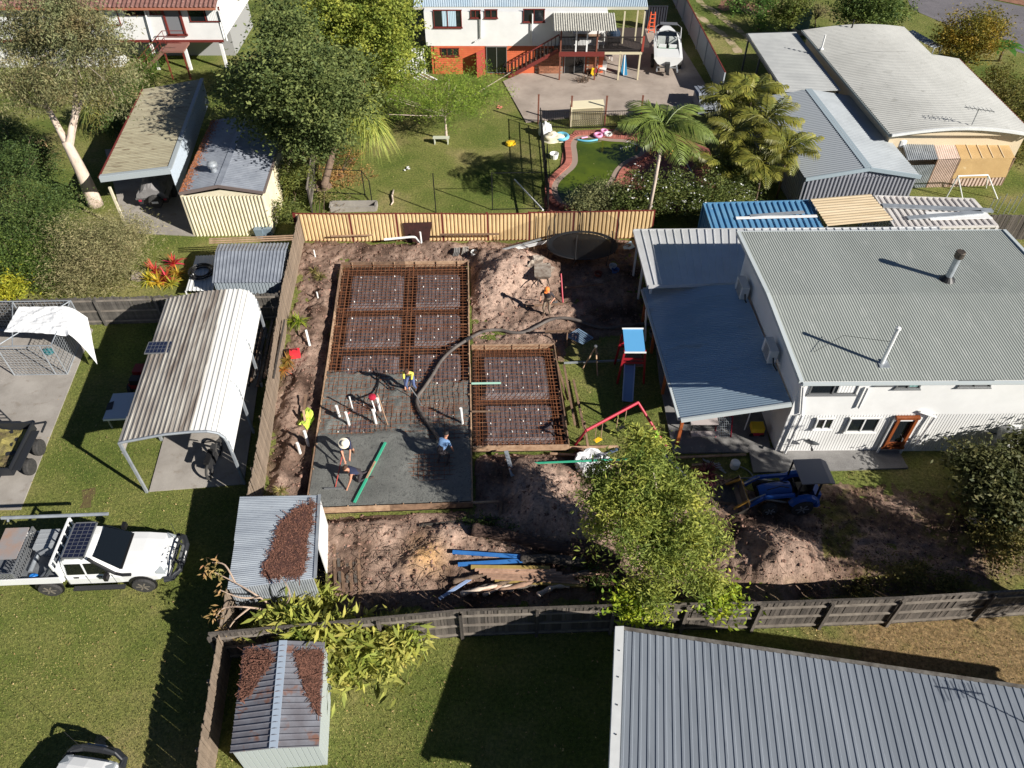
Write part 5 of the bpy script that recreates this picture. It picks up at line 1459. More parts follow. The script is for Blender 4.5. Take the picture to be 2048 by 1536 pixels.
t.p('seat', MB().box(p + V(-.1, .1, .45), (1.6, .5, .06)), m_pine_d); t.p('back', MB().box(p + V(-.1, -.15, .35), (1.6, .05, .55)), m_pine_d)
for i in (-.8, .6): t.p('leg', MB().bar(p + V(i, .1, 0), p + V(i, .1, .45), .07), m_pine_d)
one('tub', MB().lathe(p + V(.15, .1, .48), [(.2, 0), (.28, .2), (.26, .21)], 14), M('pink_plastic', S(220, 80, 120), .5), 'pink plastic tub on the brown bench under the deck', 'tub')
p = P(1186, 152); t = T('ride_on_toy', 'yellow and red ride-on toy standing on the paving', 'toy', p)
t.p('body', MB().hexa([p + V(-.2, -.15, .1), p + V(.2, -.15, .1), p + V(.2, .15, .1), p + V(-.2, .15, .1)], [p + V(-.12, -.12, .55), p + V(.08, -.12, .5), p + V(.08, .12, .5), p + V(-.12, .12, .55)]), M('toy_yellow', S(230, 190, 40), .4)
); t.p('hood', MB().box(p + V(.12, 0, .4), (.2, .3, .2)), m_red)
for i in (-.17, .17):
    for j in (-.17, .17): t.p('wheel', MB().lathe(p + V(i, j - .03, .1), [(.1, 0), (.1, .06)], 10, 'Y'), m_black)
p = P(1247, 152); t = T('paddle_board', 'blue pointed board leaning up beneath the deck', 'board', p)
t.p('board', MB().hexa([p + V(-.25, -.05, 0), p + V(.25, -.05, 0), p + V(.28, .05, 0), p + V(-.28, .05, 0)], [p + V(-.02, .5, 1.5), p + V(.04, .5, 1.5), p + V(.04, .6, 1.5), p + V(-.02, .6, 1.5)]), M('board_blue', S(46, 120, 160), .4)); t.p('stripe', MB().bar(p + V(0, -.06, .05), p + V(.01, .47, 1.45), .06, .02), m_white)
p = P(1165, 165); mbp = MB()
for i in range(40): a_ = random.uniform(0, 6.28); q_ = p + V(random.uniform(-.4, .4), random.uniform(-.3, .3), 0); mbp.tube([q_, q_ + V(.25 * math.cos(a_), .25 * math.sin(a_), random.uniform(.1, .5))], .02, 4)
one('brush_pile', mbp, m_bark, 'heap of dry twigs on the paving in front of the bench', 'twigs')
for i in range(7):
    p = P(838 + i * 6, 160 + (i % 2)); one('loose_board', MB().bar(p, p + V(-.9, .75, .1), .12, .05), m_white if i % 2 == 0 else m_pine_d, 'loose board lying on the grass before the white side fence', 'board', 'loose boards by the far house')
t = T('stepladder', 'orange stepladder standing behind the boat', 'ladder', P(1302, 66))
p = P(1302, 66)
for i in (-.22, .22): t.p('rail', MB().bar(p + V(i, -.1, 0), p + V(i * .7, .1, 1.5), .06), M('ladder_orange', S(226, 100, 60), .5)); t.p('back_leg', MB().bar(p + V(i, .6, 0), p + V(i * .7, .12, 1.5), .05), MATS['ladder_orange'])
for k in range(5): t.p('rung', MB().bar(p + V(-.21, -.1 + .04 * k, .25 + .27 * k), p + V(.21, -.1 + .04 * k, .25 + .27 * k), .08, .04), MATS['ladder_orange'])
# kennel by the fence
a_, b_, c_, d_ = P(1388, 172, 1.0), P(1428, 172, 1.0), P(1440, 186, 1.25), P(1398, 186, 1.25)
z = lambda p: up(p, 0)
t = T('small_shed', 'low grey ribbed lid box at the end of the side fence', 'box', z(a_))
l = P(1405, 203, .8); r_ = P(1446, 200, .8)
t.p('roof', MB().sheet(a_, b_, c_, d_, .3, .02, 'trim').sheet(d_, c_, up(c_, .5) + V(.05, -.75, 0), up(d_, .5) + V(.05, -.75, 0), .3, .02, 'trim'), m_galv_d)
t.p('body', MB().prism(inset([z(a_), z(b_), z(c_) + V(0, -.6, 0), z(d_) + V(0, -.6, 0)], .06), 0, .75), m_galv_d)
# ------------------------------------------------------------------ swimming pool
pool_px = [(1103, 369), (1122, 350), (1144, 332), (1144, 311), (1140, 290), (1149, 276), (1166, 273), (1191, 274), (1216, 280), (1254, 281), (1279, 289), (1294, 299), (1289, 314), (1262, 325), (1241, 341), (1232, 361), (1216, 387), (1182, 412), (1122, 416), (1103, 393)]
pts = pxpoly(pool_px, 0)
def smooth_loop(p, n=2):
    for _ in range(n):
        q = []
        for i in range(len(p)):
            a, b = p[i], p[(i + 1) % len(p)]
            q += [lerp(a, b, .25), lerp(a, b, .75)]
        p = q
    return p
lp = smooth_loop(pts)
t = T('swimming_pool', 'kidney-shaped pool of green water with red brick edging', 'pool', up(pts[0], 0))
m_water = M('pool_water', S(84, 98, 22), .04, c2=S(54, 70, 20), scale=.3, lo=.4, hi=.62, spec=.6, bump=.06, bscale=3)
t.p('water', MB().prism(lp, .0, .07), m_water)
per = [0]
for i in range(len(lp)): per.append(per[-1] + (lp[(i + 1) % len(lp)] - lp[i]).length)
cb = bpy.data.meshes.new('coping_brick'); mb_ = MB().box((0, .19, 0), (.105, .36, .09)); cb.from_pydata([tuple(p) for p in mb_.v], [], mb_.f); cb.materials.append(M('coping_brick_face', S(172, 104, 90), .85, rand=.22))
nb_ = int(per[-1] / .118)
ctr = sum(lp, V(0, 0, 0)) / len(lp)
cop = t.p('coping_bed', MB().add([up(p, .085) for p in lp] + [up(p, .085) + V((lp[(i + 1) % len(lp)] - lp[i - 1]).y, -(lp[(i + 1) % len(lp)] - lp[i - 1]).x, 0).normalized() * .34 * (1 if True else 1) for i, p in enumerate(lp)], [(i, (i + 1) % len(lp), len(lp) + (i + 1) % len(lp), len(lp) + i) for i in range(len(lp))]), M('mortar_grey', S(150, 132, 120), .95))
area = sum(lp[i].x * lp[(i + 1) % len(lp)].y - lp[(i + 1) % len(lp)].x * lp[i].y for i in range(len(lp)))
sg = 1 if area > 0 else -1
for k in range(nb_):
    s = (k + .5) * per[-1] / nb_
    i = max(j for j in range(len(lp)) if per[j] <= s)
    A_, B2 = lp[i], lp[(i + 1) % len(lp)]
    p = lerp(A_, B2, (s - per[i]) / (per[i + 1] - per[i])); d = (B2 - A_).normalized()
    n = V(d.y, -d.x, 0) * sg
    t.share('coping_brick', cb, up(p, .11 + random.uniform(-.004, .004)), (0, 0, math.atan2(n.y, n.x) - math.pi / 2 + random.uniform(-.03, .03)), cop)
pave = MB().prism(pxpoly([(1092, 425), (1088, 398), (1120, 338), (1128, 290), (1150, 262), (1320, 256), (1420, 300), (1440, 400), (1400, 425)]), -.05, .045)
struct('pool_paving', pave, pavebrick)
# things at the pool
def ring(label, u, v, z, R_, r_, mat, nm='swim_ring', cat='swim ring'):
    c = P(u, v, z); pts = [c + V(R_ * math.cos(i * math.pi / 12), R_ * math.sin(i * math.pi / 12), 0) for i in range(25)]
    return one(nm, MB().tube(pts, r_, 8, caps=False), mat, label, cat, smooth=True)
m_lb = M('float_blue', S(100, 176, 204), .4); m_pk = M('float_pink', S(226, 150, 190), .4)
ring('pale blue swim ring lying by the pool fence', 1123, 273, .2, .38, .12, m_lb)
ring('pink swim ring lying on the pool edging', 1196, 270, .2, .22, .09, m_pk)
ring('white swim ring on the pool edging, right of the pink one', 1216, 268, .2, .2, .08, m_white)
ring('small white and pink swim ring behind the other rings', 1208, 262, .2, .18, .08, m_pk)
arc = [P(1153 + 42 * i / 10, 279 + 3 * math.sin(i / 10 * math.pi), .12) for i in range(11)]
one('pool_noodle', MB().tube(arc, .06, 8), m_lb, 'light blue foam noodle floating along the far pool edge', 'noodle', smooth=True)
one('pool_noodle', MB().tube([P(1163, 276, .14), P(1175, 274, .14)], .05, 8), m_pk, 'short pink float lying across the blue noodle', 'noodle')
for a_, b_, lb in (((1253, 283), (1274, 290), 'white pole floating at the far right of the green pool'), ((1240, 297), (1261, 292), 'grey broken pole floating in the green pool')):
    one('floating_pole', MB().tube([P(*a_, .09), P(*b_, .09)], .03, 6), m_pvc, lb, 'pole')
def lump(c, rx, ry, rz, seed, n=10, m=16, amp=.25):
    mb = MB(); vs_ = []; r = random.Random(seed)
    for i in range(n + 1):
        th = math.pi / 2 * i / n
        for j in range(m):
            ph = 2 * math.pi * j / m
            d = V(math.cos(th) * math.cos(ph), math.cos(th) * math.sin(ph), math.sin(th))
            k = 1 + amp * (noise.noise(d * 1.8 + V(seed * 3.1, 0, 0)) + .5 * noise.noise(d * 4.5 + V(seed, 2, 0)))
            vs_.append(c + V(d.x * rx, d.y * ry, d.z * rz) * k)
    mb.add(vs_, [(i * m + j, i * m + (j + 1) % m, (i + 1) * m + (j + 1) % m, (i + 1) * m + j) for i in range(n) for j in range(m)])
    return mb
one('pool_cover_heap', lump(P(1108, 281), .75, .4, .5, 5, amp=.5), M('cream_tarp', S(222, 214, 190), .7), 'cream pool cover heaped at the corner of the pool fence', 'pool cover', smooth=True)
one('pool_cover_heap', lump(P(1090, 270), .4, .45, .9, 8, amp=.5), m_white, 'white bundled cover standing against the dark pool fence', 'pool cover', smooth=True)
one('white_tub', MB().lathe(P(1108, 316), [(.22, 0), (.28, .3), (.25, .31), (.2, .1)], 14), m_pvc, 'small round white tub in dry grass beside the pool', 'tub')
# lattice box by the yard
a, b = P(1142, 258), P(1205, 254); tpz = 1.25
t = T('lattice_box', 'cream box with lattice front standing on the yard by the pool fence', 'box', a)
a, b = a + V(0, .25, 0), b + V(0, .25, 0)
d = V(0, .95, 0); m_lat = M('lattice_cream', S(222, 212, 180), .7)
t.p('top', MB().slab4(up(a, tpz) - V(.05, .05, 0), up(b, tpz) + V(.05, -.05, 0), up(b, tpz) + d + V(.05, 0, 0), up(a, tpz) + d - V(.05, 0, 0), .06), m_lat)
for p in (a, b, a + d, b + d): t.p('post', MB().bar(p, up(p, tpz - .06), .08), m_lat)
L = (b - a).length; dx_ = (b - a).normalized()
for k in range(-14, 34):
    for sgn in (1, -1):
        x0 = k * .12; z0, z1 = .05, tpz - .08
        x1 = x0 + sgn * (z1 - z0)
        lo_, hi_ = sorted((x0, x1))
        t0, t1 = 0.0, 1.0
        f_ = lambda x: (x - x0) / (x1 - x0)
        ts = sorted((f_(0), f_(L))); t0, t1 = max(0, ts[0]), min(1, ts[1])
        if t1 - t0 < .06: continue
        pt_ = lambda q: a + dx_ * (x0 + (x1 - x0) * q) + V(0, -.02 * sgn - .03, z0 + (z1 - z0) * q)
        t.p('lattice_strip', MB().bar(pt_(t0), pt_(t1), .012, .03, (0, -1, 0)), m_lat)
t.p('side_panel', MB().slab4(b, b + d, up(b + d, tpz - .07), up(b, tpz - .07), .02, V(1, 0, 0)), m_lat)
t.p('back_panel', MB().slab4(a + d, b + d, up(b + d, tpz - .07), up(a + d, tpz - .07), .02, V(0, 1, 0)), m_lat)
# things on the back lawn
p = P(883, 287); t = T('garden_bench', 'small weathered white bench on the lawn under the bare tree', 'bench', p)
t.p('seat', MB().box(p + V(0, 0, .4), (1.0, .3, .05)), M('weathered_white', S(186, 190, 172), .8))
for i in (-.4, .4): t.p('leg', MB().box(p + V(i, 0, .2), (.06, .28, .4)), MATS['weathered_white'])
one('toy_scooter', MB().lathe(P(1020, 290), [(.05, .0), (.28, .05), (.24, .2), (.1, .24)], 12).box(P(1020, 290) + V(.2, 0, .15), (.3, .2, .2)), MATS['toy_yellow'], 'yellow toy lying on the lawn left of the pool', 'toy')
one('pvc_pipe', MB().tube([P(1029, 359, .12), P(1086, 420, .9)], .045, 8), m_pvc, 'long white pipe on the lawn leaning on the cream fence', 'pipe')
p = P(700, 283); t = T('dark_crate', 'dark folding crate lying on leaf litter near the ponytail palm', 'crate', p)
for k in range(6): t.p('slat', MB().bar(p + V(-.35 + k * .14, -.35, .1), p + V(-.3 + k * .14, .35, .35), .08, .04), m_steel)
for y in (-.3, .3): t.p('rail', MB().bar(p + V(-.4, y, .1 + (.12 if y > 0 else 0)), p + V(.45, y, .1 + (.12 if y > 0 else 0)), .05), m_steel)
q = [P(662, 424), P(752, 422), P(754, 411), P(664, 412)]
t = T('raised_bed', 'low grey concrete edging box behind the cream fence', 'garden bed', q[0])
t.p('edge', MB().bar(q[0] + V(0, 0, .15), q[1] + V(0, 0, .15), .12, .3).bar(q[3] + V(0, 0, .15), q[2] + V(0, 0, .15), .12, .3).bar(q[0] + V(0, 0, .15), q[3] + V(0, 0, .15), .12, .3).bar(q[1] + V(0, 0, .15), q[2] + V(0, 0, .15), .12, .3), m_conc)
for (u, v, lb) in ((815, 337, 'white scraps of paper lying on the middle of the back lawn'), (1000, 215, 'pale red toy scrap lying on the far lawn edge')):
    c = P(u, v, .03); mb = MB()
    for k in range(5): mb.box(c + V(random.uniform(-.15, .15), random.uniform(-.25, .25), .02 + .01 * k), (.14, .1, .02), random.uniform(0, 3))
    one('litter_scrap', mb, m_white if u < 900 else M('faded_red', S(214, 130, 110), .6), lb, 'litter')
pts_ = [P(787, 380, .06), P(784, 392, .08), P(786, 404, .06), P(782, 410, .05)]
one('fallen_branch', MB().tube(pts_, [.05, .06, .05, .03], 7), m_bark_g, 'pale fallen branch lying on the back lawn near the cream fence', 'branch', smooth=True)
p = P(1318, 330); t = T('lounge_frame', 'metal handrail frame on the shaded brick paving right of the palm', 'frame', p + V(1.8, 0, 0))
a, b = P(1365, 345), P(1385, 380)
t.p('rail', MB().tube([a, up(a, .8), up(b, .8), b], .025, 6), m_alu)
# ------------------------------------------------------------------ vehicles
def loft(st, closed_ends=True):
    "st: list of (x, half profile [(y, z)...]) mirrored across y"
    mb = MB(); vs_ = []
    k = len(st[0][1])
    for x, pr in st:
        row = [V(x, y, z) for y, z in pr] + [V(x, -y, z) for y, z in reversed(pr)]
        vs_ += row
    m_ = 2 * k
    fs = [(i * m_ + j, i * m_ + (j + 1) % m_, (i + 1) * m_ + (j + 1) % m_, (i + 1) * m_ + j) for i in range(len(st) - 1) for j in range(m_)]
    fs += [tuple(range(m_)), tuple((len(st) - 1) * m_ + j for j in range(m_))]
    return mb.add(vs_, fs)
def wheel(t, x, y, r, w_, rim=.62, mt=None, sgn=1):
    wh = t.p('wheel', MB().lathe((x, y - w_ / 2, r), [(r * rim, 0), (r * .93, 0), (r, w_ * .2), (r, w_ * .8), (r * .93, w_), (r * rim, w_)], 22, 'Y'), m_rub)
    yo = y + sgn * (w_ / 2 - .02)
    rm = t.p('rim', MB().lathe((x, y - w_ * .45, r), [(r * rim, 0), (r * rim, w_ * .9)], 18, 'Y'), M('rim_dark', S(70, 70, 72), .5, metal=.5), wh)
    mb = MB()
    for i in range(6):
        a_ = i * math.pi / 3; mb.bar((x + .04 * math.cos(a_), yo + sgn * .015, r + .04 * math.sin(a_)), (x + r * rim * .95 * math.cos(a_), yo + sgn * .015, r + r * rim * .95 * math.sin(a_)), .05, .03, (0, 1, 0))
    t.p('spokes', mb, mt or M('rim_alloy', S(150, 142, 132), .5, metal=.5), wh)
m_car = M('car_white', (.78, .79, .79), .22, coat=.6, spec=.5, c2=(.74, .75, .75), scale=1.5)
def make_ute(label, loc, rz, tray=True, cat='ute'):
    t = T('utility_truck', label, cat, loc, rz)
    B1_ = lambda zt, hw, z0=.42: [(hw - .1, z0), (hw, z0 + .16), (hw, zt - .18), (hw - .05, zt - .05), (hw * .6, zt), (0, zt + .02)]
    t.p('body', loft([(-.82, B1_(1.06, .87)), (.9, B1_(1.07, .87)), (1.0, B1_(1.09, .86)), (1.5, B1_(1.06, .85)), (2.1, B1_(.99, .82)), (2.33, B1_(.92, .78)), (2.42, B1_(.78, .72))]), m_car, smooth=False)
    cab = t.p('cab', loft([(-.82, [(.8, 1.03), (.72, 1.45), (.62, 1.6), (.3, 1.64), (0, 1.65)]), (-.7, [(.82, 1.03), (.74, 1.5), (.66, 1.69), (.3, 1.74), (0, 1.75)]), (-.3, [(.83, 1.03), (.74, 1.52), (.67, 1.72), (.3, 1.77), (0, 1.78)]), (.2, [(.83, 1.03), (.72, 1.52), (.64, 1.68), (.3, 1.73), (0, 1.74)]), (.62, [(.82, 1.03), (.76, 1.25), (.7, 1.36), (.3, 1.4), (0, 1.41)]), (.98, [(.8, 1.03), (.78, 1.06), (.72, 1.09), (.3, 1.11), (0, 1.11)])]), m_car)
    q = [V(.25, .58, 1.715), V(.25, -.58, 1.715), V(.95, -.72, 1.13), V(.95, .72, 1.13)]
    t.p('windscreen', MB().slab4(q[0] + V(.03, 0, .03), q[1] + V(.03, 0, .03), q[2] + V(.03, 0, .03), q[3] + V(.03, 0, .03), .01), m_dglass)
    t.p('cowl', MB().bar((.99, -.7, 1.12), (.99, .7, 1.12), .1, .03), m_black)
    for sg_ in (1, -1):
        for xs in ((-.72, -.66, -.16, -.14), (-.06, -.06, .28, .66)):
            zt0, zb_ = 1.52, 1.1
            yb, yt = .842 * sg_, .755 * sg_
            t.p('side_window', MB().hexa([V(xs[0], yb - .02 * sg_, zb_), V(xs[3], yb - .02 * sg_, zb_), V(xs[2], yt - .02 * sg_, zt0 + .06), V(xs[1], yt - .02 * sg_, zt0 + .06)], [V(xs[0], yb, zb_), V(xs[3], yb, zb_), V(xs[2], yt + .0, zt0 + .06), V(xs[1], yt, zt0 + .06)]), m_dglass)
        for x in (-.45, .3): t.p('door_handle', MB().box((x, .88 * sg_, .97), (.16, .03, .035)), m_black)
        for x in (-.12, -.8, .72): t.p('door_gap', MB().box((x, .868 * sg_, .8), (.014, .01, .5)), m_steel)
        t.p('side_step', MB().bar((-.75, .93 * sg_, .38), (.95, .93 * sg_, .38), .16, .06), m_steel)
        for ax_ in ([1.55, -1.55] if tray else [1.55]): t.p('wheel_arch', MB().lathe((ax_, (.855 if sg_ > 0 else -.885), .42), [(.02, 0), (.46, 0), (.46, .03), (.02, .03)], 20, 'Y'), m_black)
        t.p('headlight', MB().hexa([V(2.2, .55 * sg_, .8), V(2.4, .55 * sg_, .74), V(2.36, .76 * sg_, .74), V(2.1, .8 * sg_, .8)], [V(2.18, .55 * sg_, .96), V(2.4, .55 * sg_, .86), V(2.36, .74 * sg_, .86), V(2.08, .79 * sg_, .96)]), M('headlight_glass', S(150, 156, 160), .15))
        t.p('mirror', MB().box((.62, 1.0 * sg_, 1.15), (.12, .22, .2)), m_black)
    for ax_ in (1.55, -1.55):
        for sg_ in (1, -1): wheel(t, ax_, .84 * sg_, .38, .26, sgn=sg_)
    mb = MB().tube([(2.3, -.86, .62), (2.55, -.8, .6), (2.7, -.5, .6), (2.72, 0, .6), (2.7, .5, .6), (2.55, .8, .6), (2.3, .86, .62)], .11, 8)
    bb = t.p('bull_bar', mb, M('bar_black', S(44, 46, 50), .45))
    mb = MB()
    for y in (-.33, .33): mb.tube([(2.7, y, .6), (2.66, y, .9), (2.6, y * .9, 1.05)], .04, 6)
    mb.tube([(2.5, -.82, .75), (2.6, -.62, .92), (2.62, -.33, 1.05), (2.62, .33, 1.05), (2.6, .62, .92), (2.5, .82, .75)], .04, 8)
    t.p('hoop', mb, MATS['bar_black'], bb)
    t.p('light_bar', MB().box((2.72, 0, .85), (.06, .6, .07)), m_alu, bb)
    t.p('plate', MB().box((2.8, 0, .66), (.02, .36, .1)), m_white, bb)
    t.p('snorkel', MB().tube([(1.35, -.87, 1.02), (1.1, -.9, 1.06), (.85, -.86, 1.12), (.3, -.74, 1.66), (.2, -.72, 1.84)], .05, 8), m_black)
    t.p('aerial', MB().tube([(2.6, .4, 1.0), (2.62, .45, 2.0)], .008, 4), m_black)
    if not tray: return t
    # roof rack and solar panel
    for x in (-.62, -.02): t.p('rack_bar', MB().bar((x, -.72, 1.82), (x, .72, 1.82), .06, .04), m_alu)
    sp = t.p('solar_panel', MB().box((-.3, 0, 1.86), (.72, 1.36, .035)), M('panel_cell', S(24, 28, 46), .12, c2=S(34, 38, 60), scale=10))
    mb = MB()
    for y in (-.68, .68): mb.box((-.3, y, 1.865), (.76, .04, .05))
    for x in (-.66, .06): mb.box((x, 0, 1.865), (.04, 1.4, .05))
    t.p('frame', mb, m_alu, sp)
    for i in range(1, 4): t.p('cell_line', MB().box((-.66 + i * .18, 0, 1.879), (.012, 1.32, .004)), m_alu, sp)
    for i in range(1, 9): t.p('cell_line', MB().box((-.3, -.66 + i * .147, 1.879), (.7, .012, .004)), m_alu, sp)
    # tray
    tr = t.p('tray_floor', MB().box((-2.15, 0, .84), (2.4, 1.8, .08)), M('tray_grey', S(128, 132, 136), .5, metal=.3, c2=S(104, 106, 110), scale=3))
    for y in (-.93, .93): t.p('drop_side', MB().box((-2.15, y, .96), (2.4, .05, .3)), m_car)
    t.p('headboard', MB().box((-.93, 0, 1.15), (.06, 1.8, .7)), m_car)
    mb = MB()
    for y in (-.7, -.35, 0, .35, .7): mb.bar((-.95, y, 1.2), (-.95, y, 1.85), .035)
    mb.bar((-.95, -.9, 1.86), (-.95, .9, 1.86), .06).bar((-.95, -.9, 1.5), (-.95, -.9, 1.86), .06).bar((-.95, .9, 1.5), (-.95, .9, 1.86), .06)
    t.p('ladder_rack', mb, m_car)
    t.p('sports_bar', MB().tube([(-1.5, -.8, .95), (-1.12, -.76, 1.45), (-1.08, 0, 1.5), (-1.12, .76, 1.45), (-1.5, .8, .95)], .06, 8).tube([(-1.7, -.8, .92), (-1.12, -.6, 1.42)], .045, 8).tube([(-1.7, .8, .92), (-1.12, .6, 1.42)], .045, 8), M('bar_grey', S(96, 100, 106), .4, metal=.3))
    mb = MB()
    for i in range(16):
        y = -.9 + i * .113; mb.bar((-2.35, y, .9), (-2.35, y + .2 if y < .7 else .9, 1.45), .02); mb.bar((-2.35, y, 1.45), (-2.35, y + .2 if y < .7 else .9, .9), .02)
    mb.bar((-2.35, -.9, 1.45), (-2.35, .9, 1.45), .04).bar((-2.35, -.9, .9), (-2.35, -.9, 1.45), .04).bar((-2.35, .9, .9), (-2.35, .9, 1.45), .04)
    for i in range(9):
        x = -3.3 + i * .11; mb.bar((x, -.92, 1.12), (min(x + .15, -2.36), -.92, 1.45), .02); mb.bar((x, -.92, 1.45), (min(x + .15, -2.36), -.92, 1.12), .02)
    mb.bar((-3.3, -.92, 1.45), (-2.35, -.92, 1.45), .04)
    t.p('mesh_gate', mb, m_alu)
    t.p('checker_lid', MB().slab4((-2.42, .85, 1.5), (-2.42, -.35, 1.46), (-3.2, -.35, 1.46), (-3.2, .85, 1.5), .04), M('rusty_lid', S(168, 140, 124), .6, metal=.2, c2=S(150, 150, 152), scale=1.6))
    t.p('rack_tube', MB().tube([(-3.2, .98, 1.92), (.35, .98, 1.92)], .06, 10), m_galv)
    for x in (-.95, -3.0): t.p('tube_bracket', MB().bar((x, .9, 1.8), (x, .98, 1.9), .05), m_galv)
    return t
pr, pf = P(107, 1192), P(296, 1184)
fw = (pf - pr).normalized(); lf = V(-fw.y, fw.x, 0)
mid = lerp(pr, pf, .5) + lf * .95
UT, URZ = mid, math.atan2(fw.y, fw.x)
make_ute('white dual-cab ute with solar panel on its roof, parked on the lawn', mid, URZ)
loc_ = lambda x, y, z: mid + fw * x + lf * y + V(0, 0, z)
t = T('toolbox', 'big grey plastic toolbox in the tray of the white ute', 'toolbox', loc_(-1.75, .45, .88), URZ)
t.p('base', MB().box((0, 0, .2), (.62, .72, .4)), M('box_grey', S(128, 132, 138), .5)); t.p('lid', MB().box((0, 0, .44), (.66, .76, .1)), M('box_lid', S(150, 154, 158), .5))
for y in (-.2, .0, .2): t.p('lid_rib', MB().box((0, y, .5), (.56, .03, .02)), MATS['box_lid'])
one('steel_pipe', MB().tube([loc_(-2.1, -.55, .95), loc_(-2.1, .3, .95)], .07, 10), m_galv, 'short steel pipe lying across the ute tray', 'pipe')
one('blue_bag', lump(loc_(-1.95, -.72, .88), .15, .13, .12, 3), M('bright_blue', S(30, 110, 190), .5), 'small bright blue bag in the corner of the ute tray', 'bag', smooth=True)
pn = P(180, 1545); make_ute('white four-wheel drive with black bull bar nosing in at the bottom edge', pn + V(.0, -2.25, 0), R(82), tray=False, cat='car')
# box trailer with clippings
b0 = P(40, 905)
t = T('box_trailer', 'black tandem-axle box trailer loaded with grass clippings', 'trailer', P(30, 925))
TLt, TRt, BRt, BLt = P(-90, 850, .75), P(66, 848, .75), P(20, 940, .75), P(-120, 945, .75)
m_tr = M('trailer_black', S(40, 42, 46), .5)
t.p('floor', MB().slab4(*(p - V(0, 0, .25) for p in (TLt, TRt, BRt, BLt)), .08), m_tr)
for x0, x1 in ((TLt, TRt), (TRt, BRt), (BRt, BLt)): t.p('side', MB().bar(x0 - V(0, 0, .13), x1 - V(0, 0, .13), .06, .34), m_tr); t.p('top_rail', MB().bar(x0 + V(0, 0, .06), x1 + V(0, 0, .06), .07), m_tr)
ax_ = (BRt - TRt).normalized(); sd_ = V(-ax_.y, ax_.x, 0)
if sd_.x < 0: sd_ = -sd_
rzt = math.atan2(sd_.y, sd_.x)
for k_ in (.38, .8):
    c = up(lerp(TRt, BRt, k_), 0) + sd_ * .26
    t2 = MB(); prof_ = [(.2, 0), (.3, .0), (.33, .05), (.33, .17), (.3, .22), (.2, .22)]
    mb = MB().lathe((0, 0, 0), prof_, 20, 'X'); m3 = Matrix.Rotation(rzt, 3, 'Z'); mb.v = [m3 @ p + c + V(0, 0, .33) for p in mb.v]
    wh = t.p('wheel', mb, m_rub)
    mb = MB().lathe((0, 0, 0), [(.2, .02), (.2, .18), (.08, .2)], 16, 'X'); mb.v = [m3 @ p + c + V(0, 0, .33) for p in mb.v]; t.p('rim', mb, m_steel, wh)
c0, c1 = lerp(TRt, BRt, .15) + sd_ * .36, lerp(TRt, BRt, 1.0) + sd_ * .36
t.p('mudguard', MB().slab4(c0 + V(0, 0, -.02), c1 + V(0, 0, -.02), c1 - sd_ * .3 + V(0, 0, -.02), c0 - sd_ * .3 + V(0, 0, -.02), .03), m_tr)
t.p('drawbar', MB().bar(lerp(BRt, BLt, .2) - V(0, 0, .3), P(-40, 1010, .45), .08).bar(lerp(BRt, BLt, .8) - V(0, 0, .3), P(-40, 1010, .45), .08), m_tr)
t.p('end_frame', MB().bar(TRt, TRt + sd_ * .55 + V(0, 0, .1), .06).bar(TRt + sd_ * .55 + V(0, 0, .1), lerp(TRt, BRt, .2) + sd_ * .5, .06), m_tr)
for k_ in (.2, .6): q0 = lerp(TLt, TRt, .4 + k_ * .6); t.p('ramp_rail', MB().bar(q0, q0 + V(-1.2, .9, .5), .05), m_tr)
for i in range(8): q0 = lerp(TLt, TRt, .64); q1 = lerp(TLt, TRt, .4 + .36); t.p('ramp_rung', MB().bar(lerp(lerp(TLt, TRt, .52), lerp(TLt, TRt, .52) + V(-1.2, .9, .5), i / 8), lerp(lerp(TLt, TRt, .76), lerp(TLt, TRt, .76) + V(-1.2, .9, .5), i / 8), .03), m_tr)
cl_ = lerp(TRt, BLt, .45); 
g = 26; pts = []
for j in range(g):
    for i in range(g):
        a_, b_ = .04 + .92 * i / (g - 1), .04 + .92 * j / (g - 1)
        p = lerp(lerp(TLt, TRt, a_), lerp(BLt, BRt, a_), b_); pts.append(p + V(0, 0, -.18 + .2 * noise.noise(p * 1.6) + .1 * noise.noise(p * 5)))
one('grass_clippings', MB().add(pts, [(j * g + i, j * g + i + 1, (j + 1) * g + i + 1, (j + 1) * g + i) for j in range(g - 1) for i in range(g - 1)]), M('clippings', S(150, 140, 78), .95, c2=S(112, 104, 66), scale=2.5, c3=S(90, 78, 56), scale3=1.2, bump=.8, bscale=25), 'yellowish grass clippings heaped in the black trailer', 'grass clippings')
# covered trailer in the cream carport
p = P(312, 420); t = T('covered_trailer', 'small trailer under a grey canvas cover with a spare wheel behind', 'trailer', p)
d_ = (P(402, 158, 0) - P(335, 335, 0)); d_.z = 0; d_ = d_.normalized(); s_ = V(d_.y, -d_.x, 0)
L = lambda x, y, z: p + s_ * x + d_ * y + V(0, 0, z)
t.p('body', MB().hexa([L(-.75, .1, .35), L(.75, .1, .35), L(.75, 2.4, .35), L(-.75, 2.4, .35)], [L(-.75, .1, .95), L(.75, .1, .95), L(.75, 2.4, .95), L(-.75, 2.4, .95)]), m_steel)
mb = MB(); vs_ = []
for j in range(9):
    for i in range(13):
        a_, b_ = i / 12, j / 8
        e = min(a_, 1 - a_) * 2; ridge_ = 1 - abs(2 * a_ - 1)
        z = .9 + .75 * min(1, ridge_ * 1.25) * (1 - .5 * max(0, .2 - b_) / .2) + .04 * math.sin(i * 2.1 + j) - (.25 if i in (0, 12) else 0)
        vs_.append(L(-.85 + 1.7 * a_, .05 + 2.3 * b_, z))
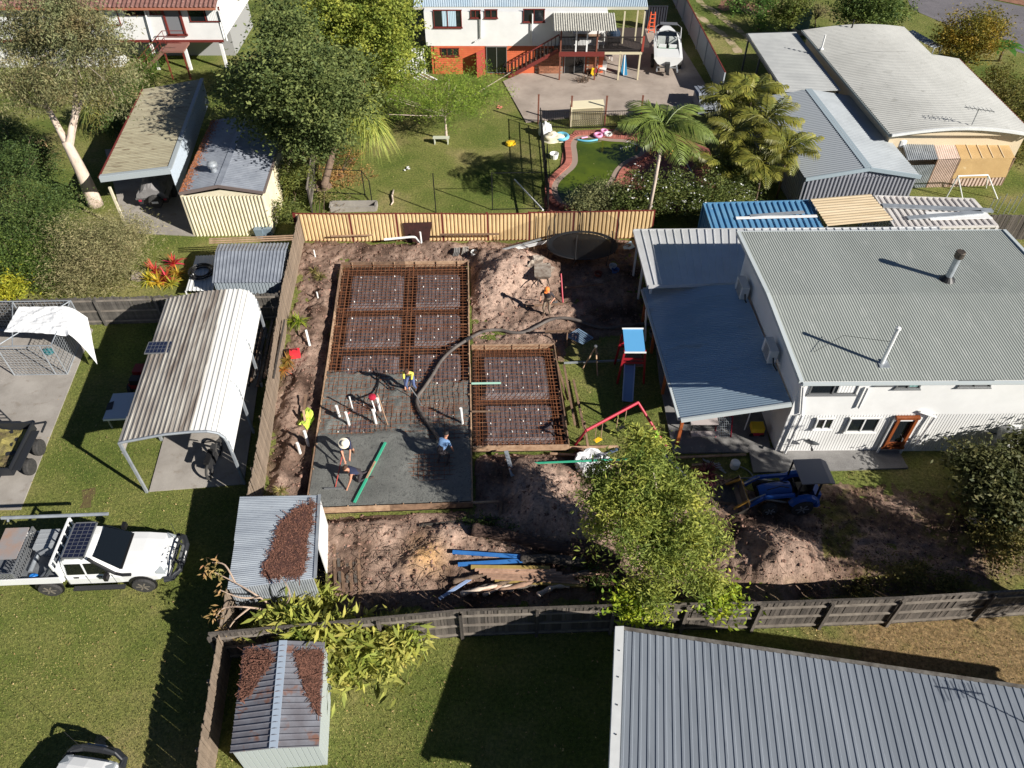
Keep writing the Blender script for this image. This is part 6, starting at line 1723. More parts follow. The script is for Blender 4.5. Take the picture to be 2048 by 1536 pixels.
mb.add(vs_, [(j * 13 + i, j * 13 + i + 1, (j + 1) * 13 + i + 1, (j + 1) * 13 + i) for j in range(8) for i in range(12)]); mb.add([vs_[i] for i in range(13)] + [L(.85, .05, .75), L(-.85, .05, .75)], [tuple(range(15))])
t.p('canvas_cover', mb, M('grey_canvas', S(128, 126, 126), .85, c2=S(112, 110, 110), scale=3, bump=.5, bscale=6))
mb = MB().lathe((0, 0, 0), [(.2, 0), (.33, 0), (.38, .06), (.38, .16), (.33, .22), (.2, .22)], 22, 'Y'); m3 = Matrix.Rotation(math.atan2(-s_.y, -s_.x) + math.pi, 3, 'Z'); mb.v = [m3 @ q + L(.2, -.25, .62) for q in mb.v]; sw = t.p('spare_wheel', mb, m_rub)
mb = MB().box((0, -.02, 0), (.34, .02, .12)); mb.v = [m3 @ q + L(.2, -.25, .62) for q in mb.v]; t.p('number_plate', mb, m_white, sw)
for x in (-.8, .8):
    mb = MB().lathe((0, 0, 0), [(.2, -.1), (.33, -.1), (.33, .1), (.2, .1)], 18, 'X'); mb.v = [m3 @ q + L(x, 1.3, .33) for q in mb.v]; t.p('wheel', mb, m_rub)
    t.p('tail_light', MB().box(L(x * .82, .06, .6), (.14, .06, .1)), m_red)
t.p('drawbar', MB().bar(L(0, 2.4, .4), L(0, 3.4, .4), .08), m_steel)
# boat on the far yard
bs, bb_ = P(1332, 152), P(1326, 70)
fw_ = (bb_ - bs).normalized(); rzb = math.atan2(fw_.y, fw_.x)
t = T('motor_boat', 'white open motor boat with green seats on its trailer', 'boat', bs + V(0, 0, 0), rzb)
Lb = 5.0
st = []
for k_ in range(9):
    q = k_ / 8; x = .1 + q * Lb
    hw = .95 * (1 - max(0, q - .45) ** 2 * 2.6) + .02; hw = max(hw, .12)
    zg = 1.25 + .22 * q; zk = .55 + .5 * max(0, q - .6) ** 1.5 * 2
    st.append((x, [(.02, zk), (hw * .7, zk + .22), (hw, zg - .12), (hw, zg), (hw * .8, zg + .02)]))
hull = MB(); vs_ = []; kk = 10
for x, pr_ in st: vs_ += [V(x, y, z) for y, z in pr_] + [V(x, -y, z) for y, z in reversed(pr_)]
fs = [(i * kk + j, i * kk + j + 1, (i + 1) * kk + j + 1, (i + 1) * kk + j) for i in range(8) for j in range(9) if j != 4] + [(i * kk + 9, i * kk, (i + 1) * kk, (i + 1) * kk + 9) for i in range(8)]
fs += [tuple(range(10))]
hull.add(vs_, fs); t.p('hull', hull, M('gelcoat', (.78, .79, .78), .25, coat=.4))
t.p('stern_deck', MB().prism([(.12, -.78), (1.5, -.78), (1.5, .78), (.12, .78)], 1.1, 1.28), MATS['gelcoat'])
t.p('inner_floor', MB().prism([(1.5, -.78), (3.6, -.72), (3.6, .72), (1.5, .78)], .75, .8), M('boat_carpet', S(60, 44, 44), .9))
t.p('foredeck', MB().add([V(3.5, -.75, 1.42), V(3.5, .75, 1.42), V(4.4, .5, 1.48), V(5.0, .15, 1.5), V(5.0, -.15, 1.5), V(4.4, -.5, 1.48)], [(0, 1, 2, 3, 4, 5)]), MATS['gelcoat'])
m_gs = M('seat_green', S(34, 120, 84), .5)
for y in (-.36, .36):
    st_ = t.p('seat', MB().box((2.15, y, 1.0), (.5, .5, .4)), m_gs); t.p('seat_back', MB().box((1.9, y, 1.25), (.14, .52, .3)), MATS['gelcoat'], st_); t.p('seat_trim', MB().box((1.82, y, 1.12), (.05, .54, .14)), m_gs, st_)
t.p('console', MB().box((3.05, -.4, 1.15), (.35, .55, .6)).box((3.05, .4, 1.15), (.35, .55, .6)), M('console_grey', S(180, 184, 182), .5))
t.p('windshield', MB().tube([(2.1, -.9, 1.5), (3.2, -.78, 1.72), (3.5, 0, 1.75), (3.2, .78, 1.72), (2.1, .9, 1.5)], .035, 6), m_alu)
t.p('windshield_glass', MB().slab4((3.25, -.7, 1.45), (3.25, .7, 1.45), (3.38, .6, 1.74), (3.38, -.6, 1.74), .012, V(1, 0, 0)), m_dglass)
t.p('tow_arch', MB().tube([(3.0, -.92, 1.35), (3.3, -.9, 2.05), (3.45, -.6, 2.2), (3.45, .6, 2.2), (3.3, .9, 2.05), (3.0, .92, 1.35)], .035, 8), m_alu)
t.p('bimini', MB().bar((3.5, -.6, 2.22), (3.5, .6, 2.22), .35, .06), M('bimini_grey', S(96, 98, 104), .8))
t.p('leg_drive', MB().box((-.05, 0, .65), (.35, .3, .6)).box((-.1, 0, .35), (.4, .1, .3)), m_steel)
t.p('trim_tab', MB().bar((0, -.7, .6), (0, .7, .6), .12, .05), m_alu)
t.p('trailer_frame', MB().bar((-.3, -.7, .45), (3.8, -.6, .5), .1).bar((-.3, .7, .45), (3.8, .6, .5), .1).bar((3.8, -.6, .5), (5.6, 0, .5), .1).bar((3.8, .6, .5), (5.6, 0, .5), .1), m_galv)
for x in (1.3, 2.1):
    for y in (-.95, .95): wheel(t, x, y, .31, .2, sgn=1 if y > 0 else -1)
# compact tractor with loader
pr_, pf_ = P(1594, 1024), P(1536, 1027)
fw_ = (pf_ - pr_).normalized(); lf_ = V(-fw_.y, fw_.x, 0); rzt = math.atan2(fw_.y, fw_.x)
org = pr_ - lf_ * (.5 if lf_.y < 0 else -.5)
t = T('loader_tractor', 'small blue tractor with front loader bucket and dark canopy beside the patio', 'tractor', org + V(0, 0, .05), rzt)
m_tb = M('tractor_blue', S(24, 78, 156), .4, c2=S(40, 84, 140), scale=3, lo=.55, hi=.75, coat=.1)
sc = 1.15
t.p('bonnet', loft([(.35, [(.22, .5), (.27, .6), (.27, .88), (.15, .98), (0, 1.0)]), (1.3, [(.22, .45), (.26, .55), (.25, .8), (.14, .9), (0, .92)]), (1.5, [(.18, .45), (.22, .55), (.2, .74), (.1, .82), (0, .83)])]), m_tb)
t.p('grille', MB().box((1.52, 0, .6), (.03, .34, .3)), m_black)
t.p('chassis', MB().box((.5, 0, .42), (1.9, .36, .22)), m_steel)
t.p('platform', MB().box((.05, 0, .58), (.75, .8, .05)), m_black)
st_ = t.p('seat', MB().box((-.12, 0, .78), (.42, .44, .12)), m_black); t.p('seat_back', MB().box((-.36, 0, 1.02), (.1, .44, .42)), m_black, st_)
t.p('steering_wheel', MB().tube([V(.28 + .05 * math.cos(a_), .17 * math.sin(a_), 1.12 + .15 * math.cos(a_)) for a_ in [i * math.pi / 8 for i in range(17)]], .02, 6), m_black)
for y in (-.56, .56):
    t.p('fender', MB().tube([V(-.05 + .5 * math.cos(a_), y, .42 + .5 * math.sin(a_)) for a_ in [R(20 + i * 22) for i in range(8)]], .14, 6), m_tb)
    wheel(t, 0, y * 1.02, .42, .3, sgn=1 if y > 0 else -1, mt=m_galv); wheel(t, 1.15, y, .3, .22, sgn=1 if y > 0 else -1, mt=m_galv)
    t.p('canopy_post', MB().bar((-.5, y * .8, .6), (-.5, y * .75, 1.72), .06), m_black); 
    arm = t.p('loader_arm', MB().bar((.35, y * .82, .98), (1.45, y * .82, .92), .1, .14).bar((1.45, y * .82, .92), (2.0, y * .82, .35), .1, .14), m_tb)
    t.p('lift_ram', MB().tube([(.55, y * .82, .55), (1.4, y * .82, .82)], .035, 6), m_alu, arm); t.p('tilt_ram', MB().tube([(1.4, y * .7, 1.02), (2.0, y * .7, .62)], .03, 6), m_alu, arm)
t.p('canopy', MB().slab4((-.72, -.55, 1.74), (.3, -.55, 1.76), (.3, .55, 1.76), (-.72, .55, 1.74), .05).slab4((-.72, -.55, 1.74), (-.72, .55, 1.74), (-.95, .5, 1.62), (-.95, -.5, 1.62), .05), M('canopy_grey', S(112, 112, 118), .6))
t.p('front_post', MB().bar((.28, -.5, .62), (.28, -.5, 1.72), .05).bar((.28, .5, .62), (.28, .5, 1.72), .05), m_black)
bk = MB(); m_bk = M('bucket_steel', S(72, 70, 70), .5, metal=.4, c2=S(104, 96, 88), scale=4)
pf2 = [(2.0, .75), (2.02, .3), (2.15, .1), (2.65, .08)]
for (x0, z0), (x1, z1) in zip(pf2, pf2[1:]): bk.hexa([V(x0, -.72, z0), V(x0, .72, z0), V(x1, .72, z1), V(x1, -.72, z1)], [V(x0 + .03, -.72, z0 + .03), V(x0 + .03, .72, z0 + .03), V(x1 + .02, .72, z1 + .03), V(x1 + .02, -.72, z1 + .03)])
for y in (-.72, .7): bk.add([V(2.0, y, .75), V(2.02, y, .3), V(2.15, y, .1), V(2.65, y, .1), V(2.0, y + .02, .75), V(2.02, y + .02, .3), V(2.15, y + .02, .1), V(2.65, y + .02, .1)], [(0, 1, 2, 3), (7, 6, 5, 4), (0, 3, 7, 4)])
b_o = t.p('bucket', bk, m_bk)
t.p('quick_hitch', MB().box((1.96, 0, .5), (.06, 1.1, .4)), M('hitch_yellow', S(140, 104, 36), .6), b_o)
for y in (-.5, .5): t.p('grapple', MB().bar((2.05, y, .8), (2.5, y * 1.1, .45), .07), MATS['hitch_yellow'], b_o)
t.p('rear_weight', MB().box((-.62, 0, .6), (.25, .7, .35)), m_tb)
t.p('hydraulic_hose', MB().tube([(.4, .1, .95), (.8, .15, 1.12), (1.3, .2, 1.0)], .02, 5).tube([(.4, -.1, .95), (.8, -.12, 1.1), (1.3, -.2, 1.0)], .02, 5), m_black)
# ------------------------------------------------------------------ people
def ik(a, b, l1, l2, hint):
    d = b - a; L = min(d.length, (l1 + l2) * .995); dn = d.normalized()
    x = (l1 * l1 - l2 * l2 + L * L) / (2 * L); hgt_ = math.sqrt(max(0, l1 * l1 - x * x))
    hp = (hint - dn * hint.dot(dn)).normalized()
    return a + dn * x + hp * hgt_
def person(label, loc, rz, pel, lean, hands, feet, cols, headdip=0.0, hat=None, hair=None, knees=None, hatcol=None, side=0.0):
    "built facing +y; pel: pelvis height; lean: forward bend of the trunk; hands, feet: local targets (left, right)"
    sk = {}; E_ = []; rad = {}; lab = {}
    def v(n, p, r, l=None): sk[n] = Vector(p); rad[n] = r
    def e(a, b, l): E_.append((a, b, l))
    m = Matrix.Rotation(side, 3, 'Y') @ Matrix.Rotation(-lean, 3, 'X')
    pv = V(0, 0, pel)
    v('pel', pv, (.15, .12)); v('waist', pv + m @ V(0, 0, .16), (.145, .115)); v('chest', pv + m @ V(0, .0, .36), (.17, .125)); v('neckb', pv + m @ V(0, 0, .5), (.09, .08))
    m2 = Matrix.Rotation(-(lean * .6 + headdip), 3, 'X')
    nb = sk['neckb']
    v('neck', nb + m2 @ V(0, .01, .06), .055); v('jaw', nb + m2 @ V(0, .035, .12), (.07, .085)); v('brow', nb + m2 @ V(0, .025, .2), (.082, .1)); v('crown', nb + m2 @ V(0, .01, .255), (.06, .07)); v('nose', nb + m2 @ V(0, .135, .165), .014)
    e('pel', 'waist', 'leg'); e('waist', 'chest', 'top'); e('chest', 'neckb', 'top'); e('neckb', 'neck', 'skin'); e('neck', 'jaw', 'skin'); e('jaw', 'brow', 'skin'); e('brow', 'crown', 'hair'); e('jaw', 'nose', 'skin')
    for s, nm, hd, ft in ((-1, 'l', hands[0], feet[0]), (1, 'r', hands[1], feet[1])):
        sh = pv + m @ V(.19 * s, 0, .44); hand = Vector(hd)
        el = ik(sh, hand, .29, .27, V(.5 * s, -.6, -.5))
        v('sh' + nm, sh, .062); v('el' + nm, el, .045); v('wr' + nm, lerp(el, hand, .93), .031)
        e('chest', 'sh' + nm, 'top'); e('sh' + nm, 'el' + nm, 'sleeve'); e('el' + nm, 'wr' + nm, 'arm')
        dh = (hand - el).normalized(); sx = dh.cross(V(0, 0, 1)).normalized() if abs(dh.z) < .95 else V(1, 0, 0); up_ = sx.cross(dh)
        v('pa' + nm, hand + dh * .05, (.042, .022)); e('wr' + nm, 'pa' + nm, 'skin')
        for k, (o, L_) in enumerate(((-.03, .07), (-.01, .08), (.012, .075), (.032, .058))):
            b_ = hand + dh * .09 + sx * o; v(f'f{nm}{k}', b_, .0095); v(f'g{nm}{k}', b_ + dh * L_ * .5 - up_ * .015, .0088); v(f'h{nm}{k}', b_ + dh * L_ * .7 - up_ * .045, .0078)
            e('pa' + nm, f'f{nm}{k}', 'skin'); e(f'f{nm}{k}', f'g{nm}{k}', 'skin'); e(f'g{nm}{k}', f'h{nm}{k}', 'skin')
        b_ = hand + dh * .03 - sx * .045 * s; v('t' + nm, b_, .011); v('u' + nm, b_ + dh * .04 - up_ * .02, .009); e('pa' + nm, 't' + nm, 'skin'); e('t' + nm, 'u' + nm, 'skin')
        hip = pv + V(.1 * s, 0, -.04); ft = Vector(ft); an = ft + V(0, -.02, .09)
        kn = ik(hip, an, .43, .42, V(.12 * s, 1, .15)) if knees is None else Vector(knees[0 if s < 0 else 1])
        v('hp' + nm, hip, .095); v('kn' + nm, kn, .062); v('cf' + nm, lerp(kn, an, .35), .056); v('an' + nm, an, .042); v('to' + nm, ft + V(.02 * s, .15, .035), (.045, .035)); v('he' + nm, ft + V(0, -.06, .04), .042)
        e('pel', 'hp' + nm, 'leg'); e('hp' + nm, 'kn' + nm, 'leg'); e('kn' + nm, 'cf' + nm, 'shin'); e('cf' + nm, 'an' + nm, 'shin'); e('an' + nm, 'to' + nm, 'boot'); e('an' + nm, 'he' + nm, 'boot')
    names = list(sk); ix = {n: i for i, n in enumerate(names)}
    me = bpy.data.meshes.new('person'); me.from_pydata([tuple(sk[n]) for n in names], [(ix[a], ix[b]) for a, b, _ in E_], [])
    ob = bpy.data.objects.new('person', me); COL.objects.link(ob)
    md = ob.modifiers.new('skin', 'SKIN'); md.use_smooth_shade = True
    lay = me.skin_vertices[0].data
    for n, sv in zip(names, lay): r_ = rad[n]; sv.radius = r_ if isinstance(r_, tuple) else (r_, r_)
    lay[ix['pel']].use_root = True
    ob.modifiers.new('sub', 'SUBSURF').levels = 1
    bpy.context.view_layer.update()
    dg = bpy.context.evaluated_depsgraph_get()
    nm_ = bpy.data.meshes.new_from_object(ob.evaluated_get(dg))
    ob.modifiers.clear(); ob.data = nm_; bpy.data.meshes.remove(me)
    order = ['skin', 'top', 'sleeve', 'arm', 'leg', 'shin', 'boot', 'hair']
    nm_.materials.clear()
    for k in order: nm_.materials.append(cols.get(k) or cols[{'sleeve': 'top', 'arm': 'skin', 'shin': 'leg', 'hair': 'skin'}[k]])
    segs = [(np.array(sk[a]), np.array(sk[b]), order.index(l)) for a, b, l in E_]
    for f in nm_.polygons:
        c = np.array(f.center); best = (9, 0)
        for a, b, l in segs:
            ab = b - a; t_ = np.clip(np.dot(c - a, ab) / (ab @ ab), 0, 1); dd = np.linalg.norm(c - a - ab * t_)
            if dd < best[0]: best = (dd, l)
        f.material_index = best[1]; f.use_smooth = True
    ob.location = loc; ob.rotation_euler = (0, 0, rz)
    tag(ob, label, 'person')
    hc = sk['brow'] + m2 @ V(0, -.015, .02)
    if hat:
        mb = MB().lathe((0, 0, 0), ([(.21, .0), (.2, .015), (.115, .02), (.108, .1), (.06, .13), (.01, .135)] if hat == 'brim' else [(.125, -.02), (.122, .05), (.09, .11), (.03, .135), (.005, .138)]), 16)
        if hat != 'brim': mb.add([V(-.09, .08, 0), V(.09, .08, 0), V(.06, .2, -.02), V(-.06, .2, -.02)], [(0, 1, 2, 3)])
        mb.v = [m2 @ p + hc + m2 @ V(0, 0, .02) for p in mb.v]; mb.build('hat', hatcol, ob, None, True)
    elif hair:
        mb = lump(V(0, 0, 0), .098, .115, .11, 4, 6, 14, .25); mb.v = [m2 @ (p + V(0, -.02, .0)) + hc for p in mb.v]; mb.build('hair', hair, ob, None, True)
    mb = MB()
    for s in (-1, 1): mb.lathe(sk['jaw'] + m2 @ V(.032 * s, .088, .06), [(.012, -.004), (.012, .006)], 8, 'Y')
    mb.build('eyes', m_black, ob)
    return ob, sk
sk_ = M('skin_tan', S(196, 142, 116), .6)
m_yel = M('hi_vis_yellow', S(228, 222, 92), .7); m_navy = M('navy_cloth', S(40, 46, 72), .85); m_jean = M('blue_jeans', S(92, 108, 148), .85, c2=S(72, 86, 124), scale=6)
m_boot = M('boots', S(84, 66, 54), .9); m_khaki = M('khaki_cloth', S(132, 116, 100), .85); m_dkt = M('charcoal_cloth', S(58, 52, 56), .85); m_brown_h = M('brown_hair', S(70, 46, 34), .8); m_blk_h = M('black_hair', S(24, 20, 20), .7)
m_blue_t = M('pale_blue_shirt', S(120, 156, 200), .8)
zc_ = .34
p1 = P(824, 778, zc_)
person('worker in yellow and navy hi-vis shirt bending over a vibrator on the wet concrete', p1, R(172), .86, R(34), ((-.06, .5, .62), (.12, .5, .6)), ((-.17, .0, 0), (.17, .08, 0)), dict(skin=sk_, top=m_yel, sleeve=m_yel, arm=m_navy, leg=m_jean, boot=m_boot, hair=m_brown_h), hair=m_brown_h, headdip=R(15))
p2 = P(697, 905, zc_)
person('worker in white wide-brim hat and dark shirt bending over a rake on the slab', p2, R(190), .84, R(62), ((-.1, .72, .52), (.1, .78, .46)), ((-.2, -.02, 0), (.22, .06, 0)), dict(skin=sk_, top=m_navy, sleeve=m_navy, leg=m_dkt, shin=sk_, boot=m_boot, hair=m_brown_h), hat='brim', hatcol=M('hat_cream', S(226, 216, 196), .8))
p3 = P(722, 958, zc_)
person('worker in dark sleeveless shirt kneeling by a green screed on fresh concrete', p3, R(115), .42, R(48), ((-.3, .62, .1), (.42, .34, .16)), ((-.14, -.42, 0), (.16, -.38, 0)), dict(skin=sk_, top=m_navy, sleeve=sk_, leg=m_dkt, shin=m_dkt, boot=m_boot, hair=m_brown_h), hair=m_brown_h, knees=((-.15, .14, .08), (.17, .12, .08)))
p4 = P(884, 930, zc_)
person('worker in pale blue shirt with black hair bending over the pump hose', p4, R(-28), .84, R(48), ((-.16, .62, .62), (.2, .52, .5)), ((-.18, 0, 0), (.18, .1, 0)), dict(skin=sk_, top=m_blue_t, sleeve=m_blue_t, leg=m_dkt, shin=m_dkt, boot=m_boot, hair=m_blk_h), hair=m_blk_h)
p5 = P(1094, 633); p5.z = max(0, site_z(p5)) + .01
person('worker in orange cap and dark shirt standing with a shovel on the soil', p5, R(160), .9, R(8), ((-.26, .26, 1.02), (.3, .16, 1.0)), ((-.12, 0, 0), (.13, .06, 0)), dict(skin=sk_, top=m_dkt, sleeve=m_dkt, leg=m_khaki, boot=m_boot, hair=m_brown_h), hat='cap', hatcol=M('cap_orange', S(246, 134, 60), .7), headdip=R(20))
# tools
p = P(836, 800, .5); t = T('concrete_vibrator', 'thin vibrator rod and motor held over the wet concrete', 'vibrator', P(836, 806, .36))
t.p('rod', MB().tube([p1 + V(0, -.45, .62), P(833, 792, .55), P(843, 812, .36)], .022, 6), m_alu)
def tool(label, nm, a, b, r, mat, head=None, cat=None, headmat=None):
    t = T(nm, label, cat or nm.replace('_', ' '), b)
    t.p('handle', MB().tube([a, b], r, 7), mat)
    if head: t.p('blade', head, headmat or m_alu)
    return t
a, b = p2 + V(-.05, -.6, .62), P(670, 978, .37)
tool('long red-handled concrete rake held by the worker in the white hat', 'concrete_rake', a, b, .02, M('red_handle', S(170, 70, 60), .5), MB().bar(b + V(-.4, -.02, .03), b + V(.32, .02, .03), .04, .1), 'rake')
a, b = P(709, 1006, .42), P(771, 886, .42)
t = T('screed_board', 'bright green straight-edge screed laid across the fresh concrete', 'screed', a)
m_scr = M('screed_green', S(62, 168, 134), .5)
t.p('edge', MB().bar(a + V(0, 0, .03), b + V(0, 0, .03), .09, .05), m_scr); t.p('grip', MB().bar(lerp(a, b, .38) + V(0, 0, .07), lerp(a, b, .66) + V(0, 0, .07), .07, .03), m_pine)
pp = p5 + V(.35, -.12, 0); 
tool('long-handled shovel standing beside the worker in the orange cap', 'shovel', pp + V(-.05, .1, 1.2), P(1110, 603, .25), .022, m_pine, MB().hexa([P(1110, 602, .3) + V(-.12, 0, 0), P(1110, 602, .3) + V(.12, 0, 0), P(1112, 612, .02) + V(.07, 0, 0), P(1112, 612, .02) + V(-.07, 0, 0)], [P(1110, 602, .33) + V(-.12, .02, 0), P(1110, 602, .33) + V(.12, .02, 0), P(1112, 612, .04) + V(.07, .02, 0), P(1112, 612, .04) + V(-.07, .02, 0)]))
# pump hose
hp = [(1330, 655), (1290, 648), (1250, 652), (1215, 656), (1185, 652), (1158, 642), (1130, 636), (1102, 639), (1075, 652), (1050, 664), (1025, 665), (1000, 660), (975, 661), (955, 668), (930, 682), (905, 699), (882, 722), (864, 752), (845, 780), (836, 792), (834, 806), (841, 824), (856, 846), (870, 866), (882, 884)]
hq = []
for u, v in hp:
    q = P(u, v); z = max(site_z(q), .0) + .1
    if u < 945: z = .44
    if u < 890 and v > 870: z = .6
    hq.append(P(u, v, z))
def cr(p, n=5):
    out = []
    for i in range(len(p) - 1):
        p0, p1_, p2_, p3_ = p[max(0, i - 1)], p[i], p[i + 1], p[min(len(p) - 1, i + 2)]
        for k in range(n):
            t_ = k / n; out.append(.5 * ((2 * p1_) + (p2_ - p0) * t_ + (2 * p0 - 5 * p1_ + 4 * p2_ - p3_) * t_ ** 2 + (3 * p1_ - p0 - 3 * p2_ + p3_) * t_ ** 3))
    return out + [p[-1]]
hc_ = cr(hq)
t = T('pump_hose', 'thick grey-brown concrete pump hose snaking from the house onto the slab', 'hose', up(hc_[0], 0))
t.p('hose', MB().tube(hc_, .075, 10), M('hose_rubber', S(104, 96, 90), .75, c2=S(78, 72, 70), scale=3), smooth=True)
t.p('coupling', MB().tube(hc_[68:71], .105, 10), m_steel)
for i, (u, v, v2, lb) in enumerate([(679, 833, 812, 'white drain pipe standing in wet concrete, leftmost'), (698, 848, 825, 'white drain pipe standing in wet concrete below the red cap'), (752, 846, 820, 'tall white drain pipe standing below the red-tipped stakes'), (760, 820, 797, 'white drain pipe among the stakes beside the red-tipped one'), (706, 820, 794, 'thin white pipe standing beside the leftmost drain pipes'), (925, 846, 817, 'lone white drain pipe standing near the right edge of the slab')]):
    b = P(u, v, zc_); zt_ = ztop(b, v2)
    one('drain_pipe', MB().tube([b - V(0, 0, .1), up(b, zt_) + V(-.03, 0, 0)], .055 if i != 4 else .03, 10).lathe(up(b, zt_) + V(-.03, 0, -.08), [(.062 if i != 4 else .034, 0), (.062 if i != 4 else .034, .09)], 10), m_pvc, lb, 'pipe')
for i, (u, v, v2, lb) in enumerate([(616, 888, 862, 'white pipe stub in the soil left of the slab, farther'), (600, 905, 886, 'white pipe stub in the soil left of the slab, nearer'), (636, 596, 584, 'white peg in the soil left of the rusty mesh'), (630, 512, 500, 'white peg in the back left corner of the site')]):
    b = P(u, v, .15); zt_ = ztop(b, v2); one('pipe_stub', MB().tube([b - V(0, 0, .2), up(b, zt_)], .06 if i < 2 else .035, 10), m_pvc, lb, 'pipe')
a = P(749, 800, .9); t = T('marked_stakes', 'pair of timber stakes with a red cap standing in the wet concrete', 'stakes', P(752, 825, .34))
t.p('stake', MB().bar(P(742, 796, 1.0), P(752, 826, .34), .04), m_pvc); t.p('stake', MB().bar(P(755, 788, 1.05), P(776, 850, .36), .035), m_pine); t.p('cap', MB().lathe(P(745, 797, .98), [(.12, 0), (.16, .06), (.15, .14), (.05, .18)], 12), m_red)
t.p('hose_loop', MB().tube(cr([P(752, 735, .4), P(757, 760, .4), P(752, 785, .5), P(748, 797, .9)]), .03, 6), m_black)
b = P(690, 838, .5); one('cap_tag', MB().bar(P(690, 832, .75), P(700, 824, .85), .05, .03), M('faded_pink', S(200, 120, 110), .6), 'pinkish tag on the drain pipe in the wet concrete', 'tag')
m_gb = M('green_batten', S(170, 214, 196), .6)
plank((943, 767), (1002, 766), .44, .07, m_gb, 'pale green batten laid across the small slab mesh')
plank((943, 823), (1000, 823), .44, .06, m_pine_d, 'brown batten laid across the small slab mesh')
plank((1030, 928), (1262, 918), .5, .06, m_scr, 'long green straight-edge propped from soil to the white bag', z1=.75)
plank((1012, 902), (1026, 952), .5, .16, m_galv, 'short grey aluminium plank on the soil mound')
plank((983, 508), (1100, 482), .3, .2, m_white, 'long white weatherboard lying by the cream fence, upper one', .05, z1=.45)
plank((985, 505), (1082, 478), .5, .1, m_galv, 'grey length lying beside the white weatherboard', .05)
plank((662, 472), (745, 470), .55, .06, m_pine, 'pale profile rail against the cream fence, left one', .06)
for lb, us, st_ in (('timber profile rail on stakes behind the slab', ((880, 469), (998, 468)), ((888, 478), (958, 518))), ('profile rail in shade left of the playset', ((1128, 726), (1240, 721)), ()), ('pale profile rail beside the metal crate', ((1090, 663), (1138, 662)), ((1133, 694),))):
    a, b = P(*us[0], .7 if v_ else .5) if (v_ := len(st_)) else P(*us[0], .15), P(*us[1], .7) if v_ else P(*us[1], .15)
    t = T('profile_board', lb, 'timber frame', up(a, 0)); t.p('rail', MB().bar(a, b, .04, .1), m_pine_d if 'shade' not in lb else m_galv)
    for u, v in st_:
        q = P(u, v); z_ = max(0, site_z(q)); t.p('stake', MB().bar(V(q.x, q.y, z_ - .1), V(q.x, q.y, .85), .05), m_pine_d)
for i, (u0, v0, u1, v1, z0, z1, lb, mt) in enumerate([(1112, 720, 1136, 800, .3, .1, 'old board lying right of the small slab, left one', m_pine_d), (1128, 730, 1150, 850, .25, .2, 'weathered long board lying right of the small slab, right one', m_pine_d), (1147, 760, 1168, 856, .15, .15, 'long timber lying on grass edge by the swing set', m_pine_d), (945, 899, 1237, 893, .2, .2, 'long pale board along the front of the small slab', m_pine),
        (1100, 907, 1166, 911, .15, .15, 'short board on the soil beside the white bag', m_pine), (660, 1059, 740, 1052, .15, .15, 'old board lying in the soil by the lean-to', m_pine_d), (838, 1051, 1000, 1036, .15, .2, 'grey timber length on the soil in front of the large slab', m_wood_g), (1000, 1036, 1002, 1003, .2, .25, 'short timber standing on edge at the slab corner', m_pine_d), (945, 1005, 997, 1003, .35, .35, 'formwork board end running past the slab corner', m_pine),
        (1350, 915, 1492, 909, .12, .12, 'timber edging board along the patio', m_pine), (1384, 930, 1428, 928, .12, .12, 'short timber edging board beside the white pump', m_pine), (1408, 1003, 1470, 1008, .15, .2, 'board lying in the soil left of the tractor bucket', m_pine_d), (1406, 1022, 1468, 1032, .2, .25, 'pale board lying below the tractor bucket', m_pine), (1052, 612, 1128, 607, .3, .3, 'board lying behind the standing worker', m_pine_d), (1130, 575, 1207, 568, .3, .35, 'long pale timber on shaded ground behind the red pole', m_pine_d),
        (1168, 842, 1177, 903, 1.2, .0, 'thin brown stake leaning at the left end of the swing bar', m_pine_d), (607, 820, 612, 852, .7, .1, 'pale timber stake beside the hi-vis vest', m_pine), (604, 852, 612, 790, .2, .5, 'orange-brown stake behind the hi-vis vest', m_pine_d), (612, 660, 620, 692, .5, .15, 'white-tipped peg in soil by the fern', m_pvc), (1325, 905, 1392, 975, .1, .2, 'grey pole lying from the swing foot to the stumps', m_galv)]):
    plank((u0, v0), (u1, v1), z0, .09, mt, lb, .05, 'board', 'board', z1)
one('red_pole', MB().tube([P(1122, 547, 1.25), P(1126, 608, .05)], .035, 8), m_red, 'bright red pole standing on the shaded ground near the orange-capped worker', 'pole')
# mixer heap beside the worker
p = P(1085, 575); p.z = site_z(p)
t = T('wheelbarrow', 'mud-caked wheelbarrow beside the worker in the orange cap', 'wheelbarrow', p + V(0, -.2, 0))
t.p('tray', MB().hexa([p + V(-.25, -.3, .4), p + V(.2, -.3, .4), p + V(.2, .35, .35), p + V(-.25, .35, .35)], [p + V(-.42, -.5, .72), p + V(.38, -.5, .72), p + V(.38, .55, .66), p + V(-.42, .55, .66)]), M('caked_grey', S(168, 158, 146), .9, c2=S(120, 104, 92), scale=5))
t.p('wheel', MB().lathe(p + V(0, .7, .2), [(.06, -.05), (.2, -.05), (.2, .05), (.06, .05)], 14, 'X'), m_rub)
for x in (-.22, .2): t.p('handle', MB().tube([p + V(x * .4, .72, .25), p + V(x, .1, .38), p + V(x * 1.3, -1.0, .6)], .025, 6), m_steel); t.p('leg', MB().bar(p + V(x, -.25, .38), p + V(x, -.35, 0), .03), m_steel)
for i, (u, v, s_) in enumerate(((1070, 552, .3), (1092, 556, .26), (1078, 542, .22), (1060, 560, .2))):
    q = P(u, v); q.z = site_z(q) - .03; one('rubble_lump', lump(q, s_ * 1.2, s_, s_ * .9, 20 + i, 6, 9, .9), MATS['caked_grey'], ['broken concrete lump on the soil heap behind the wheelbarrow, largest', 'broken concrete lump right of the largest one by the wheelbarrow', 'broken concrete lump at the top of the rubble', 'broken concrete lump on the left of the rubble'][i], 'rubble')
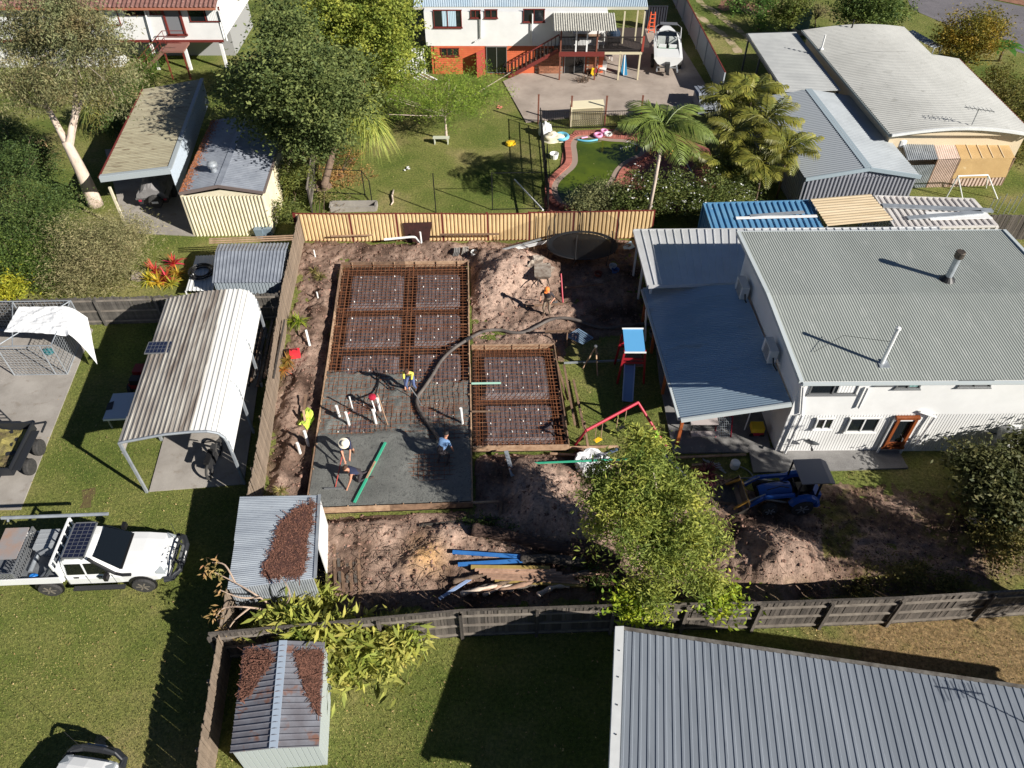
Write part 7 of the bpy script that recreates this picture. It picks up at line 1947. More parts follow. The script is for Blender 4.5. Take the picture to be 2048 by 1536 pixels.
# bulk bag
p = P(1183, 938)
t = T('bulk_bag', 'open white woven bulk bag beside the leafy tree', 'bag', p)
mb = MB(); vs_ = []; rr = [.6, .66, .68, .66, .62, .52, .5]; zz = [0, .1, .3, .5, .62, .6, .3]; n_ = 26
for k in range(7):
    for j in range(n_):
        a_ = 2 * math.pi * j / n_; w_ = 1 + .1 * noise.noise(V(math.cos(a_) * 2, math.sin(a_) * 2, k * .7)) + .05 * math.sin(a_ * 9 + k)
        vs_.append(p + V(rr[k] * w_ * math.cos(a_), rr[k] * w_ * .85 * math.sin(a_), zz[k] + (.06 * math.sin(a_ * 5) if 2 < k < 6 else 0)))
mb.add(vs_, [(k * n_ + j, k * n_ + (j + 1) % n_, (k + 1) * n_ + (j + 1) % n_, (k + 1) * n_ + j) for k in range(6) for j in range(n_)]); t.p('sack', mb, M('woven_white', (.72, .73, .74), .7, c2=(.6, .6, .62), scale=4), smooth=False)
for i, (dx_, dy_) in enumerate(((-.2, -.15), (.15, -.2), (0, .15), (.25, .1), (-.25, .2))): t.p('inner_sack', lump(p + V(dx_, dy_, .22), .26, .22, .25, 40 + i, 6, 12, .8), MATS['woven_white'])
# trampoline
c = P(1164, 490, .75); rx, ry = 1.78, 1.2
t = T('trampoline', 'oval black trampoline with safety net in front of the cream fence', 'trampoline', up(c, 0))
el = lambda k, s, z: V(c.x + rx * s * math.cos(k), c.y + ry * s * math.sin(k), z)
n_ = 40
t.p('mat', MB().add([el(2 * math.pi * i / n_, .84, .76) for i in range(n_)], [tuple(range(n_))]), m_black)
t.p('frame', MB().tube([el(2 * math.pi * i / n_, 1, .75) for i in range(n_ + 1)], .03, 6), m_steel)
pad = MB().add([el(2 * math.pi * i / n_, 1.0, .79) for i in range(n_)] + [el(2 * math.pi * i / n_, .84, .78) for i in range(n_)], [(i, (i + 1) % n_, n_ + (i + 1) % n_, n_ + i) for i in range(n_)])
t.p('pad', pad, M('pad_dark', S(30, 34, 40), .6))
for i in range(6):
    a_ = math.pi / 3 * i + .3; t.p('leg', MB().tube([el(a_, .98, .75), el(a_ - .1, 1.0, 0)], .025, 6), m_steel)
    t.p('net_pole', MB().tube([el(a_, 1.02, .75), el(a_, 1.06, 1.7), el(a_, 1.0, 2.15)], .022, 6), m_steel)
net = M('safety_net', S(24, 24, 26), .8, alpha=.28)
t.p('net', MB().add([el(2 * math.pi * i / n_, 1.0, .8) for i in range(n_)] + [el(2 * math.pi * i / n_, 1.0, 2.1 - .12 * abs(math.sin(3 * math.pi * i / n_ * 2))) for i in range(n_)], [(i, (i + 1) % n_, n_ + (i + 1) % n_, n_ + i) for i in range(n_)]), net)
# play tower and slide
c = P(1268, 681, 1.95); g0 = up(c, 0)
t = T('play_tower', 'red-framed play tower with sloping blue roof', 'playset', g0)
m_pr = M('play_red', S(150, 28, 40), .5)
for i in (-.42, .42):
    for j in (-.5, .5): t.p('post', MB().bar(g0 + V(i * 1.35, j * 1.2, 0), g0 + V(i, j, 1.85), .08), m_pr)
t.p('platform', MB().box(g0 + V(0, 0, .95), (.9, 1.05, .05)), m_pine_d)
for j in (-.5, .5):
    for z in (1.15, 1.35): t.p('side_rail', MB().bar(g0 + V(-.45, j, z), g0 + V(.45, j, z), .05, .1), m_pr)
t.p('roof', MB().slab4(c + V(-.42, -.62, -.12), c + V(.42, -.62, -.12), c + V(.42, .6, .12), c + V(-.42, .6, .12), .03), M('roof_vinyl_blue', S(86, 152, 200), .5))
for y_, z_ in ((.6, .13), (-.62, -.1)): t.p('roof_trim', MB().bar(c + V(-.45, y_, z_), c + V(.45, y_, z_), .05), m_white)
s0, s1 = P(1257, 716, 1.0), P(1255, 803, .12)
s0 = V(s0.x, g0.y - .5, .98)
ts = T('slide', 'long pale blue slide running down from the play tower', 'slide', up(s1, 0))
mb = MB(); cvs = [lerp(s0, s1, k / 8) + V(0, 0, .1 * math.sin(k / 8 * math.pi * 2) * .6) for k in range(9)]
for p_, q_ in zip(cvs, cvs[1:]): mb.bar(p_, q_, .4, .025)
ts.p('chute', mb, M('slide_blue', S(112, 140, 180), .35))
for x in (-.21, .21):
    mb = MB()
    for p_, q_ in zip(cvs, cvs[1:]): mb.bar(p_ + V(x, 0, .05), q_ + V(x, 0, .05), .04, .14)
    ts.p('side_lip', mb, M('slide_edge', S(150, 170, 200), .35))
# swing set
a, b = P(1172, 861, 1.45), P(1276, 805, 1.45)
t = T('swing_set', 'bright pink-red swing frame with rope swings beside the leafy tree', 'swing', up(b, 0))
t.p('top_bar', MB().tube([a, b], .06, 10), m_red)
t.p('leg', MB().tube([b, P(1342, 909)], .055, 10), m_red)
bk_ = b + (b - P(1342, 909)); t.p('leg', MB().tube([b, up(b, 0) + V(-.35, 1.0, 0)], .05, 10), m_red)
t.p('leg', MB().tube([a, up(a, 0) + V(-.3, .5, 0)], .05, 10), m_red)
for k, L_ in ((.2, 1.0), (.32, 1.0), (.62, .95), (.78, .95)): q = lerp(a, b, k); t.p('rope', MB().tube([q, q - V(0, 0, L_)], .015, 5), m_pine)
for k0, k1 in ((.2, .32), (.62, .78)): q0, q1 = lerp(a, b, k0) - V(0, 0, 1.0), lerp(a, b, k1) - V(0, 0, 1.0); t.p('seat', MB().bar(q0, q1, .18, .03), M('toy_yellow', S(230, 190, 40), .4) if k0 < .5 else m_black)
one('blue_board', MB().slab4(P(1213, 905, .08), P(1237, 893, .08), P(1239, 899, .08), P(1218, 908, .08), .03), M('slate_blue', S(76, 92, 118), .4), 'small slate-blue board lying on the grass by the swing', 'board')
one('hi_vis_cloth', lump(P(1310, 873, .9), .1, .12, .35, 9, 6, 10, .6), M('lime_cloth', S(160, 220, 70), .7), 'lime green cloth hanging on the swing leg', 'cloth')
one('hi_vis_vest', MB().add(lump(P(615, 838, .12), .3, .42, .22, 12, 7, 14, .9).v, lump(P(615, 838, .12), .3, .42, .22, 12, 7, 14, .9).f), M('lime_vest', S(200, 226, 90), .7), 'lime hi-vis vest draped over stakes on the soil', 'vest')
t = T('toolbox', 'red plastic toolbox on the soil by the left fence', 'toolbox', P(592, 716))
p = P(592, 714, .1); t.p('box', MB().box(p + V(0, 0, .18), (.42, .3, .28), .2), M('toolbox_red', S(224, 56, 66), .5)); t.p('lid', MB().box(p + V(0, 0, .35), (.44, .32, .06), .2), MATS['toolbox_red']); t.p('handle', MB().tube([p + V(-.12, 0, .38), p + V(-.1, 0, .46), p + V(.1, .04, .46), p + V(.12, .04, .38)], .02, 6), m_black)
one('red_can', MB().lathe(P(1111, 1012, .75), [(.09, 0), (.1, .05), (.09, .22), (.03, .26)], 12).box(P(1111, 1012, .75) + V(.08, 0, .2), (.12, .06, .06)), M('toolbox_red', S(224, 56, 66), .5), 'small red can on the soil mound left of the leafy tree', 'can')
p = P(950, 515, .15); t = T('bucket', 'white bucket on the soil behind the slab corner', 'bucket', p); t.p('pail', MB().lathe(p, [(.17, 0), (.21, .36), (.19, .36), (.16, .05)], 16), m_pvc); t.p('bail', MB().tube([p + V(-.2, 0, .34), p + V(0, -.05, .5), p + V(.2, 0, .34)], .01, 5), m_steel)
for i, (u, v) in enumerate(((913, 508), (930, 506))):
    p = P(u, v, .12); t = T('roof_tile_stack', ['small stack of grey tiles behind the slab', 'leaning pale block beside the grey tiles'][i], 'blocks', p)
    for k in range(4): t.p('tile', MB().box(p + V(-.12 + k * .08, 0, .14), (.05, .4, .26), .1, Matrix.Rotation(.35, 3, 'Y')), m_conc_d if i == 0 else m_conc)
t = T('metal_crate', 'grey-blue slatted metal crate lid lying by the profile board', 'crate', P(1160, 685))
q = [P(1133, 672, .25), P(1156, 658, .4), P(1186, 676, .35), P(1165, 688, .2)]
for k in range(11): t.p('slat', MB().bar(lerp(q[0], q[3], k / 10), lerp(q[1], q[2], k / 10), .035, .02), M('crate_blue', S(120, 144, 168), .5))
for x0, x1 in ((q[0], q[3]), (q[1], q[2])): t.p('frame_bar', MB().bar(x0, x1, .05), MATS['crate_blue'])
p = P(1188, 735); t = T('tripod', 'surveying tripod standing on the dark grass', 'tripod', p)
hd_ = p + V(0, .1, 1.15)
for dx_, dy_ in ((-.5, -.05), (.12, -.5), (.25, .5)): t.p('leg', MB().bar(hd_, p + V(dx_, dy_, 0), .05), m_pine)
t.p('head', MB().lathe(hd_, [(.08, -.03), (.08, .05), (.04, .06)], 10), m_alu)
# white pipe elbow and dark sheet standing in for a shadow on the fence
p = P(838, 470)
one('shadow_sheet', MB().slab4(P(812, 484, .05), P(858, 486, .05), P(864, 444, 1.25), P(806, 446, 1.2), .03, V(0, -1, .4)), M('shadow_sheet_brown', S(66, 34, 30), .8, c2=S(48, 26, 24), scale=3), 'dark red-brown sheet in place of a shadow on the cream fence', 'panel')
one('bent_pipe', MB().tube(cr([P(768, 479, .5), P(800, 476, .5), P(828, 474, .55), P(836, 480, .4), P(846, 490, .15)]), .06, 8), m_pvc, 'bent white pipe lying against the dark shadow sheet at the back fence', 'pipe')
one('short_pipe', MB().tube([P(843, 488, .2), P(840, 464, .95)], .05, 8), m_pvc, 'short white pipe standing in front of the dark shadow sheet', 'pipe')
# logs and timber in front
def log(label, pts, rs, mat, nm='log', cat='log'):
    q = [];
    for u, v, dz_ in pts: p = P(u, v); p.z = max(0, site_z(p)) + dz_; q.append(p)
    c_ = cr(q, 6); n = len(c_); rr_ = [rs[0] + (rs[1] - rs[0]) * i / (n - 1) + .02 * math.sin(i * 1.7) for i in range(n)]
    return one(nm, MB().tube(c_, rr_, 10), mat, label, cat, smooth=True)
m_log = M('log_bark', S(96, 76, 66), .95, c2=S(66, 50, 44), scale=3, bump=.9, bscale=10, stretch=(1, 4, 4))
log('long dark fallen log lying across the front of the site', [(945, 1072, .25), (1020, 1082, .25), (1110, 1108, .2), (1190, 1118, .2)], (.24, .16), m_log)
log('thick brown log lying under the leafy tree', [(1140, 1102, .2), (1190, 1114, .2), (1240, 1134, .2)], (.15, .17), m_log)
log('grey sawn log beside the striped posts', [(1040, 1128, .2), (1100, 1128, .2), (1168, 1136, .2)], (.14, .2), m_wood_g)
m_bp = M('blue_plank', S(46, 104, 176), .5, c2=S(60, 120, 186), scale=3)
plank((905, 1104), (1048, 1114), .35, .14, m_bp, 'blue painted plank on the timber heap, upper one')
plank((916, 1129), (1050, 1121), .35, .14, m_bp, 'blue painted plank on the timber heap, lower one')
plank((878, 1198), (950, 1152), .3, .1, M('pale_blue_plank', S(140, 160, 196), .6), 'pale blue plank end sticking out of the timber heap')
m_pk_ = M('pinkish_post', S(180, 146, 124), .85, c2=S(146, 116, 98), scale=4, rand=.2); m_pyl = M('mossy_post', S(168, 146, 84), .85, c2=S(150, 126, 70), scale=4)
pl_l = ['topmost mossy', 'second', 'third', 'fourth', 'fifth', 'sixth', 'lowest mossy']
for i in range(7): plank((942 + 8 * i, 1134 + 4.5 * i), (1100 + 12 * i, 1136 + 6 * i), .4 - .02 * i, .12, m_pyl if i in (0, 6) else m_pk_, f'{pl_l[i]} sawn post of the pale timber stack before the paling fence', .09, 'sawn_post', 'post')
rr0 = random.Random(5)
wds = ['thick bleached', 'thin grey', 'curved pale', 'short split', 'dark knotty', 'long bleached', 'forked grey', 'slender brown', 'stubby pale', 'bowed weathered', 'rough orange-ended', 'smooth bleached', 'crooked brown', 'peeling pale', 'small grey', 'bent brown']
for i in range(16):
    u0 = 905 + i * 13 + rr0.uniform(-6, 6); v0 = 1196 - rr0.uniform(0, 34); L_ = rr0.uniform(60, 120)
    log(f'{wds[i]} branch in the heap of cut wood by the front fence', [(u0, v0, .12), (u0 + L_ * .5, v0 - L_ * .13 + rr0.uniform(-5, 5), .22), (u0 + L_, v0 - L_ * .22, .15)], (rr0.uniform(.05, .11), .035), [m_bark, m_bark_g, m_wood_g, m_pk_][i % 4], 'cut_branch', 'branch')
for i in range(7):
    u0 = 668 + i * 8; plank((u0, 1088 + (i % 3) * 18), (u0 + 4, 1195 - (i % 2) * 30), .12, .1, m_wood_g if i % 2 else m_pine_d, ['first', 'second', 'third', 'fourth', 'fifth', 'sixth', 'seventh'][i] + ' old paling from the lean-to in the row lying on the soil', .03)
mb = MB()
for i in range(240):
    u, v = rr0.uniform(690, 900), rr0.uniform(1060, 1210)
    if i > 120: u, v = rr0.uniform(1480, 2040), rr0.uniform(1030, 1190)
    p = P(u, v); p.z = max(0, site_z(p)) + .03; a_ = rr0.uniform(0, 6.28); L_ = rr0.uniform(.15, .7)
    mb.tube([p, p + V(math.cos(a_) * L_ * .5, math.sin(a_) * L_ * .5, rr0.uniform(.02, .15)), p + V(math.cos(a_ + .4) * L_, math.sin(a_ + .4) * L_, .02)], .014, 4, r1=.006)
tag(mb.build('scattered_twigs', m_bark), kind='stuff')
log('upturned tree stump with splayed roots at the right end of the yard', [(1950, 1060, .1), (1955, 1048, .5), (1962, 1040, .85)], (.42, .3), m_bark_g, 'tree_stump', 'stump')
mb = MB(); p = P(1960, 1085)
for i in range(60): a_ = rr0.uniform(-2.6, -.3); L_ = rr0.uniform(.5, 1.5); mb.tube([p + V(rr0.uniform(-.4, .4), 0, .3), p + V(math.cos(a_) * L_ * .6, math.sin(a_) * L_ * .6, .28), p + V(math.cos(a_) * L_, math.sin(a_) * L_, .04)], .02, 4, r1=.008)
one('dead_frond_heap', mb, M('straw', S(176, 148, 112), .9), 'fan of dry straw-coloured fronds beside the upturned stump', 'dead fronds')
# pump and small things by the patio
p = P(1468, 935); t = T('pool_pump', 'white plastic pump unit lying on the dark grass by the patio', 'pump', p)
t.p('body', MB().lathe(p + V(0, 0, .02), [(.16, 0), (.18, .05), (.18, .3), (.12, .36)], 14), m_pvc); t.p('hose', MB().tube(cr([p + V(.15, 0, .1), p + V(.5, -.2, .05), p + V(.6, -.5, .04), p + V(.1, -.55, .04)]), .03, 6), M('grey_hose', S(120, 124, 120), .6))
for i in range(5): plank((1405 + i * 9, 918 + i * 3), (1452 - i * 4, 946 - i * 5), .08, .05, m_galv, ['nearest', 'second', 'middle', 'fourth', 'farthest'][i] + ' grey pipe offcut in the pile on dark grass by the patio', .04, 'pipe_offcut', 'pipe')
# things on the verandah patio
p = P(1400, 866); t = T('patio_table', 'long pale table with dark frame under the verandah', 'table', p)
t.p('top', MB().box(p + V(.05, .15, .7), (1.1, .62, .05)), M('table_pale', S(186, 176, 174), .6))
for i in (-.5, .5):
    for j in (-.1, .42): t.p('leg', MB().bar(p + V(i + .05, j, 0), p + V(i * .9 + .05, j, .68), .04), m_black)
t.p('bench', MB().box(p + V(.05, -.4, .42), (1.1, .25, .04)), MATS['table_pale'])
p = P(1446, 878); t = T('goal_net', 'red tubular goal frame with net under the verandah', 'goal', p)
f_ = [p + V(-.3, 0, 0), p + V(.3, 0, 0), p + V(.35, .55, .75), p + V(-.35, .55, .75)]
t.p('frame', MB().tube(f_ + [f_[0]], .035, 8), m_red)
mb = MB()
for k in range(1, 9): mb.bar(lerp(f_[0], f_[1], k / 9), lerp(f_[3], f_[2], k / 9), .012); mb.bar(lerp(f_[0], f_[3], k / 9), lerp(f_[1], f_[2], k / 9), .012)
t.p('net', mb, m_galv)
p = P(1510, 868); t = T('toy_cart', 'yellow and red toy cart against the house wall', 'toy', p); t.p('tub', MB().box(p + V(0, 0, .42), (.5, .4, .24)), MATS['toy_yellow']); t.p('base', MB().box(p + V(.05, -.05, .2), (.42, .3, .18)), m_red)
for i in (-.2, .2): t.p('wheel', MB().lathe(p + V(i, -.2, .1), [(.1, 0), (.1, .06)], 10, 'Y'), m_black)
p = P(1488, 862); one('white_pole', MB().tube([p, p + V(.02, 0, 1.4)], .03, 6), m_pvc, 'thin white pole standing under the verandah edge', 'pole')
for i, (u, v, lb, c_) in enumerate(((1305, 672, 'grey pot beside the verandah edge, farther', (110, 112, 112)), (1306, 694, 'grey pot beside the verandah edge, nearer', (90, 96, 100)), (1230, 548, 'blue crate in the shade by the patio roof', (60, 92, 150)), (1196, 555, 'rust-red tub in the shade near the trampoline', (120, 60, 44)), (1225, 540, 'white can in the shade by the blue crate', (190, 192, 192)))):
    p = P(u, v); one('pot', MB().lathe(p, [(.13, 0), (.2, .3), (.18, .3), (.14, .1)], 14), M(f'pot_{i}', S(*c_), .6), lb, 'pot')
one('tarp_sheet', MB().slab4(P(1243, 492, .1), P(1262, 482, .15), P(1270, 494, .1), P(1252, 502, .05), .03), M('pale_tarp', S(150, 182, 206), .6), 'folded pale blue sheet beside the trampoline', 'sheet')
# wire pen with white tarp, left
t = T('wire_pen', 'galvanised wire pen on the driveway partly covered by a white tarp', 'pen', P(30, 752))
g_ = [P(30, 752), P(136, 750), P(172, 660), P(60, 662), P(-60, 662)]
for p in g_[:4]: t.p('post', MB().tube([p, up(p, 1.75)], .03, 6), m_galv)
t.p('post', MB().tube([lerp(g_[0], g_[1], .78), up(lerp(g_[0], g_[1], .78), 1.75)], .03, 6), m_galv)
for x0, x1 in zip(g_, g_[1:]):
    for z in (.06, 1.75): t.p('rail', MB().tube([up(x0, z), up(x1, z)], .025, 6), m_galv)
    n = int((x1 - x0).length / .16); mb = MB()
    for k in range(n): mb.bar(lerp(x0, x1, k / n), up(lerp(x0, x1, k / n), 1.75), .01)
    for z in range(1, 11): mb.bar(up(x0, z * .16), up(x1, z * .16), .01)
    w_ = t.p('wire', mb, m_galv); w_['kind'] = 'stuff'
t.p('brace', MB().tube([up(lerp(g_[0], g_[1], 0), 1.75), up(g_[2], 1.75)], .025, 6).tube([up(lerp(g_[0], g_[1], .3), 1.75), up(g_[3], 1.75)], .025, 6), m_galv)
g = 30; pts = []
q = [P(38, 614, 1.8), P(152, 612, 1.8), P(168, 668, 1.8), P(8, 664, 1.8)]
for j in range(g):
    for i in range(g):
        a_, b_ = i / (g - 1), j / (g - 1)
        p = lerp(lerp(q[0], q[1], a_), lerp(q[3], q[2], a_), b_)
        p.z += .05 * noise.noise(p * 2.2) + .03 * noise.noise(p * 6)
        if a_ > .78: k_ = (a_ - .78) / .22; p += V(.25 * k_ ** .5, -.5 * k_ * b_, -1.1 * k_ ** 1.6 * (.6 + .6 * b_))
        elif b_ > .8 and a_ > .5: p.z -= .3 * (b_ - .8) / .2 * (a_ - .5) * 2
        pts.append(p)
one('tarpaulin', MB().add(pts, [(j * g + i, j * g + i + 1, (j + 1) * g + i + 1, (j + 1) * g + i) for j in range(g - 1) for i in range(g - 1)]), M('tarp_white', (.82, .83, .84), .6), 'torn white tarpaulin draped over the wire pen', 'tarpaulin')
one('teal_tub', lump(P(98, 706), .25, .2, .25, 14), M('teal_dark', S(40, 104, 110), .6), 'small teal toy inside the wire pen', 'toy')
# white canopy board by the carport
q = [P(226, 787, .85), P(300, 783, .85), P(292, 834, .85), P(205, 839, .85)]
t = T('canopy_lid', 'white vehicle canopy lid on trestles in the carport shade', 'canopy', P(215, 839))
t.p('lid', MB().slab4(*q, .1), M('lid_white', S(200, 206, 212), .4)); t.p('vent', MB().slab4(P(216, 806, .87), P(228, 802, .87), P(224, 818, .87), P(211, 820, .87), .02), m_steel)
for p in q: t.p('leg', MB().bar(up(lerp(p, q[0], .2), 0), lerp(p, q[0], .2) - V(0, 0, .1), .05), m_galv)
p = P(285, 770); t = T('ride_on_mower', 'red ride-on mower in deep shade beside the carport', 'mower', p); t.p('deck', MB().box(p + V(0, 0, .35), (.6, .9, .25)), M('mower_red', S(130, 24, 26), .5)); t.p('bonnet', MB().box(p + V(0, .3, .6), (.45, .5, .3)), MATS['mower_red']); t.p('seat', MB().box(p + V(0, -.3, .6), (.4, .35, .25)), m_black)
for x in (-.33, .33):
    for y in (-.35, .35): t.p('wheel', MB().lathe(p + V(x, y, .2), [(.08, -.07), (.2, -.07), (.2, .07), (.08, .07)], 12, 'X'), m_rub)
p = P(432, 930); t = T('motorbike', 'dark dirt bike parked in the carport', 'motorbike', p)
for y in (-.55, .6): t.p('wheel', MB().tube([p + V(.05 * y, y + .3 * math.cos(a_), .33 + .3 * math.sin(a_)) for a_ in [i * math.pi / 9 for i in range(19)]], .05, 6), m_rub)
t.p('frame', MB().bar(p + V(0, -.5, .4), p + V(0, .35, .75), .12, .22).bar(p + V(0, .35, .85), p + V(.03, .6, .35), .08).box(p + V(0, 0, .42), (.22, .4, .3)), m_steel); t.p('seat', MB().bar(p + V(0, -.6, .82), p + V(0, .1, .82), .18, .1), m_black); t.p('handlebar', MB().tube([p + V(-.35, .3, 1.0), p + V(0, .4, .95), p + V(.35, .3, 1.0)], .025, 6), m_black)
# timber stack along the fence
for i in range(9):
    x0 = 499 + i * 6.0; plank((x0 - (2 if i < 5 else 0), 772 - (i % 3) * 8), (x0 + 22, 640 + (i % 4) * 9), .85 + .1 * (i % 3), .1 if i < 6 else .06, m_pine_d if i % 2 else m_wood_g, ['first', 'second', 'third', 'fourth', 'fifth', 'sixth', 'seventh', 'eighth', 'ninth'][i] + ' length from the left in the timber stack between carport and fence', .09, 'timber_length', 'timber')
# ------------------------------------------------------------------ vegetation
def leafmat(nm, c, c2=None, rand=.45, tr=.3):
    return M('leaf_' + nm, S(*c), .65, c2=S(*c2) if c2 else None, scale=.9, attr=True, rand=rand, transl=tr, spec=.3)
def foliage(n, blobs, size, aspect=.4, clump=.3, per=26, droop=0.0, upb=.5, shell=.45):
    "leaf faces in clumps spread through ellipsoids; blobs: (centre, rx, ry, rz)"
    vol = np.array([b[1] * b[2] * b[3] for b in blobs]) ** .8; vol /= vol.sum()
    nc = max(4, n // per)
    bi = rng.choice(len(blobs), nc, p=vol)
    d = rng.normal(size=(nc, 3)); d /= np.linalg.norm(d, axis=1)[:, None]
    r = rng.random(nc) ** shell
    cen = np.array([tuple(b[0]) for b in blobs]); rad = np.array([b[1:4] for b in blobs])
    cc = cen[bi] + d * r[:, None] * rad[bi] * (1 + .22 * rng.normal(size=(nc, 1)))
    crn = rng.random(nc)
    ci = rng.integers(0, nc, n)
    off = rng.normal(size=(n, 3)) * clump * rng.uniform(.5, 1.3, nc)[ci][:, None]; off[:, 2] *= .7
    p = cc[ci] + off
    p[:, 2] = np.maximum(p[:, 2], .05)
    ax = rng.normal(size=(n, 3)); ax[:, 2] = ax[:, 2] * .5 - droop; ax /= np.linalg.norm(ax, axis=1)[:, None]
    nm = rng.normal(size=(n, 3)); nm[:, 2] = np.abs(nm[:, 2]) + upb
    sd = np.cross(ax, nm); sd /= np.linalg.norm(sd, axis=1)[:, None] + 1e-9
    L = size * rng.uniform(.6, 1.35, n)[:, None]
    nn = np.cross(sd, ax)
    q = np.stack([p, p + ax * L * .45 + sd * L * aspect * .5 + nn * L * .06, p + ax * L, p + ax * L * .45 - sd * L * aspect * .5 + nn * L * .06], 1)
    rn = np.clip(crn[ci] * .6 + rng.random(n) * .4, 0, 1)
    return q.reshape(-1, 3), np.arange(n * 4).reshape(-1, 4), rn, cc
def pxb(lst):
    out = []
    for u, v, z, ru, *rest in lst:
        k = ppm(u, v, z); r = ru / k
        rv = rest[0] if rest else .85; rz_ = rest[1] if len(rest) > 1 else .8
        out.append((P(u, v, z), r, r * rv, r * rz_))
    return out
def tree(label, base, blobs, n, size, mat, trunk=None, tr=.14, bark=None, cat='tree', nm='leafy_tree', branches=26, **kw):
    base = Vector(base); bl = pxb(blobs)
    t = T(nm, label, cat, base)
    vv, ff, rn, cc = foliage(n, bl, size, **kw)
    cr_ = npmesh('crown', vv, ff, mat, rn, parent=t.o, org=tuple(t.loc))
    if tr:
        tp = trunk or [base, lerp(base, bl[0][0], .5)]
        mb = MB().tube(cr(tp, 4) if len(tp) > 2 else tp, tr, 9, r1=tr * .55)
        t.p('trunk', mb, bark or m_bark, smooth=True)
        pick = cc[rng.choice(len(cc), min(branches, len(cc)), replace=False)]
        for c in pick:
            e = V(*c); s0 = tp[-1] if trunk is None else min(tp[1:], key=lambda q: (q - e).length)
            m_ = lerp(s0, e, .5) + V(random.uniform(-.2, .2), random.uniform(-.2, .2), random.uniform(-.05, .25))
            t.p('branch', MB().tube([s0, m_, e], tr * .33, 5, r1=.012), bark or m_bark)
    return t
def shrub(label, blobs, n, size, mat, nm='shrub', cat='shrub', **kw):
    b = P(*blobs[0][:2], blobs[0][2]); return tree(label, up(b, 0), blobs, n, size, mat, tr=.05, branches=10, cat=cat, nm=nm, **kw)
# tall gum, upper left
b = P(192, 410); f = up(b, ztop(b, 285)) + V(-.15, .1, 0); zf = f.z
lg = leafmat('gum', (132, 140, 98), (134, 122, 84), .5, .3)
t = tree('tall pale-barked gum tree with open olive-brown crown, upper left', b, [(80, 70, 8.5, 90), (165, 70, 9.0, 85), (215, 120, 8.0, 70), (40, 165, 7.2, 75), (120, 165, 7.5, 70), (195, 190, 6.2, 50), (30, 70, 8, 70), (235, 170, 6.0, 40), (130, 30, 9.5, 80)], 44000, .17, lg, trunk=[b, lerp(b, f, .5) + V(.05, 0, 0), f], tr=.42, bark=m_bark_g, branches=0, aspect=.27, droop=.8, clump=.34, per=70)
for pts_, r_ in (([f - V(0, 0, .3), P(95, 215, zf + 1.2), P(60, 150, zf + 2.6), P(70, 80, 8)], .2), ([f - V(0, 0, .3), P(150, 215, zf + 1.4), P(150, 120, 7.6), P(170, 60, 9)], .2), ([f - V(0, 0, .5), P(160, 210, zf + 1.2), P(205, 150, 6.5), P(225, 110, 8)], .14), ([P(95, 215, zf + 1.2), P(50, 200, 6), P(20, 160, 7)], .1), ([P(60, 150, zf + 2.6), P(110, 100, 8), P(130, 40, 9.3)], .1)):
    t.p('branch', MB().tube(cr(pts_, 5), r_, 8, r1=.03), m_bark_g, smooth=True)
for k in range(30):
    c = P(random.uniform(10, 240), random.uniform(20, 200), random.uniform(6.5, 9)); s0 = min((P(60, 150, zf + 2.6), P(150, 120, 7.6), P(205, 150, 6.5), P(130, 40, 9.3)), key=lambda q: (q - c).length)
    t.p('branch', MB().tube([s0, lerp(s0, c, .5) + V(0, 0, .2), c], .035, 5, r1=.01), m_bark_g)
# left shrubbery
shrub('dark green bushy shrub on the left edge behind the gum tree', [(15, 330, 2.6, 62), (60, 300, 2.0, 40), (20, 270, 2.5, 40)], 11000, .14, leafmat('dk1', (84, 104, 52), (60, 78, 40)))
shrub('broad mid-green shrub on the left below the gum tree', [(70, 420, 1.9, 75), (30, 470, 1.6, 70), (110, 390, 1.6, 45)], 14000, .13, leafmat('md1', (92, 110, 56), (72, 92, 46)))
shrub('dense dark shrub mass at the left edge above the wire pen', [(25, 540, 1.3, 60), (80, 530, 1.3, 50), (10, 500, 1.4, 60)], 11000, .12, leafmat('md2', (78, 100, 44), (98, 116, 50)))
shrub('feathery grey-olive shrub in front of the cream carport', [(185, 500, 1.6, 92), (240, 480, 1.2, 55), (150, 550, 1.1, 60), (230, 540, 1.0, 45), (260, 460, .9, 40)], 26000, .17, leafmat('gy', (168, 160, 116), (136, 134, 92), .4), aspect=.15, droop=.1, clump=.4)
shrub('yellow-leaved shrub at the left fence', [(14, 580, 1.3, 28)], 2600, .16, leafmat('yl', (176, 172, 50), (126, 138, 46)))
shrub('round mid-green shrub in the gum tree shade', [(85, 330, .9, 26)], 1500, .14, MATS['leaf_md1'])
shrub('bright green feathery shrub left of the back stairs', [(300, 140, 1.8, 42), (270, 180, 1.5, 36), (240, 205, 1.2, 34)], 8000, .15, leafmat('ft', (104, 134, 52), (80, 108, 44)), aspect=.16)
shrub('low flowering green shrub beside the cream carport roof', [(225, 250, 1.0, 26), (215, 215, 1.0, 30)], 3000, .16, MATS['leaf_md1'])
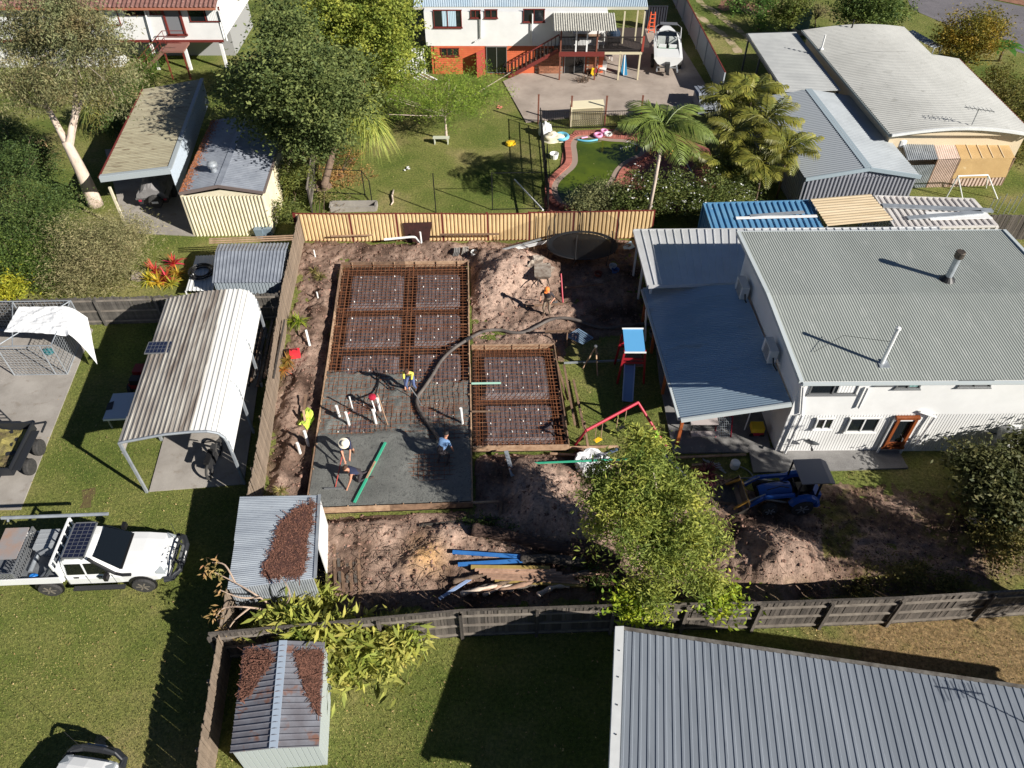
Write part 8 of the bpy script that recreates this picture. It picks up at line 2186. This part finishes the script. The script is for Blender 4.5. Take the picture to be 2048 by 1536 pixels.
# big dark tree and conifer at the back
b = P(612, 335)
tree('large dark-green leafy tree in front of the bright clipped tree', b, [(600, 170, 7.0, 95), (540, 150, 6.6, 75), (660, 210, 5.8, 75), (590, 90, 7.6, 70), (520, 215, 4.8, 60), (630, 270, 4.2, 55), (690, 150, 6.0, 55), (480, 150, 5.5, 40), (575, 255, 4.0, 60), (560, 40, 8, 55)], 44000, .2, leafmat('dt', (116, 128, 72), (90, 104, 58), .5), trunk=[b, b + V(.2, .3, 2), b + V(0, .8, 4)], tr=.28, aspect=.5, clump=.4, per=60)
b = P(745, 172)
tree('dense bright yellow-green clipped tree beside the white far house', b, [(745, 70, 6.0, 88, .9, .9), (690, 40, 6.8, 70), (800, 100, 4.2, 52, .9, 1.1), (640, 30, 7.2, 60), (770, 20, 7, 65), (740, 140, 2.6, 75, .8, .9), (690, 110, 4, 55)], 44000, .17, leafmat('cf', (158, 166, 72), (124, 138, 58), .4), trunk=[b, b + V(0, 0, 2.5), b + V(0, 0, 5)], tr=.25, clump=.24, per=50, aspect=.6, shell=.3, upb=.9)
shrub('dark glossy shrub in front of the clipped tree', [(500, 250, 1.6, 40), (470, 180, 2.5, 35)], 5000, .18, MATS['leaf_dt'])
shrub('tangled small-leaved shrub beside the cream shed wall', [(590, 350, 1.4, 36), (575, 420, 1.0, 28), (600, 300, 1.8, 34)], 6500, .17, leafmat('tg', (116, 124, 60), (90, 100, 50)), aspect=.3)
# ponytail palm
b = P(648, 378); tp = P(716, 225, 3.6)
t = T('ponytail_palm', 'leaning ponytail palm with swollen base and drooping leaves on the back lawn', 'tree', b)
pth = cr([b, b + V(.1, .1, .35), P(668, 300, 1.4), P(686, 262, 2.4), tp], 6); n = len(pth)
t.p('trunk', MB().tube(pth, [max(.62 * (1 - i / n * 7), .23 - .1 * i / n) if i else .66 for i in range(n)], 12), m_bark, smooth=True)
def strap(t, c, n, L, w_, mat, up0=.5, drop=1.4, name='leaf_tuft'):
    th = rng.uniform(0, 6.28, n); el = rng.uniform(-.1, 1.2, n); ln = L * rng.uniform(.6, 1.2, n); k = 6
    vs_, fs, rn = [], [], []
    s = np.linspace(0, 1, k + 1)
    hx = np.cos(th)[:, None]; hy = np.sin(th)[:, None]
    rr_ = ln[:, None] * (np.cos(el)[:, None] * s); zz_ = ln[:, None] * (np.sin(el)[:, None] * s * up0 - drop * s ** 2 * (.4 + .6 * np.cos(el)[:, None]) * .5)
    ww = w_ * (1 - s ** 2 * .9)[None]
    cx_ = c.x + hx * rr_; cy_ = c.y + hy * rr_; cz_ = c.z + zz_
    A_ = np.stack([cx_ - hy * ww, cy_ + hx * ww, cz_], -1); B_ = np.stack([cx_ + hy * ww, cy_ - hx * ww, cz_], -1)
    vv = np.stack([A_, B_], 2).reshape(-1, 3)
    base_ = (np.arange(n) * (k + 1) * 2)[:, None] + (np.arange(k) * 2)[None]
    ff = np.stack([base_, base_ + 1, base_ + 3, base_ + 2], -1).reshape(-1, 4)
    return npmesh(name, vv, ff, mat, np.repeat(rng.random(n), k), parent=t.o, org=tuple(t.loc))
lp_ = leafmat('pony', (178, 184, 96), (150, 164, 78), .4)
for c, n_ in ((tp, 420), (tp + V(.5, -.3, -.2), 320), (tp + V(-.5, .1, -.3), 260), (tp + V(.1, .4, .4), 260), (tp + V(.9, -.5, -.5), 220)): strap(t, c, n_, 1.5, .024, lp_, 1.2, 2.4, 'crown')
mb = MB()
for i in range(26): a_ = random.uniform(0, 6.28); q = tp + V(random.uniform(-.5, .4), random.uniform(-.1, .5), .3); mb.tube([q, q + V(.2 * math.cos(a_), .2 * math.sin(a_), 1.0), q + V(.5 * math.cos(a_), .5 * math.sin(a_), 1.7)], .02, 4, r1=.006)
t.p('flower_spike', mb, M('dry_spike', S(168, 130, 86), .9))
for i, (u, v, lb) in enumerate(((205, 262, 'drooping strap-leaved plant under the gum branches'), (590, 395, 'spiky dracaena beside the ponytail palm fence'), (1398, 968, 'dark red spiky cordyline among the soil by the patio'), (584, 735, 'orange-tipped fern clump on the soil by the left fence'), (592, 650, 'bright green fern clump on the soil by the left fence'), (545, 990, 'dry grass tuft at the corner of the lean-to'), (1210, 1180, 'dark strap-leaved clump by the front fence under the tree'), (630, 555, 'dry grass clump beside the left formwork'))):
    p = P(u, v); L_ = (1.4, 1.0, .9, .6, .7, .5, .5, .55)[i]; z_ = (2.2, 1.4, .4, .3, .35, .15, .2, .15)[i]
    t = T('strap_leaf_plant', lb, 'plant', p)
    mt = [leafmat('st0', (124, 138, 74), (160, 140, 80)), leafmat('st1', (130, 132, 66), (104, 116, 56)), leafmat('st2', (104, 52, 50), (78, 44, 44)), leafmat('st3', (120, 128, 56), (190, 110, 50)), leafmat('st4', (150, 166, 50), (116, 140, 46)), leafmat('st5', (150, 140, 84), (120, 116, 70)), leafmat('st6', (80, 100, 46), (60, 78, 40)), MATS.get('leaf_st5') or leafmat('st5', (150, 140, 84))][i]
    for k in range((7, 4, 2, 2, 2, 2, 2, 3)[i]): strap(t, p + V(random.uniform(-.35, .35), random.uniform(-.35, .35), z_ * random.uniform(.4, 1)), 46, L_, .03 if i < 3 else .018, mt, 1.0, 1.3)
    t.p('stem', MB().tube([p, p + V(0, 0, z_)], .05, 6), m_bark)
# thin feathery tree on the lawn
b = P(893, 280); tp = P(890, 232, 1.7)
tree('sparse feathery tree with bare pale branches on the back lawn', b, [(890, 175, 2.9, 115, .9, .22), (830, 200, 2.6, 65, .9, .22), (960, 185, 2.6, 70, .9, .22), (895, 215, 2.4, 80, .8, .2)], 17000, .15, leafmat('fe', (142, 164, 66), (112, 138, 54)), trunk=[b, lerp(b, tp, .5), tp], tr=.1, bark=m_bark_g, branches=22, aspect=.22, clump=.24, per=40, upb=1.6)
# palms
def frond_mesh(L, lf_, mat, arch=.9, nl=26, w_=.035):
    pts_ = [V(0, L * s * (1 - .12 * s), L * (.55 * s - arch * s * s)) for s in [i / 8 for i in range(9)]]
    mb = MB().tube(pts_, .025, 4, r1=.008)
    for i in range(nl):
        s = .12 + .88 * i / nl; j = min(7, int(s * 8)); p = lerp(pts_[j], pts_[j + 1], s * 8 - j); d = (pts_[j + 1] - pts_[j]).normalized()
        ll = lf_ * math.sin(math.pi * (.18 + .8 * s)) + .08
        for sg_ in (-1, 1):
            e = p + V(sg_ * ll * .8, 0, 0) + d * ll * .55 + V(0, 0, -ll * random.uniform(.25, .6)); m_ = lerp(p, e, .5) + V(0, 0, .06)
            mb.add([p - d * w_ * .4, p + d * w_ * .4, m_ + d * w_, m_ - d * w_, e], [(0, 1, 2, 3), (3, 2, 4)])
    me = bpy.data.meshes.new('frond'); me.from_pydata([tuple(p) for p in mb.v], [], mb.f); me.materials.append(mat); return me
m_pal = M('palm_frond_green', S(126, 140, 64), .5, c2=S(96, 114, 52), scale=2, rand=.25, transl=.25)
m_pal2 = M('palm_frond_gold', S(150, 142, 58), .5, c2=S(104, 112, 48), scale=1.5, rand=.35, transl=.25)
fA = [frond_mesh(2.3, .75, m_pal, a_) for a_ in (.5, .8, 1.1)]; fB = [frond_mesh(1.7, .5, m_pal2, a_, 20) for a_ in (.3, .6, .95)]
def palm(label, base, top, fr, n, tr, bark, dead=None, sc=1.0):
    t = T('palm_tree', label, 'palm', base)
    t.p('trunk', MB().tube([base, lerp(base, top, .5) + V(.04, 0, 0), top], tr, 9, r1=tr * .7), bark, smooth=True)
    for i in range(n):
        a_ = i * 2.4 + random.uniform(-.2, .2); o = t.share('frond', fr[i % 3], top + V(0, 0, .05 * (i % 4)), (random.uniform(.0, .5) - .35 * (i % 3 == 0), random.uniform(-.2, .2), a_), scale=(sc,) * 3)
    if dead:
        mb = MB()
        for i in range(50): a_ = random.uniform(0, 6.28); q = top - V(0, 0, .75); mb.tube([q, q + V(.4 * math.cos(a_), .4 * math.sin(a_), random.uniform(-.05, .15)), q + V(.62 * math.cos(a_), .62 * math.sin(a_), -.45)], .014, 4, r1=.006)
        t.p('fruit_stalk', mb, M('fruit_stalk_tan', S(206, 160, 84), .8))
        t.p('crownshaft', MB().tube([top - V(0, 0, .75), top], .09, 8, r1=.07), M('crownshaft_green', S(150, 170, 104), .5))
    return t
tp = P(1328, 258, 5.5); b = up(tp, 0) + V(-.2, -.05, 0)
palm('tall single palm with grey trunk and tan fruit stalks beside the pool', b, tp, fA, 17, .11, m_bark_g, True, 1.2)
for i, (u, v, z, lb, sc) in enumerate(((1462, 205, 3.0, 'golden cane palm nearest the side fence', 1.1), (1505, 185, 3.2, 'golden cane palm at the back of the cluster', 1.1), (1470, 270, 3.0, 'golden cane palm at the left of the cluster beside the hedge', 1.0), (1530, 245, 3.2, 'golden cane palm in the middle of the cluster', 1.15), (1575, 300, 2.9, 'golden cane palm touching the grey gable shed', 1.0), (1525, 330, 2.5, 'golden cane palm at the front of the cluster above the hedge', .95), (1440, 330, 1.8, 'low golden cane palm in the shade by the pool paving', .85))):
    tp = P(u, v, z); palm(lb, up(tp, 0) + V(.1, -.1, 0), tp, fB, 20, .06, m_bark, None, sc * 1.15)
# hedge by the pool
lh = leafmat('hd', (112, 122, 62), (84, 98, 48), .5)
for lb, bl, n_ in (('grey-green twiggy shrub overhanging the pool', [(1198, 392, 1.0, 46, .7, .8), (1160, 410, .8, 28), (1240, 382, 1.0, 32)], 7000), ('white-flowered shrub behind the cream fence under the palm', [(1310, 385, 1.2, 62, .7, .8), (1270, 400, 1.0, 50), (1360, 390, 1.2, 48, .8, .8)], 13000), ('white-flowered shrub beside the blue container', [(1430, 395, 1.2, 58, .7, .8), (1480, 400, 1.1, 40), (1400, 410, 1.0, 40)], 10000), ('round dark green shrub below the golden canes', [(1455, 350, 1.4, 42)], 4500)):
    t = shrub(lb, bl, n_, .13, leafmat('hg', (132, 134, 92), (108, 114, 72)) if 'grey' in lb else lh, clump=.22)
    if 'white' in lb:
        vv, ff, rn, cc = foliage(240, pxb(bl), .085, aspect=.9, upb=2, shell=.1, per=2, clump=.1); npmesh('blossom', vv + np.array([0, 0, .08]), ff, m_white, parent=t.o, org=tuple(t.loc))['kind'] = 'stuff'
# the yellow-green tree over the soil heaps
b = P(1305, 1196)
tree('large yellow-green leafy tree standing over the soil heaps', b, [(1288, 885, 4.9, 34), (1282, 945, 4.7, 62), (1345, 990, 4.2, 70), (1215, 990, 3.9, 56), (1392, 1075, 3.6, 60), (1270, 1045, 3.6, 66), (1340, 1115, 3.0, 66), (1412, 1165, 2.4, 42), (1190, 1050, 3.2, 30), (1310, 1185, 2.2, 40), (1195, 945, 3.6, 28)], 33000, .165, leafmat('mt', (166, 172, 80), (110, 128, 58), .5, .35), trunk=[b, b + V(.05, .2, 1.2), b + V(0, .6, 2.4)], tr=.2, bark=m_bark_g, branches=44, aspect=.26, clump=.25, per=130, shell=.6)
shrub('leafy sapling poking over the front paling fence, right one', [(1448, 1205, 1.6, 26)], 500, .2, leafmat('sp', (170, 180, 50), (120, 150, 48)))
shrub('leafy sapling poking over the front paling fence, left one', [(1262, 1212, 1.7, 28), (1300, 1222, 1.5, 24)], 900, .2, MATS['leaf_sp'])
# right edge
b = P(2010, 1010)
tree('dark-leaved tree at the right edge beside the water tank', b, [(1990, 945, 1.4, 66, .8, .5), (2050, 950, 1.4, 76, .8, .5), (1940, 925, 1.2, 36), (2035, 1010, 1.2, 60, .8, .5), (1990, 1000, 1.2, 50), (2085, 910, 1.5, 60)], 20000, .19, leafmat('rt', (100, 98, 58), (70, 80, 44), .55), tr=.12, aspect=.45)
shrub('low weedy shrub below the dark-leaved tree', [(2020, 1080, .7, 60, .8, .5), (1975, 1040, .6, 35)], 4500, .15, leafmat('wd', (126, 116, 60), (92, 94, 48)))
b = V(20.8, 10.4, 0); t = T('spreading_tree', 'tall tree just beyond the right edge whose shade crosses the tractor', 'tree', b)
vv, ff, rn, cc = foliage(16000, [(b + V(0, 0, 7.2), 1.7, 1.9, 1.5), (b + V(.6, -.4, 5.4), 1.4, 1.6, 1.3), (b + V(-.5, .6, 8.6), 1.2, 1.3, 1.0), (b + V(-.6, .5, 4.2), 1.0, 1.1, .8)], .26, aspect=.5, clump=.35, per=50)
npmesh('crown', vv, ff, MATS['leaf_rt'], rn, parent=t.o, org=tuple(t.loc)); t.p('trunk', MB().tube([b, b + V(.1, .1, 3.5), b + V(0, 0, 6.5)], .25, 9, r1=.12), m_bark)
for c in cc[:24]: t.p('branch', MB().tube([b + V(.1, .1, 4), V(*c)], .06, 5, r1=.015), m_bark)
# top right
b = P(1745, 60); tree('leafy round tree behind the pale roof', b, [(1745, 10, 3.2, 62), (1700, 15, 2.8, 40), (1785, 20, 2.6, 40)], 10000, .22, leafmat('t1', (104, 122, 58), (78, 98, 46)), tr=.14)
b = P(1575, 62); tree('small leaning tree beyond the carport', b, [(1590, 18, 2.6, 34), (1565, 30, 2.0, 24)], 3600, .2, leafmat('t2', (110, 120, 54), (90, 104, 46)), tr=.08)
b = P(1630, 55); tree('bare grey twiggy shrub beyond the pale roof', b, [(1632, 22, 1.6, 26)], 700, .18, leafmat('t3', (112, 104, 88), (92, 84, 72)), tr=.06, aspect=.12, branches=40)
shrub('bright green bush at the top beside the wheel tracks', [(1522, 38, .8, 24), (1478, 8, .8, 26), (1530, 5, 1, 26)], 3600, .2, leafmat('t4', (96, 130, 56), (76, 106, 48)))
b = P(1935, 125); tree('yellowing tree with dense small leaves near the road', b, [(1935, 60, 3.0, 52), (1970, 75, 2.6, 46), (1900, 80, 2.2, 36), (1930, 100, 1.6, 40), (1985, 45, 3, 36)], 13000, .18, leafmat('t5', (158, 134, 44), (96, 104, 44), .5), tr=.14)
shrub('long olive hedge along the far right boundary', [(1995, 160, 1.2, 40), (2030, 190, 1.2, 46), (2060, 230, 1.2, 50), (2040, 250, 1.0, 40), (2080, 280, 1.2, 50)], 13000, .17, leafmat('t6', (124, 116, 54), (88, 96, 44)), nm='hedge', cat='hedge')
b = P(1998, 122); t = T('banana_plant', 'broad-leaved banana plant beside the yellowing tree', 'plant', b); tp = P(2008, 95, 1.4)
t.p('stem', MB().tube([b, tp], .1, 8, r1=.06), m_bark)
for i in range(8):
    a_ = i * .8; d_ = V(math.cos(a_), math.sin(a_), 0); s_ = V(-d_.y, d_.x, 0); L_ = 1.5
    q = [tp + d_ * L_ * k / 4 + V(0, 0, .9 * (k / 4) - .9 * (k / 4) ** 2) for k in range(5)]; ws = [.04, .22, .28, .2, .02]; mb = MB()
    for k in range(4): mb.quad(q[k] - s_ * ws[k], q[k] + s_ * ws[k], q[k + 1] + s_ * ws[k + 1], q[k + 1] - s_ * ws[k + 1])
    t.p('leaf', mb, leafmat('bn', (96, 140, 50), (120, 156, 60)))
# broad-leaved gingers between the sheds
lgi = leafmat('gi', (146, 158, 66), (188, 182, 98), .5, .35)
def ginger(label, blobs, n):
    bl = pxb(blobs); t = T('ginger_clump', label, 'plant', up(bl[0][0], 0))
    vv, ff, rn, cc = foliage(n, bl, .4, aspect=.24, clump=.2, per=8, droop=.15, upb=.8, shell=.5)
    npmesh('leaves', vv, ff, lgi, rn, parent=t.o, org=tuple(t.loc))
    mb = MB()
    for c in cc[:70]: e = V(*c); mb.tube([V(e.x + random.uniform(-.2, .2), e.y + random.uniform(-.2, .2), 0), e], .018, 4)
    st_ = t.p('stems', mb, M('green_stem', S(120, 130, 60), .7)); st_['kind'] = 'stuff'
ginger('large broad-leaved ginger clump spilling onto the lawn beside the gable shed', [(745, 1300, .8, 75, .9, .5), (680, 1330, .5, 36), (790, 1275, .8, 50, .8, .6), (700, 1275, .9, 50)], 2300)
ginger('dark broad-leaved clump growing over the fence above the gable shed', [(600, 1255, 1.4, 55, .7, .4), (650, 1260, 1.3, 45), (560, 1240, 1.2, 40)], 900)
ginger('leafy ginger clump at the foot of the lean-to shed', [(600, 1200, .6, 42, .7, .6), (640, 1195, .6, 30)], 520)
b = P(560, 1225); t = T('frangipani', 'bare spreading frangipani branches with few pink leaves over the left fence', 'tree', b)
for pts_ in ([(560, 1225, 0), (520, 1195, 1.6), (470, 1165, 2.0), (430, 1145, 2.2)], [(560, 1225, 0), (500, 1215, 1.8), (450, 1215, 1.8), (432, 1235, 1.7)], [(520, 1195, 1.6), (480, 1195, 1.9), (440, 1180, 2.1)], [(500, 1215, 1.8), (470, 1240, 1.7), (455, 1262, 1.5)], [(470, 1165, 2.0), (450, 1130, 2.3), (425, 1125, 2.3)], [(560, 1225, 0), (580, 1190, 2.2), (560, 1150, 2.4)]):
    t.p('branch', MB().tube(cr([P(u, v, z) for u, v, z in pts_], 4), .035, 6, r1=.014), M('frangipani_bark', S(170, 148, 130), .9))
vv, ff, rn, cc = foliage(170, pxb([(430, 1145, 2.2, 16), (435, 1235, 1.7, 18), (440, 1180, 2.1, 14), (455, 1262, 1.5, 14), (425, 1125, 2.3, 12), (480, 1270, 1.2, 20)]), .2, aspect=.3, clump=.1, per=10)
npmesh('leaves', vv, ff, leafmat('fr', (190, 146, 104), (130, 140, 70)), rn, parent=t.o, org=tuple(t.loc))
# bromeliads
for i, (u, v, c) in enumerate(((300, 565, (200, 190, 60)), (318, 570, (206, 178, 60)), (335, 560, (200, 84, 60)), (350, 532, (206, 60, 56)), (345, 572, (188, 180, 70)), (312, 548, (196, 70, 60)), (358, 552, (190, 160, 60)))):
    p = P(u, v); t = T('bromeliad', ['yellow-green bromeliad at the left of the fence bed', 'yellow bromeliad second along the fence bed', 'orange-red bromeliad in the middle of the fence bed', 'tall scarlet bromeliad behind the fence bed', 'pale yellow bromeliad nearest the white table', 'dull red bromeliad behind the yellow ones', 'golden bromeliad at the right of the fence bed'][i], 'plant', p)
    strap(t, p + V(0, 0, .12), 40, .62, .035, leafmat(f'br{i}', c, None, .35), 1.4, .8)
for i, (u, v, c, lb) in enumerate(((275, 556, (120, 110, 104), 'round grey boulder at the left of the bromeliad bed'), (85, 292, (206, 176, 130), 'sandstone bird bath under the gum tree'))):
    p = P(u, v); one('boulder', lump(p, .35, .3, .4, 30 + i, 6, 10, .5), M(f'stone{i}', S(*c), .9), lb, 'rock')
for i, (lb, bl, n_) in enumerate((('patch of weeds along the cream fence behind the site', [(640, 470, .1, 24, .5, .3), (660, 395, .1, 40, .6, .15)], 900), ('low weeds on the bank by the front fence, right of the stump heap', [(1800, 1150, .15, 90, .4, .2), (1720, 1165, .15, 60, .4, .2), (1900, 1165, .15, 70, .4, .2)], 4200), ('weedy grass tufts by the slab front and logs', [(960, 1050, .1, 45, .3, .2), (1190, 1145, .15, 45, .4, .2), (1030, 1055, .1, 40, .3, .2)], 2200), ('fallen dry leaves and weeds beneath the ponytail palm', [(680, 350, .05, 60, .8, .04), (700, 310, .05, 40, .8, .04)], 2600))):
    shrub(lb, bl, n_, .11, [MATS['leaf_st5'], MATS['leaf_wd'], MATS['leaf_md2'], leafmat('dl', (196, 160, 96), (150, 110, 70))][i], nm='weeds', cat='weeds', clump=.2)
